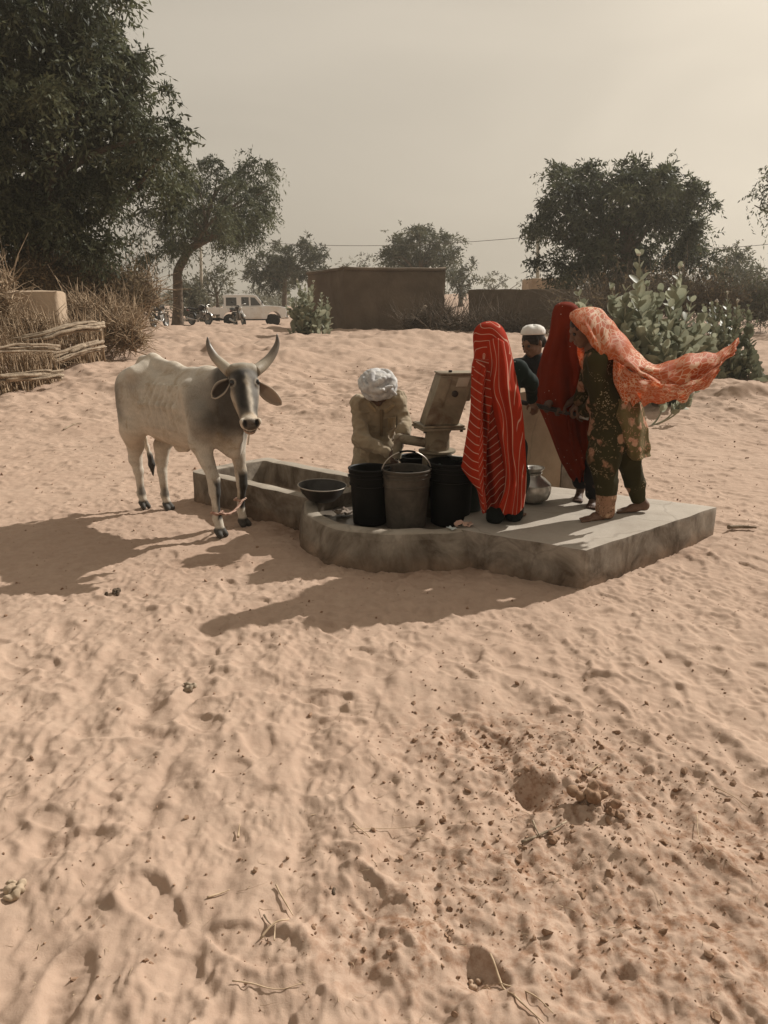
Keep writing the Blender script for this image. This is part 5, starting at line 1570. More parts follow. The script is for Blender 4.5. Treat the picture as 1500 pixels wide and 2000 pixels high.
def hand(s, wrist, d, n, thumb_side, curl=0.9, sc=1.0, k=0.006):
    """palm, four bent fingers of different length and a thumb; d along the hand, n out of the palm"""
    wrist = np.asarray(wrist, float); d = unit(d); n = unit(np.asarray(n, float) - d * (np.asarray(n, float) @ d))
    w_ = np.cross(n, d) * thumb_side
    for q in (-0.020, 0.0, 0.020):
        s.cone(wrist + d * 0.015 * sc + w_ * q * 0.5 * sc, wrist + d * 0.075 * sc + w_ * q * sc, 0.016 * sc, 0.014 * sc, 0.012)
    for i, ln in enumerate((0.068, 0.078, 0.072, 0.055)):
        p = wrist + d * (0.082 - 0.004 * abs(i - 1)) * sc + w_ * (0.028 - 0.0185 * i) * sc
        a = 0.15; r0 = 0.0095 * sc
        for seg, f in enumerate((0.46, 0.31, 0.23)):
            a += curl * (0.55 + 0.15 * seg)
            q = p + (math.cos(a) * d + math.sin(a) * n) * ln * f * sc
            s.cone(p, q, r0, r0 * 0.9, k); p = q; r0 *= 0.9
    p = wrist + d * 0.028 * sc + w_ * 0.026 * sc
    q = p + (d * 0.55 + w_ * 0.65 + n * 0.45) * 0.036 * sc
    r_ = q + (d * 0.65 + w_ * 0.05 + n * 0.65) * 0.032 * sc
    s.cone(p, q, 0.013 * sc, 0.0105 * sc, k); s.cone(q, r_, 0.0105 * sc, 0.0085 * sc, k)

def head(s, c, fwd, up, sc=1.0, neck=None):
    """skull, jaw, brow, nose, lips, ears; returns the frame (side, forward, up)"""
    c = np.asarray(c, float); fwd = unit(fwd); up = unit(np.asarray(up, float) - fwd * (np.asarray(up, float) @ fwd)); sd = np.cross(fwd, up)
    Rm = np.stack([sd, fwd, up], 1)
    P = lambda x, y, z: c + (sd * x + fwd * y + up * z) * sc
    s.ell(P(0, -0.012, 0.025), np.array([0.074, 0.094, 0.082]) * sc, Rm, 0.015)
    s.ell(P(0, 0.028, -0.035), np.array([0.058, 0.060, 0.070]) * sc, Rm, 0.02)
    s.ell(P(0, 0.062, -0.088), np.array([0.024, 0.022, 0.020]) * sc, Rm, 0.02)          # chin
    s.cone(P(-0.03, 0.078, 0.022), P(0.03, 0.078, 0.022), 0.012 * sc, 0.012 * sc, 0.012)  # brow
    s.cone(P(0, 0.086, 0.005), P(0, 0.108, -0.032), 0.009 * sc, 0.0125 * sc, 0.008)       # nose
    for q in (-1, 1):
        s.ell(P(q * 0.032, 0.089, 0.002), np.array([0.016, 0.012, 0.010]) * sc, Rm, 0.008, 'd')
        s.ell(P(q * 0.011, 0.098, -0.034), np.array([0.009, 0.010, 0.008]) * sc, Rm, 0.005)
        s.ell(P(q * 0.040, 0.062, -0.028), np.array([0.022, 0.020, 0.020]) * sc, Rm, 0.015)
        s.ell(P(q * 0.075, -0.008, -0.012), np.array([0.010, 0.020, 0.032]) * sc, Rm, 0.006)   # ears
    s.cone(P(-0.016, 0.086, -0.055), P(0.016, 0.086, -0.055), 0.0085 * sc, 0.0085 * sc, 0.004)
    s.cone(P(-0.013, 0.084, -0.068), P(0.013, 0.084, -0.068), 0.0095 * sc, 0.0095 * sc, 0.004)
    if neck is not None:
        s.cone(P(0, -0.025, -0.05), neck, 0.048 * sc, 0.055 * sc, 0.02)
    return P, Rm
def eyes(P, parent, inv, sc=1.0):
    for q in (-1, 1):
        mb = MB(); mb.ball(P(q * 0.032, 0.079, 0.002), (0.0115 * sc,) * 3, 10); o = mb.build('eye', M_eye, parent); o.matrix_parent_inverse = inv
def foot(s, heel, toe, up=(0, 0, 1), sc=1.0):
    heel = np.asarray(heel, float); toe = np.asarray(toe, float); d = unit(toe - heel); up = unit(up); sd = np.cross(d, up); L = np.linalg.norm(toe - heel)
    s.cone(heel + up * 0.03 * sc + d * 0.03, heel + d * L * 0.55 + up * 0.032 * sc, 0.031 * sc, 0.026 * sc, 0.015)
    s.cone(heel + d * L * 0.4 + up * 0.02 * sc, heel + d * L * 0.76 + up * 0.017 * sc, 0.024 * sc, 0.018 * sc, 0.015)
    for q in (-1, 1):
        s.cone(heel + d * L * 0.35 + up * 0.018 * sc + sd * q * 0.014 * sc, heel + d * L * 0.76 + up * 0.014 * sc + sd * q * 0.024 * sc, 0.018 * sc, 0.014 * sc, 0.012)
    for i in range(5):
        o_ = (-0.034 + 0.017 * i) * sc
        s.cone(heel + d * L * 0.76 + up * 0.012 * sc + sd * o_, heel + d * (L * (0.98 - 0.025 * i)) + up * 0.010 * sc + sd * o_, 0.0105 * sc, (0.011 if i == 0 else 0.008) * sc, 0.004)
def sdf_obj(s, name, mat, root, inv, sm=1, **kw):
    V, F = s.mesh(sm)
    o = mesh_obj(name, V, F, mat, root, **kw); o.matrix_parent_inverse = inv
    return o, V
def person(label, base, group=None):
    r = empty('person', base); tag(r, label, 'person', group)
    return r, Matrix.Translation(-Vector(base))
def folds(P, amp, fx, fz, seed=0.0):
    """creases that run mostly up and down a garment"""
    return amp * fnoise(P * np.array([fx, fx, fz]) + seed, 3)

def cfold(th_, py, seed, kx, ky=0.006):
    """sharp-edged vertical folds round a garment"""
    P = np.stack([np.cos(th_) * kx + seed, np.sin(th_) * kx + seed * 2, np.full_like(th_, py * ky)], -1)
    return 1 - 2.2 * np.abs(vnoise(P)) + 0.35 * vnoise(P * 2.1 + 5)

# --- the man bent over the spout ---------------------------------------
man, minv = person('man in a tan shirt and white turban bending over the pump spout', (-0.05, 6.15, gz(-0.05, 6.15)))
y0 = 5.92
shR = np.array(D(702, 790, y0)); shL = np.array(D(776, 780, y0 + .02))
elR = np.array(D(704, 858, 5.80)); elL = np.array(D(790, 828, 5.86))
wrR = np.array(D(763, 885, 5.63)); wrL = np.array(D(784, 858, 5.70))
hip = np.array([-0.055, 6.22, 0.58]); chest = np.array([-0.045, 6.02, 0.84]); neck = np.array([-0.04, 5.93, 0.965])
hdc = np.array(D(738, 762, 5.79))
s = SDF((-0.45, 5.35, -0.02), (0.35, 6.55, 1.25), 0.0065)
g0 = gz(-0.05, 6.15)
s.cone(hip, chest, 0.125, 0.125, 0.04); s.cone(shR, shL, 0.05, 0.05, 0.03); s.cone(chest, neck, 0.11, 0.07, 0.03)
for sgn, k_, a_x in ((-1, (-0.17, 5.98, 0.40), -0.15), (1, (0.10, 5.98, 0.40), 0.09)):
    s.cone(hip + np.array([sgn * 0.08, 0, 0]), k_, 0.075, 0.055, 0.03); s.cone(k_, (a_x, 6.20, g0 + 0.08), 0.052, 0.036, 0.03)
    foot(s, (a_x, 6.24, g0), (a_x + sgn * 0.03, 6.0, g0))
for a, b_, c in ((shR, elR, wrR), (shL, elL, wrL)):
    s.cone(a, b_, 0.046, 0.038, 0.02); s.cone(b_, c, 0.036, 0.026, 0.02)
tgt = np.array([0.095, 5.52, 0.52])
hand(s, wrR, tgt - wrR + np.array([-0.02, 0, -0.02]), (0.8, -0.2, -0.2), 1, 0.55)
hand(s, wrL, tgt - wrL + np.array([0.03, 0, 0.0]), (-0.8, -0.2, 0.1), -1, 0.55)
fw = unit([0.06, -0.62, -0.78]); upv = unit([0.0, -0.78, 0.62])
Ph, Rm = head(s, hdc, fw, upv, 1.0, neck)
sdf_obj(s, 'body', M_skin_d, man, minv); eyes(Ph, man, minv)
s = SDF((-0.50, 5.45, 0.02), (0.40, 6.60, 1.15), 0.0075)
s.cone(hip + np.array([0, 0, 0.02]), chest, 0.155, 0.150, 0.05, flat=(np.array([0, 1.0, 0]), 0.9)); s.cone(chest, neck + np.array([0, 0.02, -0.05]), 0.155, 0.10, 0.05)
s.cone(shR, shL, 0.062, 0.064, 0.05); s.cone(shR, chest, 0.062, 0.11, 0.04); s.cone(shL, chest, 0.062, 0.11, 0.04)
s.cone(hip, (-0.075, 6.10, 0.20), 0.17, 0.205, 0.05, flat=(np.array([0, 1.0, 0]), 0.72))
s.cone((-0.05, 5.98, 0.55), (-0.07, 6.0, 0.30), 0.13, 0.15, 0.05, flat=(np.array([0, 1.0, 0]), 0.6))
s.cone(shR, elR, 0.064, 0.054, 0.035); s.cone(elR, elR + (wrR - elR) * 0.88, 0.060, 0.046, 0.03)
s.cone(shL, elL, 0.062, 0.054, 0.035); s.cone(elL, elL + (wrL - elL) * 0.45, 0.060, 0.056, 0.02)
s.cone(elL + (wrL - elL) * 0.36, elL + (wrL - elL) * 0.42, 0.060, 0.060, 0.004); s.cone(elL + (wrL - elL) * 0.46, elL + (wrL - elL) * 0.50, 0.058, 0.056, 0.004)
th = np.linspace(0, 2 * np.pi, 17)
axn = unit(np.array([0, -0.75, 0.5])); e1 = np.array([1.0, 0, 0]); e2 = np.cross(axn, e1)
cc = neck + np.array([0, -0.01, 0.0])
for q in range(16):
    s.cone(cc + 0.075 * (math.cos(th[q]) * e1 + math.sin(th[q]) * e2), cc + 0.075 * (math.cos(th[q + 1]) * e1 + math.sin(th[q + 1]) * e2), 0.017, 0.017, 0.01)
s.warp(lambda P: folds(P, 0.005, 9, 5, 3.0) + 0.020 * np.abs(vnoise(P * np.array([13, 13, 20]) + 2)) + 0.010 * np.abs(vnoise(P * np.array([30, 30, 36]) + 5)) - 0.009)
for f in ((745, 795, 760, 0.0), ):
    s.cone(D(744, 796, 5.84), D(746, 850, 5.85), 0.012, 0.010, 0.006, 'd')
M_tan = cloth_mat('tan_cotton', (0.265, 0.208, 0.138), (0.35, 0.28, 0.19), 6.0, 0.08)
shirt, SV = sdf_obj(s, 'long_shirt', M_tan, man, minv)
def on_shirt(px, py, lift=0.004):
    d_ = np.array(ray(px, py)); d_ /= np.linalg.norm(d_); o_ = np.array([0, 0, CAMZ])
    rel = SV - o_; t_ = rel @ d_; off = np.linalg.norm(rel - t_[:, None] * d_, axis=1)
    k2 = off < 0.016
    return o_ + d_ * (t_[k2].min() if k2.any() else 6.0) - d_ * lift
def strip(name, rows, mat):
    P = np.array([[on_shirt(*q) for q in r] for r in rows]); Gd = loft(P, 5, 4); a_, b_ = Gd.shape[:2]
    o = mesh_obj(name, Gd.reshape(-1, 3), grid_faces(a_, b_), mat, man); o.matrix_parent_inverse = minv; solidify(o, 0.004)
M_tan_d = cloth_mat('tan_cotton_seam', (0.15, 0.105, 0.060), (0.20, 0.145, 0.085), 6.0)
M_tan_l = cloth_mat('tan_cotton_light', (0.28, 0.21, 0.125), (0.36, 0.275, 0.17), 6.0)
strip('placket', [[(742, py), (745, py), (748, py)] for py in (800, 812, 826, 840, 852)], M_tan_d)
strip('collar', [[(722, 784), (728, 792), (736, 800)], [(716, 790), (724, 798), (734, 806)]], M_tan_l)
strip('collar', [[(750, 800), (760, 794), (768, 786)], [(752, 807), (763, 801), (772, 792)]], M_tan_l)
strip('pocket', [[(757, 815), (765, 815), (773, 814)], [(757, 826), (765, 826), (773, 825)], [(758, 836), (765, 838), (772, 836)]], M_tan_l)
s = SDF((-0.45, 5.75, 0.0), (0.35, 6.45, 0.75), 0.0085)
for sgn, k_, a_x in ((-1, (-0.17, 5.98, 0.40), -0.15), (1, (0.10, 5.98, 0.40), 0.09)):
    s.cone(hip + np.array([sgn * 0.08, 0, 0]), k_, 0.105, 0.095, 0.03); s.cone(k_, (a_x, 6.18, g0 + 0.12), 0.09, 0.075, 0.03)
s.warp(lambda P: folds(P, 0.008, 10, 5, 7.0))
sdf_obj(s, 'trousers', M_tan, man, minv)
# turban: wound bands
s = SDF((-0.26, 5.58, 0.90), (0.18, 6.05, 1.30), 0.0045)
tc = np.array(D(738, 752, 5.80)) + np.array([0, 0, 0.005])
s.ell(tc, (0.118, 0.110, 0.104), k=0.01)
rgm = np.random.default_rng(5)
for q in range(15):
    n0 = unit(np.array([0.30 * math.sin(q * 1.9), -0.55, 0.75]) + rgm.normal(0, 0.33, 3))
    e1 = unit(np.cross(n0, [1, 0.2, 0.1])); e2 = np.cross(n0, e1)
    off = rgm.uniform(-0.55, 0.35); rr = math.sqrt(max(0.1, 1 - off * off))
    a0, span = rgm.uniform(0, 6.28), rgm.uniform(2.8, 6.0)
    pts = []
    for a in np.linspace(a0, a0 + span, 18):
        v = (math.cos(a) * e1 + math.sin(a) * e2) * rr + n0 * off
        pts.append(tc + v * np.array([0.122, 0.114, 0.108]) * (1 + 0.04 * math.sin(a * 2 + q)))
    s.chain(pts, list(0.021 + 0.006 * np.sin(np.linspace(0, 5, 18) + q)), 0.004)
kc = np.array(D(757, 758, 5.69))
for q in range(5):
    s.cone(kc + rgm.normal(0, 0.018, 3), kc + rgm.normal(0, 0.03, 3), 0.017, 0.011, 0.004)
s.warp(lambda P: 0.004 * fnoise(P * 26, 2))
M_turb = cloth_mat('white_turban_cotton', (0.36, 0.36, 0.37), (0.66, 0.64, 0.61), 16.0, 0.10)  # grey tones in the colour stand for shade in the wound folds
sdf_obj(s, 'turban', M_turb, man, minv)

# --- girl under the striped red veil -----------------------------------
yG = 5.0
girl, ginv = person('girl seen from behind under a red veil with thin white stripes', (0.75, 4.98, ZT))
s = SDF((0.45, 4.70, 0.22), (1.15, 5.55, 1.62), 0.0075)
gh = np.array(D(960, 664, yG)); gn = np.array([gh[0] + 0.005, yG, 1.31]); gsL = np.array([0.655, yG, 1.25]); gsR = np.array([0.865, yG + .02, 1.26])
gel = np.array(D(1036, 748, 5.12)); gwr = np.array(D(1040, 788, 5.33))
gch = np.array([0.745, yG, 1.15]); ghp = np.array([0.755, yG, 0.92])
s.cone(ghp, gch, 0.115, 0.105, 0.04, flat=(np.array([0, 1.0, 0]), 0.8)); s.cone(gsL, gsR, 0.045, 0.045, 0.03)
head(s, gh, (0.55, 0.80, -0.15), (0, 0, 1), 0.95, gn)
s.cone(gsR, gel, 0.040, 0.033, 0.02); s.cone(gel, gwr, 0.031, 0.024, 0.02)
hand(s, gwr, (0.2, 0.35, -0.25), (0, 0.3, -1), -1, 1.0, 0.85)
gelL = np.array([0.655, 5.08, 1.02]); s.cone(gsL, gelL, 0.040, 0.033, 0.02); s.cone(gelL, (0.70, 5.17, 0.92), 0.031, 0.024, 0.02)
hand(s, (0.70, 5.17, 0.92), (0.6, 0.5, 0), (0, 0, -1), 1, 0.6, 0.85)
aL = np.array(G(966, 1020, ZT)); aR = np.array(G(1003, 1016, ZT))
for a, sg in ((aL, -1), (aR, 1)):
    s.cone(ghp + np.array([sg * 0.06, 0, -0.03]), (a[0] - sg * 0.0, a[1], 0.58), 0.075, 0.055, 0.03); s.cone((a[0], a[1], 0.58), (a[0], a[1], 0.32), 0.05, 0.036, 0.02)
    foot(s, (a[0], a[1] - 0.03, ZT), (a[0] + 0.09, a[1] + 0.17, ZT), sc=0.9)
sdf_obj(s, 'body', M_skin, girl, ginv)
def spotted(name, base1, base2, spots, scale=46.0, thr=0.30, mask=5.0):
    m, t, b = new_mat(name); co = coords(t)
    c = ramp(t, noise_node(t, co, 4.0, 4), [(0.35, base1), (0.65, base2)])
    v = t.nodes.new('ShaderNodeTexVoronoi'); v.inputs['Scale'].default_value = scale; t.links.new(co, v.inputs['Vector'])
    d = ramp(t, v.outputs['Distance'], [(thr - 0.06, (1, 1, 1)), (thr, (0, 0, 0))])
    mk = ramp(t, noise_node(t, co, mask, 2), [(0.50, (0, 0, 0)), (0.56, (1, 1, 1))])
    c = mixc(t, mathn(t, 'MULTIPLY', d, mk), c, spots)
    t.links.new(c, b.inputs['Base Color']); b.inputs['Roughness'].default_value = 0.85; b.inputs['Specular IOR Level'].default_value = 0.15
    bump(t, b, noise_node(t, co, 260, 2), 0.12, 0.001)
    return m
M_gdress = spotted('dark_green_print', (0.006, 0.012, 0.010), (0.011, 0.020, 0.016), (0.30, 0.36, 0.32), 38, 0.26, 6)
s = SDF((0.45, 4.70, 0.35), (1.15, 5.50, 1.45), 0.008)
s.cone(gch, ghp, 0.12, 0.13, 0.05, flat=(np.array([0, 1.0, 0]), 0.7)); s.cone(gsL, gsR, 0.052, 0.058, 0.04); s.cone(gch, gn, 0.12, 0.075, 0.04)
s.cone(ghp, (0.795, 5.02, 0.53), 0.14, 0.185, 0.05, flat=(np.array([0, 1.0, 0]), 0.55))
s.cone(gsR, gel, 0.056, 0.052, 0.03); s.cone(gel, gel + (gwr - gel) * 0.75, 0.048, 0.040, 0.02)
s.cone(gsL, gelL, 0.045, 0.04, 0.03)
s.warp(lambda P: folds(P, 0.009, 12, 3.5, 1.0))
sdf_obj(s, 'dress', M_gdress, girl, ginv)
s = SDF((0.55, 4.75, 0.24), (1.15, 5.35, 0.85), 0.0075)
for a, sg in ((aL, -1), (aR, 1)):
    s.cone((a[0] - sg * 0.01, a[1], 0.75), (a[0], a[1], 0.292), 0.085, 0.060, 0.02)
s.warp(lambda P: folds(P, 0.006, 16, 6, 4.0))
sdf_obj(s, 'trousers', spotted('black_green_trousers', (0.008, 0.011, 0.010), (0.013, 0.017, 0.015), (0.05, 0.06, 0.055), 30, 0.2, 6), girl, ginv)

def stripe_mat(name, red, dark, line, trans):
    m, t, b = new_mat(name)
    a = attr(t, 'stripe'); sh_ = attr(t, 'shade')
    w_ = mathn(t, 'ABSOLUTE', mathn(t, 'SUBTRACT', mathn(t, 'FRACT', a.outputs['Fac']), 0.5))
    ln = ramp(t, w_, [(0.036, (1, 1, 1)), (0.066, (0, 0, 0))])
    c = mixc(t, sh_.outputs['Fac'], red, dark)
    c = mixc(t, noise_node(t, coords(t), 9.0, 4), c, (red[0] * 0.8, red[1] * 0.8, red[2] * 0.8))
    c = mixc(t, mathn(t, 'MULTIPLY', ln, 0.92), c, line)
    t.links.new(c, b.inputs['Base Color']); b.inputs['Roughness'].default_value = 0.85; b.inputs['Specular IOR Level'].default_value = 0.1
    bump(t, b, noise_node(t, coords(t), 320, 2), 0.1, 0.001)
    translucent(m, t, b, c, trans)
    return m
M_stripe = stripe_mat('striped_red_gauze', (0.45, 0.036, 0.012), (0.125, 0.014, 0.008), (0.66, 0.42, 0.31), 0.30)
def shroud(levels, y, depth, n=150, per=9):
    """closed cloth tube from silhouette levels (py, left, right) at depth y; depth = list of (py, front-back radius)"""
    lv = []
    for py, a, b_ in levels:
        A = D(a, py, y); B = D(b_, py, y)
        lv.append([(A.x + B.x) / 2, (A.z + B.z) / 2, (B.x - A.x) / 2, np.interp(py, [d[0] for d in depth], [d[1] for d in depth]), py])
    return crom(np.array(lv), per)
lev = [(627.5, 955, 958), (629, 946, 966), (633, 937, 974), (641, 929, 982), (655, 924.5, 989), (675, 925, 995), (697, 926, 1000), (716, 922, 1004), (745, 921, 1010), (780, 923, 1016), (820, 926, 1021), (860, 929, 1024), (900, 933, 1025), (935, 937, 1026), (958, 941, 1024), (976, 944, 1021), (985, 946, 1018)]
LV = shroud(lev, yG, [(627, 0.012), (633, 0.07), (641, 0.095), (660, 0.118), (700, 0.115), (745, 0.14), (800, 0.15), (900, 0.16), (985, 0.165)])
nth = 220; th = np.linspace(0, 2 * np.pi, nth, endpoint=False)
V = []; st = []; sh_ = []
ax0 = D(942, 690, yG)
for (cx, cz, rx, ry, py) in LV:
    grow = sstep(660, 900, py)
    fold = 1 + 0.17 * (cfold(th, py, 3.0, 2.6) - 0.45) * grow + 0.012 * np.sin(4 * th + py * 0.03) * sstep(640, 700, py)
    x = cx + rx * np.cos(th) * (1 + (fold - 1) * 0.30); yy = yG + ry * np.sin(th) * fold
    z = np.full(nth, cz)
    front = np.sin(th) < 0
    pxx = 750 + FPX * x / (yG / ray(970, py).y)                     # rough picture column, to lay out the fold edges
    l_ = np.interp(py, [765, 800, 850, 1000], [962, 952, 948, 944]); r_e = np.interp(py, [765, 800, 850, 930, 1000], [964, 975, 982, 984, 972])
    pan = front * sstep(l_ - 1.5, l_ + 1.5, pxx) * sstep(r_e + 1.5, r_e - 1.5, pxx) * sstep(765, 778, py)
    yy = yy + pan * 0.028
    # hem dips to a point at the back left and again at the right
    hem = sstep(940, 985, py)
    z = z + hem * (0.038 * np.sin(th * 3 + 0.6) + 0.020 * np.sin(th * 7))
    V.append(np.stack([x, yy, z], 1))
    dx = (x - ax0.x); dz = cz - ax0.z
    arc = np.where(dz > 0, np.sqrt(dx ** 2 * 1.15 + dz ** 2), np.abs(dx))
    ang_ = np.where(np.cos(th) > 0.75, 0.02 * (np.arccos(np.clip(np.cos(th), -1, 1)) - 0.72), 0)
    flow = arc / 0.037 + 0.55 * vnoise(np.stack([x * 9, 0 * x + cz * 5, np.sin(th) * 2], -1)) + 2.0 * (fold - 1) + 1.1 * np.clip(-dz - 0.25, 0, 2) + 0.2 * np.sin(th * 5)
    diag = (cz * 0.80 - x * 1.0) / 0.047 + 0.35 * vnoise(np.stack([x * 12, 0 * x + cz * 6, 0 * x], -1))
    lefty = (cz + 0.25 * (x - 0.6)) / 0.052
    isl = front * sstep(l_ + 0.5, l_ - 0.5, pxx) * (py > 700)
    s_v = np.where(pan > 0.4, diag, np.where(isl > 0.5, lefty, flow))
    st.append(s_v); sh_.append(pan * 0.75)  # inner panel coloured darker for the shade between the flaps
V = np.concatenate(V)
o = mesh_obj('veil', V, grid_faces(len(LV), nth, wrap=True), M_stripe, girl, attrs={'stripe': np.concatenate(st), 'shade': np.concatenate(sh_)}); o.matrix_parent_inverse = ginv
solidify(o, 0.003)
def sheet(name, rows, mat, root, inv, nu=10, nv=10, ripple=None, uvs=(1, 1), attrs=None, thick=0.003):
    """cloth from rows of (px, py, depth) control points"""
    C = np.array([[np.array(D(px, py, y)) for px, py, y in r] for r in rows])
    Gd = loft(C, nu, nv); a, b_ = Gd.shape[:2]
    uu, vv = np.meshgrid(np.linspace(0, 1, a), np.linspace(0, 1, b_), indexing='ij')
    if ripple is not None: Gd = Gd + ripple(uu, vv, Gd)
    at_ = {k_: f(uu, vv, Gd).ravel() for k_, f in attrs.items()} if attrs else None
    o = mesh_obj(name, Gd.reshape(-1, 3), grid_faces(a, b_), mat, root, uv=np.stack([uu.ravel() * uvs[0], vv.ravel() * uvs[1]], 1), attrs=at_); o.matrix_parent_inverse = inv
    solidify(o, thick)
    return o
# loose edge of the veil blown out at her left, glowing with the sun through it
rows = [[(930, 705, 4.93), (938, 706, 4.88), (946, 712, 4.86), (950, 725, 4.855)],
        [(921, 750, 4.95), (930, 752, 4.87), (939, 752, 4.84), (947, 755, 4.845)],
        [(919, 800, 4.97), (928, 800, 4.86), (937, 800, 4.82), (943, 802, 4.835)],
        [(911, 850, 4.98), (922, 850, 4.86), (934, 850, 4.80), (943, 852, 4.83)],
        [(903, 900, 4.99), (916, 902, 4.86), (930, 904, 4.79), (944, 902, 4.82)],
        [(903, 916, 4.99), (916, 932, 4.87), (932, 946, 4.79), (946, 945, 4.82)],
        [(930, 950, 4.93), (934, 960, 4.86), (940, 968, 4.80), (949, 970, 4.82)],
        [(939, 992, 4.90), (942, 1002, 4.86), (945, 1003, 4.82), (951, 996, 4.82)]]
sheet('veil_edge', rows, M_stripe, girl, ginv, 12, 12, lambda u, v, P: np.stack([0 * u, 0.010 * np.sin(v * 13 + u * 9), 0.004 * np.sin(u * 40)], -1),
      attrs={'stripe': lambda u, v, P: P[..., 2] / 0.054 + v * np.where(v > 0.8, -6, 0.8), 'shade': lambda u, v, P: 0 * u})

rows = [[(950, 668, 4.885), (966, 660, 4.868), (980, 664, 4.888), (990, 672, 4.935)],
        [(954, 712, 4.872), (970, 706, 4.850), (986, 706, 4.880), (1001, 712, 4.945)],
        [(957, 760, 4.850), (974, 758, 4.822), (992, 758, 4.862), (1011, 762, 4.945)],
        [(968, 815, 4.842), (984, 812, 4.812), (1002, 812, 4.860), (1021, 815, 4.950)],
        [(980, 880, 4.836), (993, 880, 4.806), (1008, 880, 4.858), (1026, 880, 4.950)],
        [(985, 945, 4.832), (998, 946, 4.802), (1011, 945, 4.855), (1027, 940, 4.950)],
        [(972, 990, 4.832), (990, 1006, 4.800), (1006, 1000, 4.852), (1021, 986, 4.945)]]
sheet('veil_flap', rows, M_stripe, girl, ginv, 12, 16, lambda u, v, P: np.stack([0.004 * np.sin(u * 9 + v * 5), (0.020 * np.sin(v * 15 + u * 3.5) + 0.012 * vnoise(np.stack([v * 7, u * 3, 0 * u], -1))) * sstep(0.0, 0.35, u), 0.010 * np.sin(v * 18) * sstep(0.85, 1.0, u)], -1),
      attrs={'stripe': lambda u, v, P: v * 4.6 + 0.5 * vnoise(np.stack([v * 4, u * 6, 0 * u + 3], -1)) + 1.3 * u * (1 - 0.4 * v), 'shade': lambda u, v, P: 0 * u})

# --- boy in the white cap ----------------------------------------------
yB = 6.38
boy, binv = person('boy with a white skullcap and dark clothes looking down behind the red women', (1.20, 6.42, gz(1.2, 6.42)))
s = SDF((0.85, 6.05, -0.02), (1.60, 6.75, 1.62), 0.007)
bh = np.array(D(1040, 668, yB)); bn = np.array([bh[0] + 0.03, yB + 0.05, bh[2] - 0.13]); gb = gz(1.2, 6.42)
bch = bn + np.array([0.0, 0.02, -0.20]); bhp = bch + np.array([0, 0.01, -0.28])
Pb, Rb = head(s, bh, (-0.72, -0.50, -0.42), (-0.28, -0.15, 0.92), 0.98, bn)
bsl = bn + np.array([-0.14, -0.03, -0.06]); bsr = bn + np.array([0.15, 0.03, -0.06])
s.cone(bhp, bch, 0.10, 0.10, 0.04); s.cone(bsl, bsr, 0.04, 0.04, 0.03)
bw = np.array(D(1048, 752, 6.22)); be = bsr + np.array([0.05, -0.03, -0.22])
s.cone(bsr, be, 0.04, 0.034, 0.02); s.cone(be, bw, 0.032, 0.024, 0.02); hand(s, bw, (-0.8, -0.4, 0.1), (0, 0.2, -1), 1, 0.9, 0.85)
be2 = bsl + np.array([-0.03, -0.02, -0.22]); s.cone(bsl, be2, 0.04, 0.033, 0.02); s.cone(be2, be2 + np.array([0.10, -0.18, -0.02]), 0.031, 0.024, 0.02); hand(s, be2 + np.array([0.10, -0.18, -0.02]), (0.6, -0.5, 0), (0, 0, -1), -1, 0.9, 0.85)
for sg in (-1, 1):
    s.cone(bhp + np.array([sg * 0.06, 0, 0]), (bhp[0] + sg * 0.07, 6.42, 0.45), 0.07, 0.05, 0.02); s.cone((bhp[0] + sg * 0.07, 6.42, 0.45), (bhp[0] + sg * 0.07, 6.45, gb + 0.07), 0.047, 0.034, 0.02)
    foot(s, (bhp[0] + sg * 0.07, 6.49, gb), (bhp[0] + sg * 0.08 - 0.03, 6.27, gb), sc=0.95)
sdf_obj(s, 'body', M_skin, boy, binv); eyes(Pb, boy, binv, 0.98)
s = SDF(bh - 0.16, bh + 0.16, 0.005)
s.ell(Pb(0, -0.020, 0.030), (0.082, 0.098, 0.088), Rb, 0.01); s.ell(Pb(0, -0.075, -0.03), (0.066, 0.045, 0.06), Rb, 0.015)
for q in (-1, 1): s.cone(Pb(q * 0.074, 0.012, 0.03), Pb(q * 0.073, 0.02, -0.01), 0.012, 0.007, 0.01)
s.warp(lambda P: 0.003 * fnoise(P * 60, 2))
sdf_obj(s, 'hair', M_hair, boy, binv)
cap = MB()
prof = [(0.093, 0.0), (0.096, 0.012), (0.094, 0.040), (0.083, 0.066), (0.058, 0.084), (0.025, 0.091), (0.001, 0.092)]
upc = unit(Rb @ np.array([0.0, -0.42, 0.90])); ex_ = unit(np.cross(upc, Rb[:, 0])); ey_ = np.cross(upc, ex_)
V = []; k_ = 40
for r_, z_ in prof:
    for q in range(k_):
        a = 2 * math.pi * q / k_; rr = r_ * (1 + 0.03 * math.sin(3 * a + 1) * (z_ > 0.02)); V.append(Pb(0, -0.028, 0.052) + ex_ * rr * 1.08 * math.cos(a) + ey_ * rr * 0.95 * math.sin(a) + upc * (z_ * 0.82 + 0.005 * math.sin(5 * a) * (z_ > 0.05)))
o = mesh_obj('skullcap', V, grid_faces(len(prof), k_, True), cloth_mat('white_cap', (0.66, 0.64, 0.60), (0.74, 0.72, 0.68), 20, 0.1), boy); o.matrix_parent_inverse = binv
solidify(o, 0.004)
s = SDF((0.85, 6.05, 0.15), (1.65, 6.78, 1.50), 0.008)
s.cone(bhp, bch, 0.135, 0.135, 0.05, flat=(np.array([0, 1.0, 0]), 0.8)); s.cone(bsl, bsr, 0.062, 0.062, 0.05); s.cone(bch, bn, 0.12, 0.07, 0.04)
s.cone(bhp, (bhp[0], 6.44, 0.42), 0.14, 0.19, 0.04, flat=(np.array([0, 1.0, 0]), 0.7))
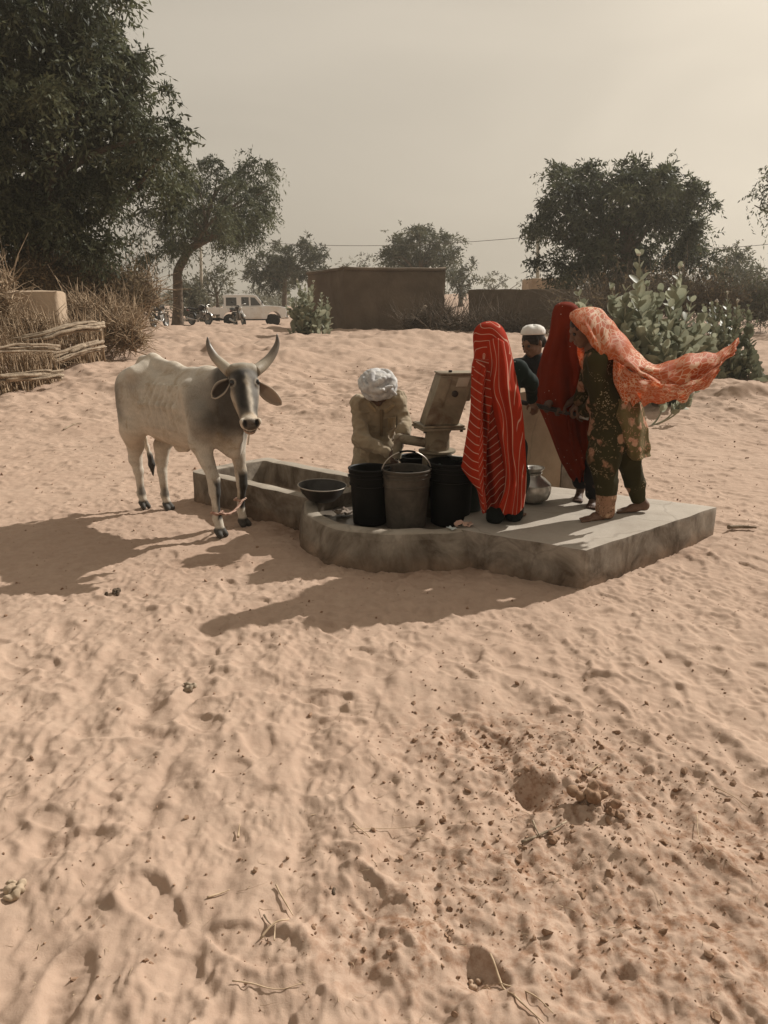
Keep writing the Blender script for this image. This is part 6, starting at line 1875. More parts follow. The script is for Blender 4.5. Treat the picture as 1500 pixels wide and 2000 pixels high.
s.cone(bsr, be, 0.058, 0.052, 0.03); s.cone(be, be + (bw - be) * 0.8, 0.05, 0.04, 0.02); s.cone(bsl, be2, 0.058, 0.05, 0.03); s.cone(be2, be2 + np.array([0.07, -0.13, -0.01]), 0.048, 0.04, 0.02)
s.warp(lambda P: folds(P, 0.008, 12, 5, 2.0))
M_dark = cloth_mat('black_cotton', (0.007, 0.008, 0.009), (0.014, 0.015, 0.016), 6)
sdf_obj(s, 'tunic', M_dark, boy, binv)
s = SDF((0.95, 6.2, 0.0), (1.5, 6.65, 0.6), 0.0085)
for sg in (-1, 1): s.cone((bhp[0] + sg * 0.07, 6.42, 0.5), (bhp[0] + sg * 0.07, 6.45, gb + 0.10), 0.085, 0.065, 0.02)
sdf_obj(s, 'trousers', M_dark, boy, binv)

# --- woman in the deep red veil ----------------------------------------
yR = 5.56
redw, rinv = person('woman wrapped in a plain deep red veil pushing the pump handle', (1.46, 5.58, ZT))
s = SDF((1.05, 5.2, 0.22), (1.80, 5.95, 1.70), 0.0075)
rh = np.array(D(1108, 628, yR)); rn = np.array([rh[0] + 0.01, yR, 1.40]); rch = np.array([1.34, yR, 1.20]); rhp = np.array([1.40, yR + .02, 0.96])
head(s, rh, (0.2, -0.75, -0.5), (0, -0.3, 1), 0.95, rn)
s.cone(rhp, rch, 0.12, 0.11, 0.04); rsl = np.array([1.22, yR, 1.33]); rsr = np.array([1.46, yR - .04, 1.33]); s.cone(rsl, rsr, 0.045, 0.045, 0.03)
hp1 = H0 + (H1 - H0) * 0.74; hp2 = H0 + (H1 - H0) * 0.66
for a, w0_, ts in ((rsr, hp1, -1), (rsl, hp2, 1)):
    e_ = (a + w0_) / 2 + np.array([0.03, -0.05, -0.10]); wr_ = w0_ + unit(e_ - w0_) * 0.085
    s.cone(a, e_, 0.038, 0.032, 0.02); s.cone(e_, wr_, 0.03, 0.023, 0.02)
    hand(s, wr_, w0_ - wr_ + np.array([0, 0, 0.012]), (0.0, 0.3, -1), ts, 1.1, 0.88)
rfL = np.array(G(1130, 972, ZT)); rfR = np.array(G(1156, 985, ZT))
for a, sg in ((rfL, -1), (rfR, 1)):
    s.cone(rhp + np.array([sg * 0.06, 0, -0.02]), (a[0], a[1] + 0.02, 0.60), 0.08, 0.055, 0.03); s.cone((a[0], a[1] + 0.02, 0.60), (a[0] + 0.01, a[1], 0.31), 0.05, 0.032, 0.02)
    foot(s, (a[0] + 0.02, a[1] + 0.05, ZT), (a[0] - 0.05, a[1] - 0.16, ZT), sc=0.92)
sdf_obj(s, 'body', M_skin_d, redw, rinv)
s = SDF((1.15, 5.25, 0.27), (1.85, 5.9, 1.40), 0.0085)
for a, sg in ((rfL, -1), (rfR, 1)):
    s.cone((a[0] - sg * 0.005, a[1] + 0.02, 0.85), (a[0] + 0.005, a[1] + 0.01, 0.44), 0.10, 0.07, 0.02); s.cone((a[0] + 0.005, a[1] + 0.01, 0.46), (a[0] + 0.01, a[1], 0.36 - 0.02 * sg), 0.075, 0.062, 0.02)
s.warp(lambda P: folds(P, 0.008, 14, 5, 2.0))
M_navy = spotted('dark_print', (0.012, 0.012, 0.014), (0.022, 0.020, 0.020), (0.20, 0.12, 0.07), 14, 0.30, 5)
sdf_obj(s, 'trousers', M_navy, redw, rinv)
M_red = None
m, t, b = new_mat('deep_red_gauze'); co = coords(t)
c = ramp(t, noise_node(t, co, 3.5, 4), [(0.35, (0.115, 0.013, 0.004)), (0.65, (0.185, 0.022, 0.007))])
v_ = t.nodes.new('ShaderNodeTexVoronoi'); v_.inputs['Scale'].default_value = 24.0; t.links.new(co, v_.inputs['Vector'])
c = mixc(t, mathn(t, 'MULTIPLY', ramp(t, v_.outputs['Distance'], [(0.07, (1, 1, 1)), (0.10, (0, 0, 0))]), ramp(t, noise_node(t, co, 4, 2), [(0.52, (0, 0, 0)), (0.58, (1, 1, 1))])), c, (0.55, 0.42, 0.30))
t.links.new(c, b.inputs['Base Color']); b.inputs['Roughness'].default_value = 0.85; b.inputs['Specular IOR Level'].default_value = 0.08
bump(t, b, noise_node(t, co, 280, 2), 0.1, 0.001); translucent(m, t, b, mixc(t, 0.5, c, (0.75, 0.11, 0.015)), 0.16); M_red = m
lev = [(589.5, 1103, 1108), (591, 1095, 1116), (596, 1086, 1124), (606, 1081, 1131), (622, 1078, 1135), (645, 1074, 1137), (668, 1068, 1140), (692, 1061, 1144), (716, 1055, 1151), (742, 1050.5, 1158), (766, 1048, 1164), (786, 1050, 1165), (806, 1060, 1163), (830, 1070, 1160), (856, 1080, 1156), (882, 1090, 1151), (906, 1100, 1146), (924, 1110, 1142), (934, 1119, 1138)]
LV = shroud(lev, yR, [(589, 0.012), (596, 0.085), (610, 0.11), (640, 0.125), (700, 0.15), (766, 0.20), (830, 0.17), (900, 0.12), (934, 0.07)])
V = []
for (cx, cz, rx, ry, py) in LV:
    grow = sstep(600, 760, py)
    f = 0.30 * (cfold(th, py, 9.0, 2.2, 0.005) - 0.45) * grow + 0.05 * (cfold(th, py, 4.0, 2.0, 0.02) - 0.45) * sstep(600, 640, py)
    V.append(np.stack([cx + rx * np.cos(th) * (1 + f * 0.4), yR + ry * np.sin(th) * (1 + f), np.full(nth, cz) + 0.02 * np.sin(5 * th) * sstep(900, 934, py)], 1))
o = mesh_obj('veil', np.concatenate(V), grid_faces(len(LV), nth, wrap=True), M_red, redw); o.matrix_parent_inverse = rinv; solidify(o, 0.003)
# folds of the veil hanging open in front of her dark dress
rows = [[(1104, 640, 5.42), (1122, 640, 5.40), (1134, 648, 5.42)], [(1112, 690, 5.38), (1128, 690, 5.36), (1142, 692, 5.38)], [(1120, 725, 5.36), (1136, 727, 5.33), (1154, 730, 5.36)], [(1118, 752, 5.35), (1134, 757, 5.32), (1150, 752, 5.35)]]
sheet('veil_fold', rows, M_red, redw, rinv, 10, 10, lambda u, v, P: np.stack([0 * u, 0.012 * np.sin(v * 9 + u * 4), 0 * u], -1))
rows = [[(1098, 800, 5.40), (1108, 800, 5.36), (1118, 800, 5.38)], [(1108, 850, 5.40), (1116, 850, 5.36), (1126, 850, 5.38)], [(1118, 890, 5.42), (1128, 893, 5.38), (1138, 890, 5.40)], [(1132, 915, 5.44), (1138, 918, 5.42), (1144, 914, 5.43)]]
sheet('veil_fold', rows, M_red, redw, rinv, 10, 10, lambda u, v, P: np.stack([0 * u, 0.012 * np.sin(v * 9 + u * 5), 0 * u], -1))

# --- woman with the flying orange scarf --------------------------------
def floral(name, base1, base2, big, leaf, fine, bscale=7.0, fscale=70.0, bias=0.0):
    """printed flowers: petalled blooms over a dark ground, with speckled sprigs between them"""
    m, t, b = new_mat(name); co = coords(t)
    wv_ = t.nodes.new('ShaderNodeTexNoise'); wv_.inputs['Scale'].default_value = 14; wv_.inputs['Detail'].default_value = 3; t.links.new(co, wv_.inputs['Vector'])
    mp = t.nodes.new('ShaderNodeVectorMath'); mp.operation = 'MULTIPLY_ADD'; mp.inputs[1].default_value = (0.13, 0.13, 0.13)
    t.links.new(wv_.outputs['Color'], mp.inputs[0]); t.links.new(co, mp.inputs[2])
    c = ramp(t, noise_node(t, co, 3.0, 4), [(0.35, base1), (0.65, base2)])
    v1 = t.nodes.new('ShaderNodeTexVoronoi'); v1.inputs['Scale'].default_value = bscale; v1.inputs['Randomness'].default_value = 0.8; t.links.new(mp.outputs[0], v1.inputs['Vector'])
    v2 = t.nodes.new('ShaderNodeTexVoronoi'); v2.inputs['Scale'].default_value = bscale * 4.2; t.links.new(mp.outputs[0], v2.inputs['Vector'])
    v3 = t.nodes.new('ShaderNodeTexVoronoi'); v3.inputs['Scale'].default_value = fscale; t.links.new(co, v3.inputs['Vector'])
    mask = ramp(t, noise_node(t, co, 3.2, 2), [(0.50 - bias, (0, 0, 0)), (0.56 - bias, (1, 1, 1))])
    bloom = mathn(t, 'MULTIPLY', ramp(t, v1.outputs['Distance'], [(0.30, (1, 1, 1)), (0.40, (0, 0, 0))]), mask)
    pet = ramp(t, v2.outputs['Distance'], [(0.0, (big[0] * 0.55, big[1] * 0.4, big[2] * 0.35)), (0.35, big), (0.7, (big[0] * 1.1, big[1] * 1.25, big[2] * 1.3))])
    lf = mathn(t, 'MULTIPLY', mathn(t, 'MULTIPLY', ramp(t, v2.outputs['Distance'], [(0.26, (1, 1, 1)), (0.32, (0, 0, 0))]), ramp(t, v1.outputs['Distance'], [(0.40, (0, 0, 0)), (0.46, (1, 1, 1))])), mask)
    sp_ = mathn(t, 'MULTIPLY', ramp(t, v3.outputs['Distance'], [(0.26, (1, 1, 1)), (0.33, (0, 0, 0))]), ramp(t, noise_node(t, co, 5.5, 2), [(0.62, (0, 0, 0)), (0.66, (1, 1, 1))]))
    c = mixc(t, sp_, c, fine); c = mixc(t, lf, c, leaf); c = mixc(t, bloom, c, pet)
    t.links.new(c, b.inputs['Base Color']); b.inputs['Roughness'].default_value = 0.85; b.inputs['Specular IOR Level'].default_value = 0.12
    bump(t, b, noise_node(t, co, 280, 2), 0.12, 0.001)
    return m, t, b, c
M_olive, *_ = floral('olive_floral', (0.022, 0.020, 0.008), (0.040, 0.035, 0.014), (0.27, 0.14, 0.085), (0.16, 0.11, 0.06), (0.30, 0.24, 0.155), 9.0, 75)
M_cuff, *_ = floral('floral_border', (0.22, 0.12, 0.075), (0.30, 0.18, 0.115), (0.42, 0.26, 0.17), (0.10, 0.055, 0.03), (0.50, 0.40, 0.28), 16.0, 90, 0.2)
yO = 5.10
orw, oinv = person('barefoot woman in olive floral clothes with an orange scarf streaming behind her', (1.54, 5.13, ZT))
s = SDF((1.18, 4.80, 0.22), (2.02, 5.50, 1.70), 0.0065)
oh = np.array(D(1140, 643, yO)); on = np.array(D(1160, 684, yO)); osN = np.array(D(1166, 702, yO - .13)); osF = np.array(D(1164, 700, yO + .13))
och = np.array(D(1176, 735, yO)); ohp = np.array(D(1200, 800, yO + .03))
Po, Ro = head(s, oh, (-0.90, -0.06, -0.44), (-0.40, 0, 0.90), 0.95, on)
s.cone(ohp, och, 0.115, 0.105, 0.04); s.cone(osN, osF, 0.045, 0.045, 0.03); s.cone(och, on, 0.08, 0.05, 0.03)
for a, f_, ts, eo in ((osN, 0.93, 1, (0.05, -0.10, -0.05)), (osF, 0.85, -1, (0.02, 0.07, -0.08))):
    w0_ = H0 + (H1 - H0) * f_; e_ = (a + w0_) / 2 + np.array(eo); wr_ = w0_ + unit(e_ - w0_) * 0.085
    s.cone(a, e_, 0.038, 0.032, 0.02); s.cone(e_, wr_, 0.03, 0.023, 0.02)
    hand(s, wr_, w0_ - wr_ + np.array([0, 0, 0.012]), (0.1, 0.0, -1), ts, 1.1, 0.88)
hF = np.array(G(1197, 1012, ZT)); tF = np.array(G(1130, 1019, ZT)); tB = np.array(G(1201, 1001, ZT)); hB = np.array(D(1261, 990, tB[1] + 0.01))
kF = np.array(D(1180, 893, 5.02)); kB = np.array(D(1224, 888, 5.22)); anF = np.array(D(1183, 995, 5.06)); anB = np.array(D(1247, 968, 5.27))
s.cone(ohp + np.array([0, -0.06, -0.03]), kF, 0.085, 0.058, 0.03); s.cone(kF, anF, 0.052, 0.033, 0.02)
s.cone(ohp + np.array([0, 0.06, -0.03]), kB, 0.085, 0.058, 0.03); s.cone(kB, anB, 0.052, 0.033, 0.02)
foot(s, hF, tF, sc=0.98); s.cone(anF, hF + np.array([-0.04, 0, 0.035]), 0.034, 0.03, 0.02)
foot(s, hB + np.array([0.01, 0, -0.02]), tB, up=(0.45, 0, 0.9), sc=0.98); s.cone(anB, hB + np.array([-0.01, 0, 0.02]), 0.034, 0.03, 0.02)
sdf_obj(s, 'body', M_skin, orw, oinv); eyes(Po, orw, oinv, 0.95)
s = SDF(oh - 0.17, oh + 0.17, 0.005)
s.ell(Po(0, -0.022, 0.032), (0.080, 0.096, 0.086), Ro, 0.01); s.ell(Po(0, -0.10, 0.0), (0.05, 0.05, 0.05), Ro, 0.02)
for q in (-1, 1): s.cone(Po(q * 0.066, 0.045, 0.055), Po(q * 0.074, 0.012, 0.00), 0.014, 0.010, 0.012)
s.warp(lambda P: 0.003 * fnoise(P * np.array([70, 70, 30]), 2))
sdf_obj(s, 'hair', M_hair, orw, oinv)
# tunic
s = SDF((1.15, 4.75, 0.50), (1.95, 5.50, 1.50), 0.008)
s.cone(ohp, och, 0.135, 0.115, 0.05); s.cone(osN, osF, 0.060, 0.060, 0.05); s.cone(och, on + np.array([0.01, 0, -0.02]), 0.105, 0.062, 0.04)
for a, f_, eo in ((osN, 0.93, (0.05, -0.10, -0.05)), (osF, 0.85, (0.02, 0.07, -0.08))):
    w0_ = H0 + (H1 - H0) * f_; e_ = (a + w0_) / 2 + np.array(eo); wr_ = w0_ + unit(e_ - w0_) * 0.10
    s.cone(a, e_, 0.060, 0.056, 0.03); s.cone(e_, wr_, 0.054, 0.044, 0.02)
s.cone(ohp, D(1192, 850, yO - .02), 0.155, 0.15, 0.05, flat=(np.array([0, 1.0, 0]), 0.9))
s.warp(lambda P: folds(P, 0.011, 10, 4, 6.0))
sdf_obj(s, 'tunic', M_olive, orw, oinv)
rows = [[(1196, 782, 5.00), (1218, 778, 4.97), (1240, 783, 5.02), (1254, 786, 5.12)],
        [(1198, 815, 4.98), (1222, 818, 4.93), (1246, 820, 4.98), (1262, 818, 5.10)],
        [(1206, 850, 5.00), (1228, 852, 4.93), (1250, 852, 4.98), (1267, 850, 5.10)],
        [(1222, 880, 5.02), (1236, 884, 4.95), (1252, 882, 4.99), (1269, 876, 5.10)],
        [(1232, 897, 5.03), (1242, 900, 4.97), (1256, 896, 5.00), (1269, 890, 5.10)]]
M_tail, t, b, c = floral('olive_floral_hem', (0.13, 0.105, 0.045), (0.19, 0.15, 0.07), (0.55, 0.30, 0.20), (0.42, 0.24, 0.15), (0.55, 0.44, 0.28), 11.0, 75, 0.10)
translucent(M_tail, t, b, c, 0.30)
sheet('tunic_tail', rows, M_tail, orw, oinv, 10, 12, lambda u, v, P: np.stack([0.004 * np.sin(u * 20), 0.014 * np.sin(v * 14 + u * 4), 0 * u], -1))
# wide trousers
s = SDF((1.15, 4.75, 0.26), (2.0, 5.50, 1.0), 0.0075)
s.cone(ohp + np.array([0, -0.04, -0.05]), kF, 0.135, 0.108, 0.04); s.cone(kF, D(1184, 950, 5.05), 0.105, 0.074, 0.03); s.cone(D(1184, 945, 5.05), D(1183, 997, 5.06), 0.074, 0.062, 0.02)
s.cone(ohp + np.array([0, 0.06, -0.05]), kB, 0.125, 0.088, 0.04); s.cone(kB, D(1240, 945, 5.26), 0.085, 0.070, 0.03); s.cone(D(1240, 942, 5.26), D(1246, 972, 5.27), 0.070, 0.056, 0.02)
s.warp(lambda P: folds(P, 0.010, 13, 4, 9.0) + 0.004 * fnoise(P * np.array([10, 10, 30]), 2))
V, F = s.mesh(1)
cuffm = ((V[:, 2] < 0.43) & (V[:, 0] < 1.72)) 
fm = cuffm[F].mean(1) > 0.5
o = mesh_obj('trousers', V, F, [M_olive, M_cuff], orw, fmat=fm.astype(int)); o.matrix_parent_inverse = oinv

# the scarf: wraps the head, runs down her back and streams away to the right
m, t, b = new_mat('orange_lace'); co = coords(t, 'UV'); oc = coords(t)
mpn = t.nodes.new('ShaderNodeMapping'); mpn.inputs['Scale'].default_value = (1, 1, 1); t.links.new(co, mpn.inputs[0])
ve = t.nodes.new('ShaderNodeTexVoronoi'); ve.feature = 'DISTANCE_TO_EDGE'; ve.inputs['Scale'].default_value = 24.0; ve.inputs['Randomness'].default_value = 0.85; t.links.new(mpn.outputs[0], ve.inputs['Vector'])
v2 = t.nodes.new('ShaderNodeTexVoronoi'); v2.inputs['Scale'].default_value = 58.0; t.links.new(mpn.outputs[0], v2.inputs['Vector'])
v3 = t.nodes.new('ShaderNodeTexVoronoi'); v3.inputs['Scale'].default_value = 13.0; t.links.new(mpn.outputs[0], v3.inputs['Vector'])
net = ramp(t, ve.outputs['Distance'], [(0.035, (1, 1, 1)), (0.075, (0, 0, 0))])
flw = mathn(t, 'MULTIPLY', ramp(t, v2.outputs['Distance'], [(0.30, (0, 0, 0)), (0.36, (1, 1, 1))]), ramp(t, v3.outputs['Distance'], [(0.30, (1, 1, 1)), (0.36, (0, 0, 0))]))
pat = mathn(t, 'MAXIMUM', net, flw)
fade = ramp(t, noise_node(t, oc, 4.5, 3), [(0.36, (0.25, 0.25, 0.25)), (0.60, (1, 1, 1))])
c0_ = ramp(t, noise_node(t, oc, 5.0, 4), [(0.35, (0.56, 0.135, 0.042)), (0.65, (0.66, 0.20, 0.075))])
c = mixc(t, mathn(t, 'MULTIPLY', pat, fade), c0_, (0.84, 0.64, 0.46))
t.links.new(c, b.inputs['Base Color']); b.inputs['Roughness'].default_value = 0.65; b.inputs['Specular IOR Level'].default_value = 0.25
bump(t, b, noise_node(t, oc, 300, 2), 0.12, 0.001); translucent(m, t, b, c, 0.50); M_scarf = m
N_, F_ = yO - 0.14, yO + 0.16
rows = [  # near lower edge ... crest ... far lower edge
    [(1114, 624, N_ + .03), (1112, 620, N_ + .04), (1113, 613, yO - .04), (1117, 609, yO), (1121, 612, yO + .06), (1124, 622, F_ - .04), (1126, 640, F_ - .02)],
    [(1126, 638, N_), (1123, 626, N_ - .005), (1124, 609, yO - .07), (1132, 602, yO), (1138, 607, yO + .09), (1142, 630, F_), (1142, 650, F_)],
    [(1140, 652, N_ - .01), (1138, 634, N_ - .02), (1142, 610, yO - .09), (1152, 600, yO), (1160, 606, yO + .1), (1160, 640, F_), (1158, 664, F_)],
    [(1152, 664, N_ - .02), (1154, 644, N_ - .03), (1160, 616, yO - .10), (1171, 605, yO), (1180, 614, yO + .1), (1178, 650, F_), (1172, 676, F_)],
    [(1168, 688, N_ - .03), (1172, 664, N_ - .04), (1180, 634, yO - .10), (1192, 624, yO + .02), (1200, 636, yO + .12), (1196, 668, F_), (1190, 694, F_)],
    [(1180, 697, N_ - .03), (1190, 680, N_ - .05), (1200, 656, yO - .10), (1213, 648, yO + .03), (1220, 660, yO + .13), (1214, 690, F_ + .01), (1208, 708, F_)],
    [(1199, 705, N_ - .04), (1210, 695, N_ - .06), (1225, 678, yO - .10), (1240, 680, yO + .04), (1243, 690, yO + .14), (1236, 708, F_ + .02), (1230, 720, F_ + .02)],
    [(1222, 722, N_ - .04), (1232, 714, N_ - .06), (1246, 702, yO - .10), (1260, 700, yO + .05), (1264, 708, yO + .16), (1258, 722, F_ + .04), (1252, 730, F_ + .03)],
    [(1250, 738, N_ - .03), (1257, 729, N_ - .03), (1268, 719, N_ - .01), (1277, 712, yO + .02), (1280, 714, yO + .06), (1279, 722, yO + .08), (1276, 728, yO + .08)],
    [(1286, 752, N_ + .02), (1290, 739, N_ + .05), (1298, 723, N_ + .08), (1308, 706, yO + .03), (1312, 709, yO + .06), (1311, 718, yO + .09), (1308, 724, yO + .08)],
    [(1320, 757, N_ + .05), (1323, 741, N_ + .02), (1331, 719, N_ + .09), (1341, 693, yO + .06), (1346, 697, yO + .10), (1345, 708, yO + .11), (1342, 715, yO + .09)],
    [(1353, 754, N_ + .13), (1357, 736, N_ + .16), (1364, 712, N_ + .14), (1373, 690, yO + .12), (1378, 694, yO + .15), (1378, 704, yO + .16), (1375, 711, yO + .14)],
    [(1386, 735, N_ + .16), (1390, 721, N_ + .20), (1396, 706, N_ + .24), (1402, 689, yO + .17), (1406, 692, yO + .20), (1406, 700, yO + .21), (1403, 706, yO + .19)],
    [(1416, 708, N_ + .24), (1418, 700, N_ + .26), (1421, 690, N_ + .28), (1426, 675, yO + .22), (1429, 678, yO + .25), (1428, 684, yO + .25), (1426, 689, yO + .24)],
    [(1436, 691, N_ + .30), (1438, 684, N_ + .31), (1440, 675, N_ + .33), (1443, 660, yO + .27), (1445, 663, yO + .29), (1444, 668, yO + .29), (1442, 673, yO + .29)]]
scarf = sheet('scarf', rows, M_scarf, orw, oinv, 9, 8,
              lambda u, v, P: np.stack([0 * u, (0.022 * (1 - 2 * np.abs(vnoise(np.stack([u * 5, v * 7 + u * 6, 0 * u + 2.5], -1)))) + 0.006 * np.sin(u * 55 + v * 3)) * sstep(0.10, 0.3, u), (0.030 * vnoise(np.stack([u * 26, v * 3, 0 * u + 1.5], -1)) * sstep(0.25, 0.0, v) + 0.012 * vnoise(np.stack([u * 7, v * 9 + u * 5, 0 * u + 8.5], -1)) + 0.004 * np.sin(u * 75 + v * 8)) * sstep(0.10, 0.3, u)], -1), uvs=(1.55, 0.55))
rows = [  # the lower, lacy half of the scarf hanging in a deep loop
    [(1199, 702, N_ - .055), (1198, 728, N_ - .05), (1200, 752, N_ - .04), (1214, 780, N_ - .02)],
    [(1214, 712, N_ - .070), (1210, 736, N_ - .085), (1210, 758, N_ - .08), (1224, 784, N_ - .05)],
    [(1232, 724, N_ - .075), (1226, 742, N_ - .07), (1226, 764, N_ - .06), (1238, 788, N_ - .04)],
    [(1256, 738, N_ - .065), (1250, 752, N_ - .09), (1250, 772, N_ - .09), (1256, 789, N_ - .06)],
    [(1285, 748, N_ - .03), (1278, 760, N_ - .03), (1278, 772, N_ - .02), (1282, 782, N_ - .01)],
    [(1318, 752, N_ + .03), (1312, 762, N_ + .0), (1312, 774, N_ + .01), (1318, 784, N_ + .04)],
    [(1352, 745, N_ + .09), (1348, 756, N_ + .07), (1346, 766, N_ + .08), (1350, 772, N_ + .1)],
    [(1384, 730, N_ + .15), (1382, 740, N_ + .13), (1378, 750, N_ + .14), (1376, 757, N_ + .16)],
    [(1410, 706, N_ + .23), (1408, 716, N_ + .22), (1406, 722, N_ + .22), (1404, 728, N_ + .23)]]
sheet('scarf_loop', rows, M_scarf, orw, oinv, 10, 10, lambda u, v, P: np.stack([0 * u, 0.014 * np.sin(u * 38 + v * 4) + 0.016 * vnoise(np.stack([u * 12, v * 4, 0 * u], -1)), 0.004 * np.sin(u * 44) + 0.030 * vnoise(np.stack([u * 24, v * 2, 0 * u + 4], -1)) * sstep(0.6, 1.0, v)], -1), uvs=(1.1, 0.5))
rows = [[(1126, 664, F_ - .03), (1138, 668, F_ - .06), (1148, 668, F_ - .03)], [(1128, 690, F_ - .02), (1140, 692, F_ - .06), (1149, 690, F_ - .03)], [(1134, 715, F_ - .02), (1143, 717, F_ - .05), (1150, 714, F_ - .03)], [(1146, 736, F_ - .02), (1150, 738, F_ - .03), (1153, 734, F_ - .02)]]
sheet('scarf_end', rows, M_scarf, orw, oinv, 8, 8, lambda u, v, P: np.stack([0 * u, 0.008 * np.sin(u * 22), 0 * u], -1), uvs=(0.4, 0.25))
# ------------------------------------------------------------------ pickup and motorcycles
M_white = worn('dusty_white_paint', (0.78, 0.78, 0.77), (0.86, 0.86, 0.84), 2.5, 0.4, 40, 0.06, 0.002, spec=0.4, c3=(0.70, 0.66, 0.60), s3=1.2)
M_tyre = worn('tyre_rubber', (0.014, 0.013, 0.012), (0.035, 0.030, 0.025), 9, 0.85, 60, 0.3, 0.004)
M_chrome = worn('dull_chrome', (0.45, 0.44, 0.42), (0.6, 0.58, 0.55), 9, 0.35, metal=0.8)
M_board = worn('painted_boards', (0.15, 0.095, 0.06), (0.24, 0.16, 0.10), 6, 0.8, 30, 0.3, 0.01)
M_vblack = worn('vehicle_black', (0.010, 0.010, 0.010), (0.025, 0.023, 0.021), 9, 0.5, 40, 0.1, 0.003)
M_glass, t, b = new_mat('window_glass'); b.inputs['Base Color'].default_value = (0.05, 0.048, 0.042, 1); b.inputs['Roughness'].default_value = 0.06; b.inputs['Specular IOR Level'].default_value = 0.8
M_lens, t, b = new_mat('lamp_lens'); b.inputs['Base Color'].default_value = (0.55, 0.53, 0.48, 1); b.inputs['Roughness'].default_value = 0.15
yT = 45.0; pT = D(408, 640, yT); zT = gz(pT.x + 2, yT + .5) 
truck = empty('pickup_truck', (pT.x, yT, zT), R(14)); tag(truck, 'dusty white four door pickup with a brown boarded tail parked by the trees', 'pickup')
def side_prism(poly, y0, y1, inset=0.0):
    """side outline (x,z) extruded across the width, slightly drawn in at the top"""
    n = len(poly); V = []
    for y in (y0, y1):
        for x, z in poly:
            k_ = inset * max(0, z - 1.05); V.append((x, y + (k_ if y == y0 else -k_), z))
    F = [tuple(range(n)), tuple(range(2 * n - 1, n - 1, -1))] + [(i, n + i, n + (i + 1) % n, (i + 1) % n) for i in range(n)]
    return V, F
Wd = 1.62
def arch(cx, r, z0, n=9):
    return [(cx + r * math.cos(a), z0 + r * math.sin(a)) for a in np.linspace(math.pi, 0, n)]
low = [(0.62, 1.05), (0.62, 0.50)] + arch(1.25, 0.40, 0.44) + [(1.70, 0.42), (3.25, 0.42)] + arch(3.72, 0.41, 0.44) + [(4.20, 0.48), (4.42, 0.52), (4.46, 0.80), (4.44, 1.08), (3.95, 1.15), (3.35, 1.18), (3.15, 1.17), (2.4, 1.12), (1.5, 1.10)]
mb = MB(); V, F = side_prism(low, 0, Wd); mb.add(V, F)
body_t = mb.build('body', M_white, truck, smooth=False)
bv = body_t.modifiers.new('soft_edge', 'BEVEL'); bv.width = 0.035; bv.segments = 2; bv.limit_method = 'ANGLE'
cabp = [(0.90, 1.085), (0.92, 1.74), (1.05, 1.80), (2.55, 1.80), (2.78, 1.74), (3.22, 1.15)]
mb = MB(); V, F = side_prism(cabp, 0.05, Wd - 0.05, 0.13); mb.add(V, F)
cab = mb.build('cab', M_white, truck, smooth=False); bv = cab.modifiers.new('soft_edge', 'BEVEL'); bv.width = 0.03; bv.segments = 2
for poly in ([(1.02, 1.16), (1.04, 1.62), (1.62, 1.62), (1.62, 1.16)], [(1.90, 1.18), (1.90, 1.64), (2.32, 1.64), (2.32, 1.18)], [(2.42, 1.18), (2.42, 1.64), (2.66, 1.62), (2.98, 1.20)]):
    for y, e in ((0.045, -1), (Wd - 0.045, 1)):
        mb = MB(); n = len(poly); V = []
        for dd in (0.0, 0.012):
            for x, z in poly:
                k_ = 0.13 * max(0, z - 1.05); V.append((x, y + (k_ if e < 0 else -k_) + e * (dd - 0.002), z))
        mb.add(V, [tuple(range(n)), tuple(range(2 * n - 1, n - 1, -1))] + [(i, n + i, n + (i + 1) % n, (i + 1) % n) for i in range(n)])
        mb.build('window', M_glass, truck, smooth=False)
def slab4(c, u, v, nrm_, th_):
    c, u, v, nrm_ = (np.asarray(q, float) for q in (c, u, v, nrm_)); V = []
    for d in (0, th_):
        for a, b_ in ((-1, -1), (1, -1), (1, 1), (-1, 1)): V.append(c + u * a + v * b_ + nrm_ * d)
    return V, [(0, 1, 2, 3), (7, 6, 5, 4), (0, 4, 5, 1), (1, 5, 6, 2), (2, 6, 7, 3), (3, 7, 4, 0)]
mb = MB(); mb.add(*slab4((3.01, Wd / 2, 1.455), (0, 0.64, 0), (-0.19, 0, 0.26), (0.8, 0, 0.6), 0.01)); mb.build('windscreen', M_glass, truck, smooth=False)
mb = MB(); mb.add(*slab4((0.912, Wd / 2, 1.43), (0, 0.55, 0), (0, 0, 0.18), (-1, 0, 0), 0.01)); mb.build('rear_window', M_glass, truck, smooth=False)
for y in (0.0, Wd):
    e = -1 if y == 0 else 1
    for x0, x1 in ((1.72, 2.36), (2.38, 3.10)):
        mb = MB(); mb.bbox(((x0 + x1) / 2, y + e * 0.004, 0.80), (x1 - x0 - 0.03, 0.014, 0.66), 0.006); dr = mb.build('door', M_white, truck)
        mb = MB(); mb.bbox((x0 + 0.10, y + e * 0.022, 1.00), (0.12, 0.02, 0.025), 0.006); mb.build('handle', M_chrome, dr)
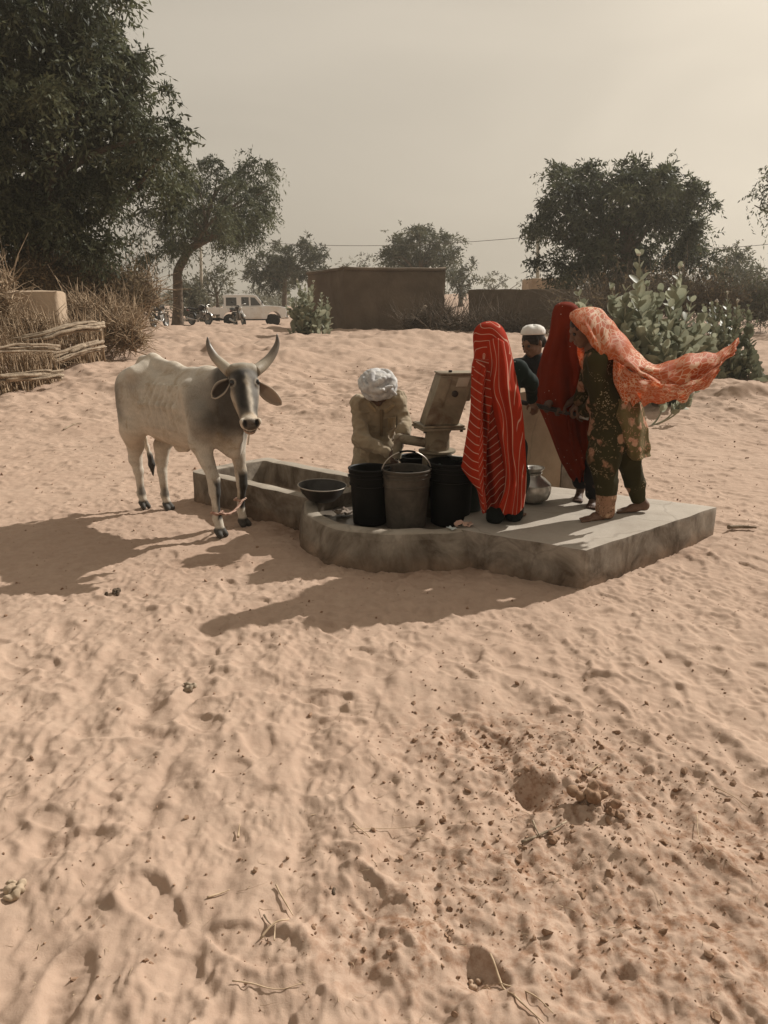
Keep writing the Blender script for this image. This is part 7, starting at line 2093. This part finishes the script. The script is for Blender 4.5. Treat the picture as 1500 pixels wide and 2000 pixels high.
for x, r in ((1.25, 0.35), (3.72, 0.35)):
    for y in (0.09, Wd - 0.09):
        rotx = Matrix.Rotation(R(90), 3, 'X'); root_w = MB()
        root_w.lathe([(0.20, -0.10), (0.30, -0.10), (r, -0.07), (r + .005, 0.0), (r, 0.07), (0.30, 0.10), (0.20, 0.10)], (x, y, 0.35), 28, rot=rotx)
        wh = root_w.build('wheel', M_tyre, truck, sharp=35)
        rm = MB(); sgn = -1 if y < 1 else 1
        rm.lathe([(0.001, 0.05), (0.05, 0.055), (0.07, 0.03), (0.16, 0.035), (0.19, 0.075), (0.205, 0.08), (0.205, -0.05), (0.001, -0.05)], (x, y + sgn * 0.02, 0.35), 24, rot=Matrix.Rotation(R(90) if sgn < 0 else R(-90), 3, 'X'))
        rm.build('rim', M_chrome, wh, sharp=35)
mb = MB(); mb.bbox((4.50, Wd / 2, 0.52), (0.12, Wd + 0.04, 0.14), 0.03); mb.build('front_bumper', M_chrome, truck)
mb = MB(); mb.bbox((4.452, Wd / 2, 0.82), (0.03, 0.85, 0.24), 0.01); mb.build('grille', M_vblack, truck)
for y in (0.20, Wd - 0.20):
    mb = MB(); mb.lathe([(0.001, 0.03), (0.08, 0.02), (0.095, 0.0), (0.095, -0.05), (0.001, -0.05)], (4.45, y, 0.84), 18, rot=Matrix.Rotation(R(90), 3, 'Y')); mb.build('headlight', M_lens, truck)
mb = MB(); mb.tube([(3.05, -0.02, 1.22), (3.05, -0.16, 1.30)], 0.012, 6); mb.bbox((3.04, -0.22, 1.34), (0.05, 0.16, 0.22), 0.02); mb.build('wing_mirror', M_vblack, truck)
mb = MB(); mb.bbox((1.85, Wd / 2, 0.42), (3.6, 0.9, 0.14), 0.02); mb.build('chassis', M_vblack, truck)
# load bed with boarded sides
mb = MB(); mb.bbox((0.30, Wd / 2, 0.66), (0.72, Wd, 0.06), 0.01); mb.build('bed_floor', M_vblack, truck)
for y in (0.02, Wd - 0.02):
    mb = MB(); mb.bbox((0.31, y, 0.88), (0.64, 0.04, 0.40), 0.01); mb.build('bed_side', M_white, truck)
tg = MB()
for q in range(3): tg.bbox((-0.03, Wd / 2, 0.60 + q * 0.17), (0.05, Wd - 0.02, 0.165), 0.008)
tg.bbox((-0.065, 0.10, 0.77), (0.03, 0.07, 0.52), 0.006); tg.bbox((-0.065, Wd - 0.10, 0.77), (0.03, 0.07, 0.52), 0.006)
tg.build('tailgate', M_board, truck)
for y in (0.12, Wd - 0.12):
    mb = MB(); mb.bbox((-0.09, y, 0.44), (0.05, 0.14, 0.09), 0.015); mb.build('tail_light', worn('red_lens', (0.12, 0.01, 0.01), (0.18, 0.02, 0.015), 9, 0.3), truck)

def make_moto(loc, rz, label):
    root = empty('motorcycle', loc, rz); tag(root, label, 'motorcycle', 'motorcycles parked near the pickup')
    rotx = Matrix.Rotation(R(90), 3, 'X')
    for x in (0.0, 1.24):
        mb = MB(); mb.lathe([(0.245, -0.035), (0.285, -0.03), (0.305, 0), (0.285, 0.03), (0.245, 0.035), (0.245, -0.035)], (x, 0, 0.305), 28, rot=rotx); wh = mb.build('wheel', M_tyre, root)
        mb = MB()
        mb.lathe([(0.246, -0.02), (0.25, 0), (0.246, 0.02), (0.232, 0.018), (0.232, -0.018), (0.246, -0.02)], (x, 0, 0.305), 28, rot=rotx)
        mb.lathe([(0.001, -0.05), (0.06, -0.05), (0.06, 0.05), (0.001, 0.05)], (x, 0, 0.305), 14, rot=rotx)
        for q in range(12):
            a = q * math.pi / 6; mb.tube([(x + 0.05 * math.cos(a), 0.03 * (-1) ** q, 0.305 + 0.05 * math.sin(a)), (x + 0.24 * math.cos(a), 0, 0.305 + 0.24 * math.sin(a))], 0.005, 4)
        mb.build('rim', M_chrome, wh)
        mb = MB(); P = [(x + 0.345 * math.cos(a), 0, 0.305 + 0.345 * math.sin(a)) for a in np.linspace(R(20), R(165) if x > 1 else R(130), 12)]
        mb.tube(P, 0.05, 8, flat=(0.25, 1.0), up=(0, 0, 1)); mb.build('mudguard', M_vblack if x < 1 else M_chrome, root)
    mb = MB()
    for s_ in (-0.06, 0.06): mb.tube([(1.24, s_, 0.305), (1.08, s_, 0.80)], 0.022, 8)
    mb.tube([(1.09, -0.07, 0.80), (1.09, 0.07, 0.80)], 0.02, 8); mb.build('fork', M_chrome, root)
    mb = MB(); mb.tube([(1.02, -0.36, 0.98), (1.06, -0.24, 1.0), (1.08, 0, 0.90), (1.06, 0.24, 1.0), (1.02, 0.36, 0.98)], 0.014, 6); mb.build('handlebar', M_chrome, root)
    for s_ in (-1, 1):
        mb = MB(); mb.tube([(1.05, s_ * 0.22, 1.0), (1.08, s_ * 0.27, 1.15)], 0.006, 5); mb.ball((1.08, s_ * 0.28, 1.17), (0.012, 0.055, 0.035), 10); mb.build('mirror', M_vblack, root)
    mb = MB(); mb.ball((1.15, 0, 0.86), (0.09, 0.085, 0.085), 16); hl_ = mb.build('headlight', M_vblack, root)
    mb = MB(); mb.lathe([(0.001, 0.0), (0.07, 0.0), (0.078, -0.03), (0.001, -0.03)], (1.242, 0, 0.855), 16, rot=Matrix.Rotation(R(90), 3, 'Y')); mb.build('lens', M_lens, hl_)
    mb = MB(); mb.tube(crom([(1.02, 0, 0.84), (0.90, 0, 0.86), (0.70, 0, 0.83), (0.60, 0, 0.76)], 4), np.interp(np.linspace(0, 1, 13), [0, .3, .8, 1], [0.05, 0.13, 0.12, 0.05]), 14, flat=(1.0, 0.85)); mb.build('fuel_tank', M_mtank, root)
    mb = MB(); mb.tube(crom([(0.66, 0, 0.80), (0.40, 0, 0.77), (0.10, 0, 0.80), (-0.18, 0, 0.84)], 4), np.interp(np.linspace(0, 1, 13), [0, .2, .9, 1], [0.06, 0.10, 0.10, 0.05]), 12, flat=(0.55, 1.25), up=(0, 0, 1)); mb.build('seat', M_vblack, root)
    mb = MB(); mb.bbox((0.68, 0, 0.42), (0.34, 0.24, 0.22), 0.03); mb.lathe([(0.09, -0.1), (0.11, -0.09), (0.11, 0.1), (0.08, 0.12)], (0.78, 0, 0.58), 14, rot=Matrix.Rotation(R(18), 3, 'Y')); mb.build('engine', M_eng, root)
    mb = MB(); mb.tube([(1.04, 0, 0.78), (0.60, 0, 0.66), (0.10, 0, 0.66), (-0.2, 0, 0.70)], 0.025, 8); mb.tube([(1.04, 0, 0.72), (0.90, 0, 0.36), (0.5, 0, 0.32), (0.30, 0, 0.62)], 0.022, 8)
    mb.tube([(0.45, 0.07, 0.34), (0.0, 0.07, 0.305)], 0.02, 6); mb.tube([(0.45, -0.07, 0.34), (0.0, -0.07, 0.305)], 0.02, 6); mb.build('frame', M_vblack, root)
    mb = MB(); mb.tube(crom([(0.80, -0.13, 0.40), (0.62, -0.15, 0.28), (0.2, -0.15, 0.30), (-0.25, -0.15, 0.38)], 4), np.interp(np.linspace(0, 1, 13), [0, .5, .55, 1], [0.02, 0.02, 0.04, 0.045]), 10); mb.build('exhaust', M_chrome, root)
    mb = MB(); mb.tube([(-0.22, -0.12, 0.70), (-0.36, -0.12, 0.86), (-0.36, 0.12, 0.86), (-0.22, 0.12, 0.70)], 0.012, 6); mb.build('carrier', M_chrome, root)
    mb = MB(); mb.bbox((-0.30, 0, 0.72), (0.06, 0.12, 0.07), 0.015); mb.build('tail_light', worn('red_lens', (0.12, 0.01, 0.01), (0.18, 0.02, 0.015), 9, 0.3), root)
    return root
M_mtank = worn('black_tank', (0.014, 0.010, 0.009), (0.025, 0.018, 0.015), 9, 0.35)
M_eng = worn('engine_metal', (0.12, 0.11, 0.10), (0.26, 0.24, 0.22), 14, 0.5, metal=0.5)
p = D(376, 643, 39.5); mo = make_moto((p.x, 39.5, gz(p.x, 39.5)), R(-38), 'dark motorcycle with a spoked front wheel parked behind the pickup tail')
p = D(462, 650, 37.0); m2 = copy_tree(mo); m2.location = (p.x, 37.0, gz(p.x, 37.0)); m2.rotation_euler = (R(10), 0, R(-62)); m2['label'] = 'dark motorcycle leaning over in front of the pickup doors'
p = D(301, 636, 34.5); m3 = copy_tree(mo); m3.location = (p.x, 34.5, gz(p.x, 34.5)); m3.rotation_euler = (R(-6), 0, R(80)); m3['label'] = 'motorcycle seen from behind at the end of the thorn pile'
# ------------------------------------------------------------------ clods, sticks and straw on the sand
def lumps(P, sz, rg):
    """many small irregular clods as one cloud of low solids"""
    n = len(P)
    ico = bmesh.new(); bmesh.ops.create_icosphere(ico, subdivisions=1, radius=1.0)
    iv = np.array([v.co[:] for v in ico.verts]); ico.verts.index_update(); fi = np.array([[v.index for v in f.verts] for f in ico.faces]); ico.free()
    k = len(iv)
    q = rg.standard_normal((n, 4)); q /= np.linalg.norm(q, axis=1)[:, None]
    w_, x, y, z = q.T
    Rm_ = np.stack([np.stack([1 - 2 * (y * y + z * z), 2 * (x * y - z * w_), 2 * (x * z + y * w_)], -1), np.stack([2 * (x * y + z * w_), 1 - 2 * (x * x + z * z), 2 * (y * z - x * w_)], -1), np.stack([2 * (x * z - y * w_), 2 * (y * z + x * w_), 1 - 2 * (x * x + y * y)], -1)], 1)
    S_ = sz[:, None, None] * np.stack([rg.uniform(0.7, 1.4, n), rg.uniform(0.7, 1.2, n), rg.uniform(0.5, 0.9, n)], 1)[:, None]
    V = iv[None] * S_ * (1 + 0.28 * rg.standard_normal((n, k, 1)))
    V = np.einsum('nij,nkj->nki', Rm_, V) + P[:, None]
    return V.reshape(-1, 3), (fi[None] + (np.arange(n) * k)[:, None, None]).reshape(-1, 3)
rg = np.random.default_rng(77)
P = []; sz = []
for (px, py, rx, ry), m in zip(CLOD, (620, 280, 160, 220, 120, 220)):
    c = G(px, py); q = rg.standard_normal((m, 2)) * 0.75
    P.append(np.stack([c.x + q[:, 0] * rx, c.y + q[:, 1] * ry], 1)); sz.append(0.0022 + 0.0028 * rg.random(m) ** 2 + 0.010 * rg.random(m) ** 9)
m = 2600
xx = rg.uniform(-3.2, 3.2, m); yy = 1.2 + 6.5 * rg.random(m) ** 1.3; P.append(np.stack([xx, yy], 1)); sz.append(0.0020 + 0.0028 * rg.random(m) ** 2 + 0.008 * rg.random(m) ** 12)
m = 1500
xx = rg.uniform(-8, 8, m); yy = rg.uniform(7, 18, m); P.append(np.stack([xx, yy], 1)); sz.append(0.006 + 0.016 * rg.random(m) ** 6)
P = np.concatenate(P); sz = np.concatenate(sz)
inside = (np.hypot(P[:, 0] - AC[0], P[:, 1] - AC[1]) < 0.8) | ((P[:, 0] > 0.5) & (P[:, 0] < 2.4) & (P[:, 1] > 4.4) & (P[:, 1] < 6.2))
P, sz = P[~inside], sz[~inside]
P3 = np.concatenate([P, (ground(P[:, 0], P[:, 1]) + sz * 0.25)[:, None]], 1)
V, F = lumps(P3, sz, rg)
M_clod = worn('clod_earth', (0.17, 0.095, 0.056), (0.34, 0.225, 0.15), 30, 0.95, 200, 0.4, 0.003)
o = mesh_obj('dirt_clods', V, F, M_clod, smooth=False); tag(o, 'small reddish clods and crumbs of dung scattered over the sand', 'clods', kind='stuff')
# straw, one heap of stalks nobody could count
m = 900
xx = np.concatenate([rg.uniform(-3, 3, m // 2), rg.normal(G(1100, 1600).x, 0.5, m // 4), rg.uniform(-1.2, 1.4, m // 4)]); yy = np.concatenate([1.25 + 5.0 * rg.random(m // 2) ** 1.4, rg.normal(G(1100, 1600).y, 0.4, m // 4), 1.25 + 1.3 * rg.random(m // 4)])
A = nrm(np.stack([rg.standard_normal(len(xx)), rg.standard_normal(len(xx)), rg.normal(0.05, 0.14, len(xx))], 1))
V, F, _ = twigs(np.stack([xx, yy, ground(xx, yy) + 0.003], 1), A, 0.012 + 0.05 * rg.random(len(xx)) ** 2, 0.0006 + 0.0009 * rg.random(len(xx)), rg, 0.3)
M_straw = worn('straw', (0.30, 0.21, 0.13), (0.56, 0.43, 0.30), 20, 0.9)
o = mesh_obj('straw_litter', V, F, M_straw); tag(o, 'bits of straw and chaff lying on the sand', 'straw', kind='stuff')
# sticks one can point at
def stick(label, pts, r, name='stick', mat=None, fork=None):
    mb = MB()
    Q = []
    for px, py in pts:
        p = G(px, py); Q.append((p.x, p.y, gz(p.x, p.y) + r * 1.2 + 0.004))
    Q = crom(Q, 5); Q = Q + 0.003 * np.stack([fnoise(Q * 14 + i * 4, 2) for i in range(3)], 1)
    mb.tube(Q, np.linspace(r, r * 0.5, len(Q)) * (1 + 0.25 * fnoise(Q * 30, 2)), 7)
    if fork:
        F_ = []
        for px, py in fork:
            p = G(px, py); F_.append((p.x, p.y, gz(p.x, p.y) + r + 0.006))
        F_ = crom(F_, 5); mb.tube(F_, np.linspace(r * 0.7, r * 0.35, len(F_)), 6)
    o = mb.build(name, mat or M_straw); tag(o, label, 'twig'); return o
SG = 'twigs on the sand'
stick('short split twig lying across the big shoe print in the foreground', [(508, 1836), (535, 1812), (562, 1797)], 0.0035, fork=[(536, 1845), (538, 1815)])
stick('thin dark twig just left of the crossed twig in the foreground', [(515, 1790), (522, 1800), (528, 1812)], 0.0028, mat=M_rail)
stick('long curved stem at the bottom of the picture', [(455, 1925), (500, 1932), (545, 1935), (590, 1920)], 0.0022)
stick('short pale stalk under the shade print at the left', [(406, 1757), (430, 1747), (450, 1739)], 0.0030)
stick('slanting pale stalk right of centre in the foreground', [(538, 1737), (555, 1760), (572, 1782)], 0.0028)
stick('small upright chip standing in the sand', [(465, 1630), (467, 1620), (469, 1611)], 0.005)
stick('long bent root running down to the bottom edge', [(955, 1868), (985, 1920), (1010, 1965), (1060, 2005)], 0.0035, fork=[(975, 1912), (1040, 1950), (1080, 1990)])
stick('dark broken stick in the turned up clods', [(1020, 1650), (1060, 1635), (1105, 1610)], 0.006, mat=M_rail, fork=[(1040, 1610), (1052, 1640)])
stick('thin long grass stem across the sand at the right edge', [(1368, 1525), (1420, 1555), (1470, 1580)], 0.002)
stick('pair of fine stems crossing near the right edge', [(1360, 1600), (1365, 1650), (1400, 1690)], 0.0016, fork=[(1390, 1665), (1420, 1690), (1440, 1705)])
stick('small crossed dry stems left of the middle', [(690, 1620), (720, 1640), (745, 1660)], 0.0022, fork=[(695, 1632), (760, 1618), (830, 1612)])
stick('pale short straw above the dug hole', [(1150, 1515), (1165, 1505), (1180, 1495)], 0.003)
stick('thick knobbly dead stick beside the right corner of the platform', [(1420, 1050), (1445, 1048), (1475, 1051)], 0.016, name='branch', mat=M_rail)
stick('little bare twig beside the trodden path behind the cow', [(125, 852), (145, 846), (162, 843)], 0.012, mat=M_rail)
stick('dry forked branch lying below the flying scarf', [(1285, 812), (1320, 802), (1345, 812)], 0.014, mat=M_rail)
def clump(name, label, px, py, r, n, mat, seed, cat):
    rg = np.random.default_rng(seed); c = G(px, py); bm_ = SDF(np.array([c.x - r * 2.4, c.y - r * 2.4, gz(c.x, c.y) - r]), np.array([c.x + r * 2.4, c.y + r * 2.4, gz(c.x, c.y) + r * 2.2]), r / 9)
    for q in range(n):
        p_ = np.array([c.x, c.y, gz(c.x, c.y) + r * 0.25]) + rg.normal(0, r * 0.5, 3) * np.array([1, 1, 0.3]); bm_.ell(p_, r * rg.uniform(0.25, 0.5, 3), k=r * 0.06)
    bm_.warp(lambda P: r * 0.10 * fnoise(P * (3 / r), 3))
    V, F = bm_.mesh(0); o = mesh_obj(name, V, F, mat); tag(o, label, cat); return o
M_dung = worn('dried_dung', (0.055, 0.040, 0.028), (0.13, 0.095, 0.065), 40, 0.95, 120, 0.6, 0.006)
clump('dung', 'dark lump of dried dung on the sand below the cow shadow', 228, 1163, 0.036, 9, M_dung, 1, 'dung')
clump('dung', 'crumbled grey dung in the middle of the trodden sand', 372, 1350, 0.034, 8, worn('pale_dung', (0.20, 0.155, 0.11), (0.34, 0.27, 0.20), 40, 0.95, 120, 0.6, 0.006), 2, 'dung')
clump('clod', 'large reddish clod thrown up beside the dug hole', 1160, 1580, 0.050, 10, M_clod, 3, 'clod')
clump('clod', 'second reddish clod to the lower right of the large one', 1195, 1600, 0.028, 7, M_clod, 4, 'clod')
clump('clod', 'brown clod in the straw below the dug hole', 1085, 1640, 0.026, 7, M_clod, 5, 'clod')
clump('stone', 'pale brown stone half buried at the left edge', 22, 1752, 0.036, 11, worn('pale_stone', (0.26, 0.19, 0.13), (0.40, 0.31, 0.22), 20, 0.9, 60, 0.4, 0.004), 6, 'stone')
clump('stone', 'small dark stone on the sand in the foreground', 652, 1741, 0.014, 4, M_dung, 7, 'stone')
clump('clod', 'upright pale clod standing in the small pit near the bottom edge', 930, 1900, 0.024, 6, worn('pale_clod', (0.32, 0.22, 0.15), (0.44, 0.32, 0.23), 20, 0.9, 60, 0.4, 0.004), 8, 'clod')
# ------------------------------------------------------------------ dusty air
mb = MB(); mb.box((0, 0, 9.0), (1300, 1300, 24.0))
hm = bpy.data.materials.new('dusty_air'); hm.use_nodes = True
hn = hm.node_tree; hn.nodes.clear()
ho = hn.nodes.new('ShaderNodeOutputMaterial'); pv = hn.nodes.new('ShaderNodeVolumePrincipled')
pv.inputs['Color'].default_value = (0.93, 0.88, 0.78, 1)
pv.inputs['Density'].default_value = HAZE
pv.inputs['Anisotropy'].default_value = 0.35
hn.links.new(pv.outputs[0], ho.inputs['Volume'])
haze = mb.build('haze', hm, smooth=False)
tag(haze, 'warm dusty air that pales the far trees', 'haze', kind='stuff')
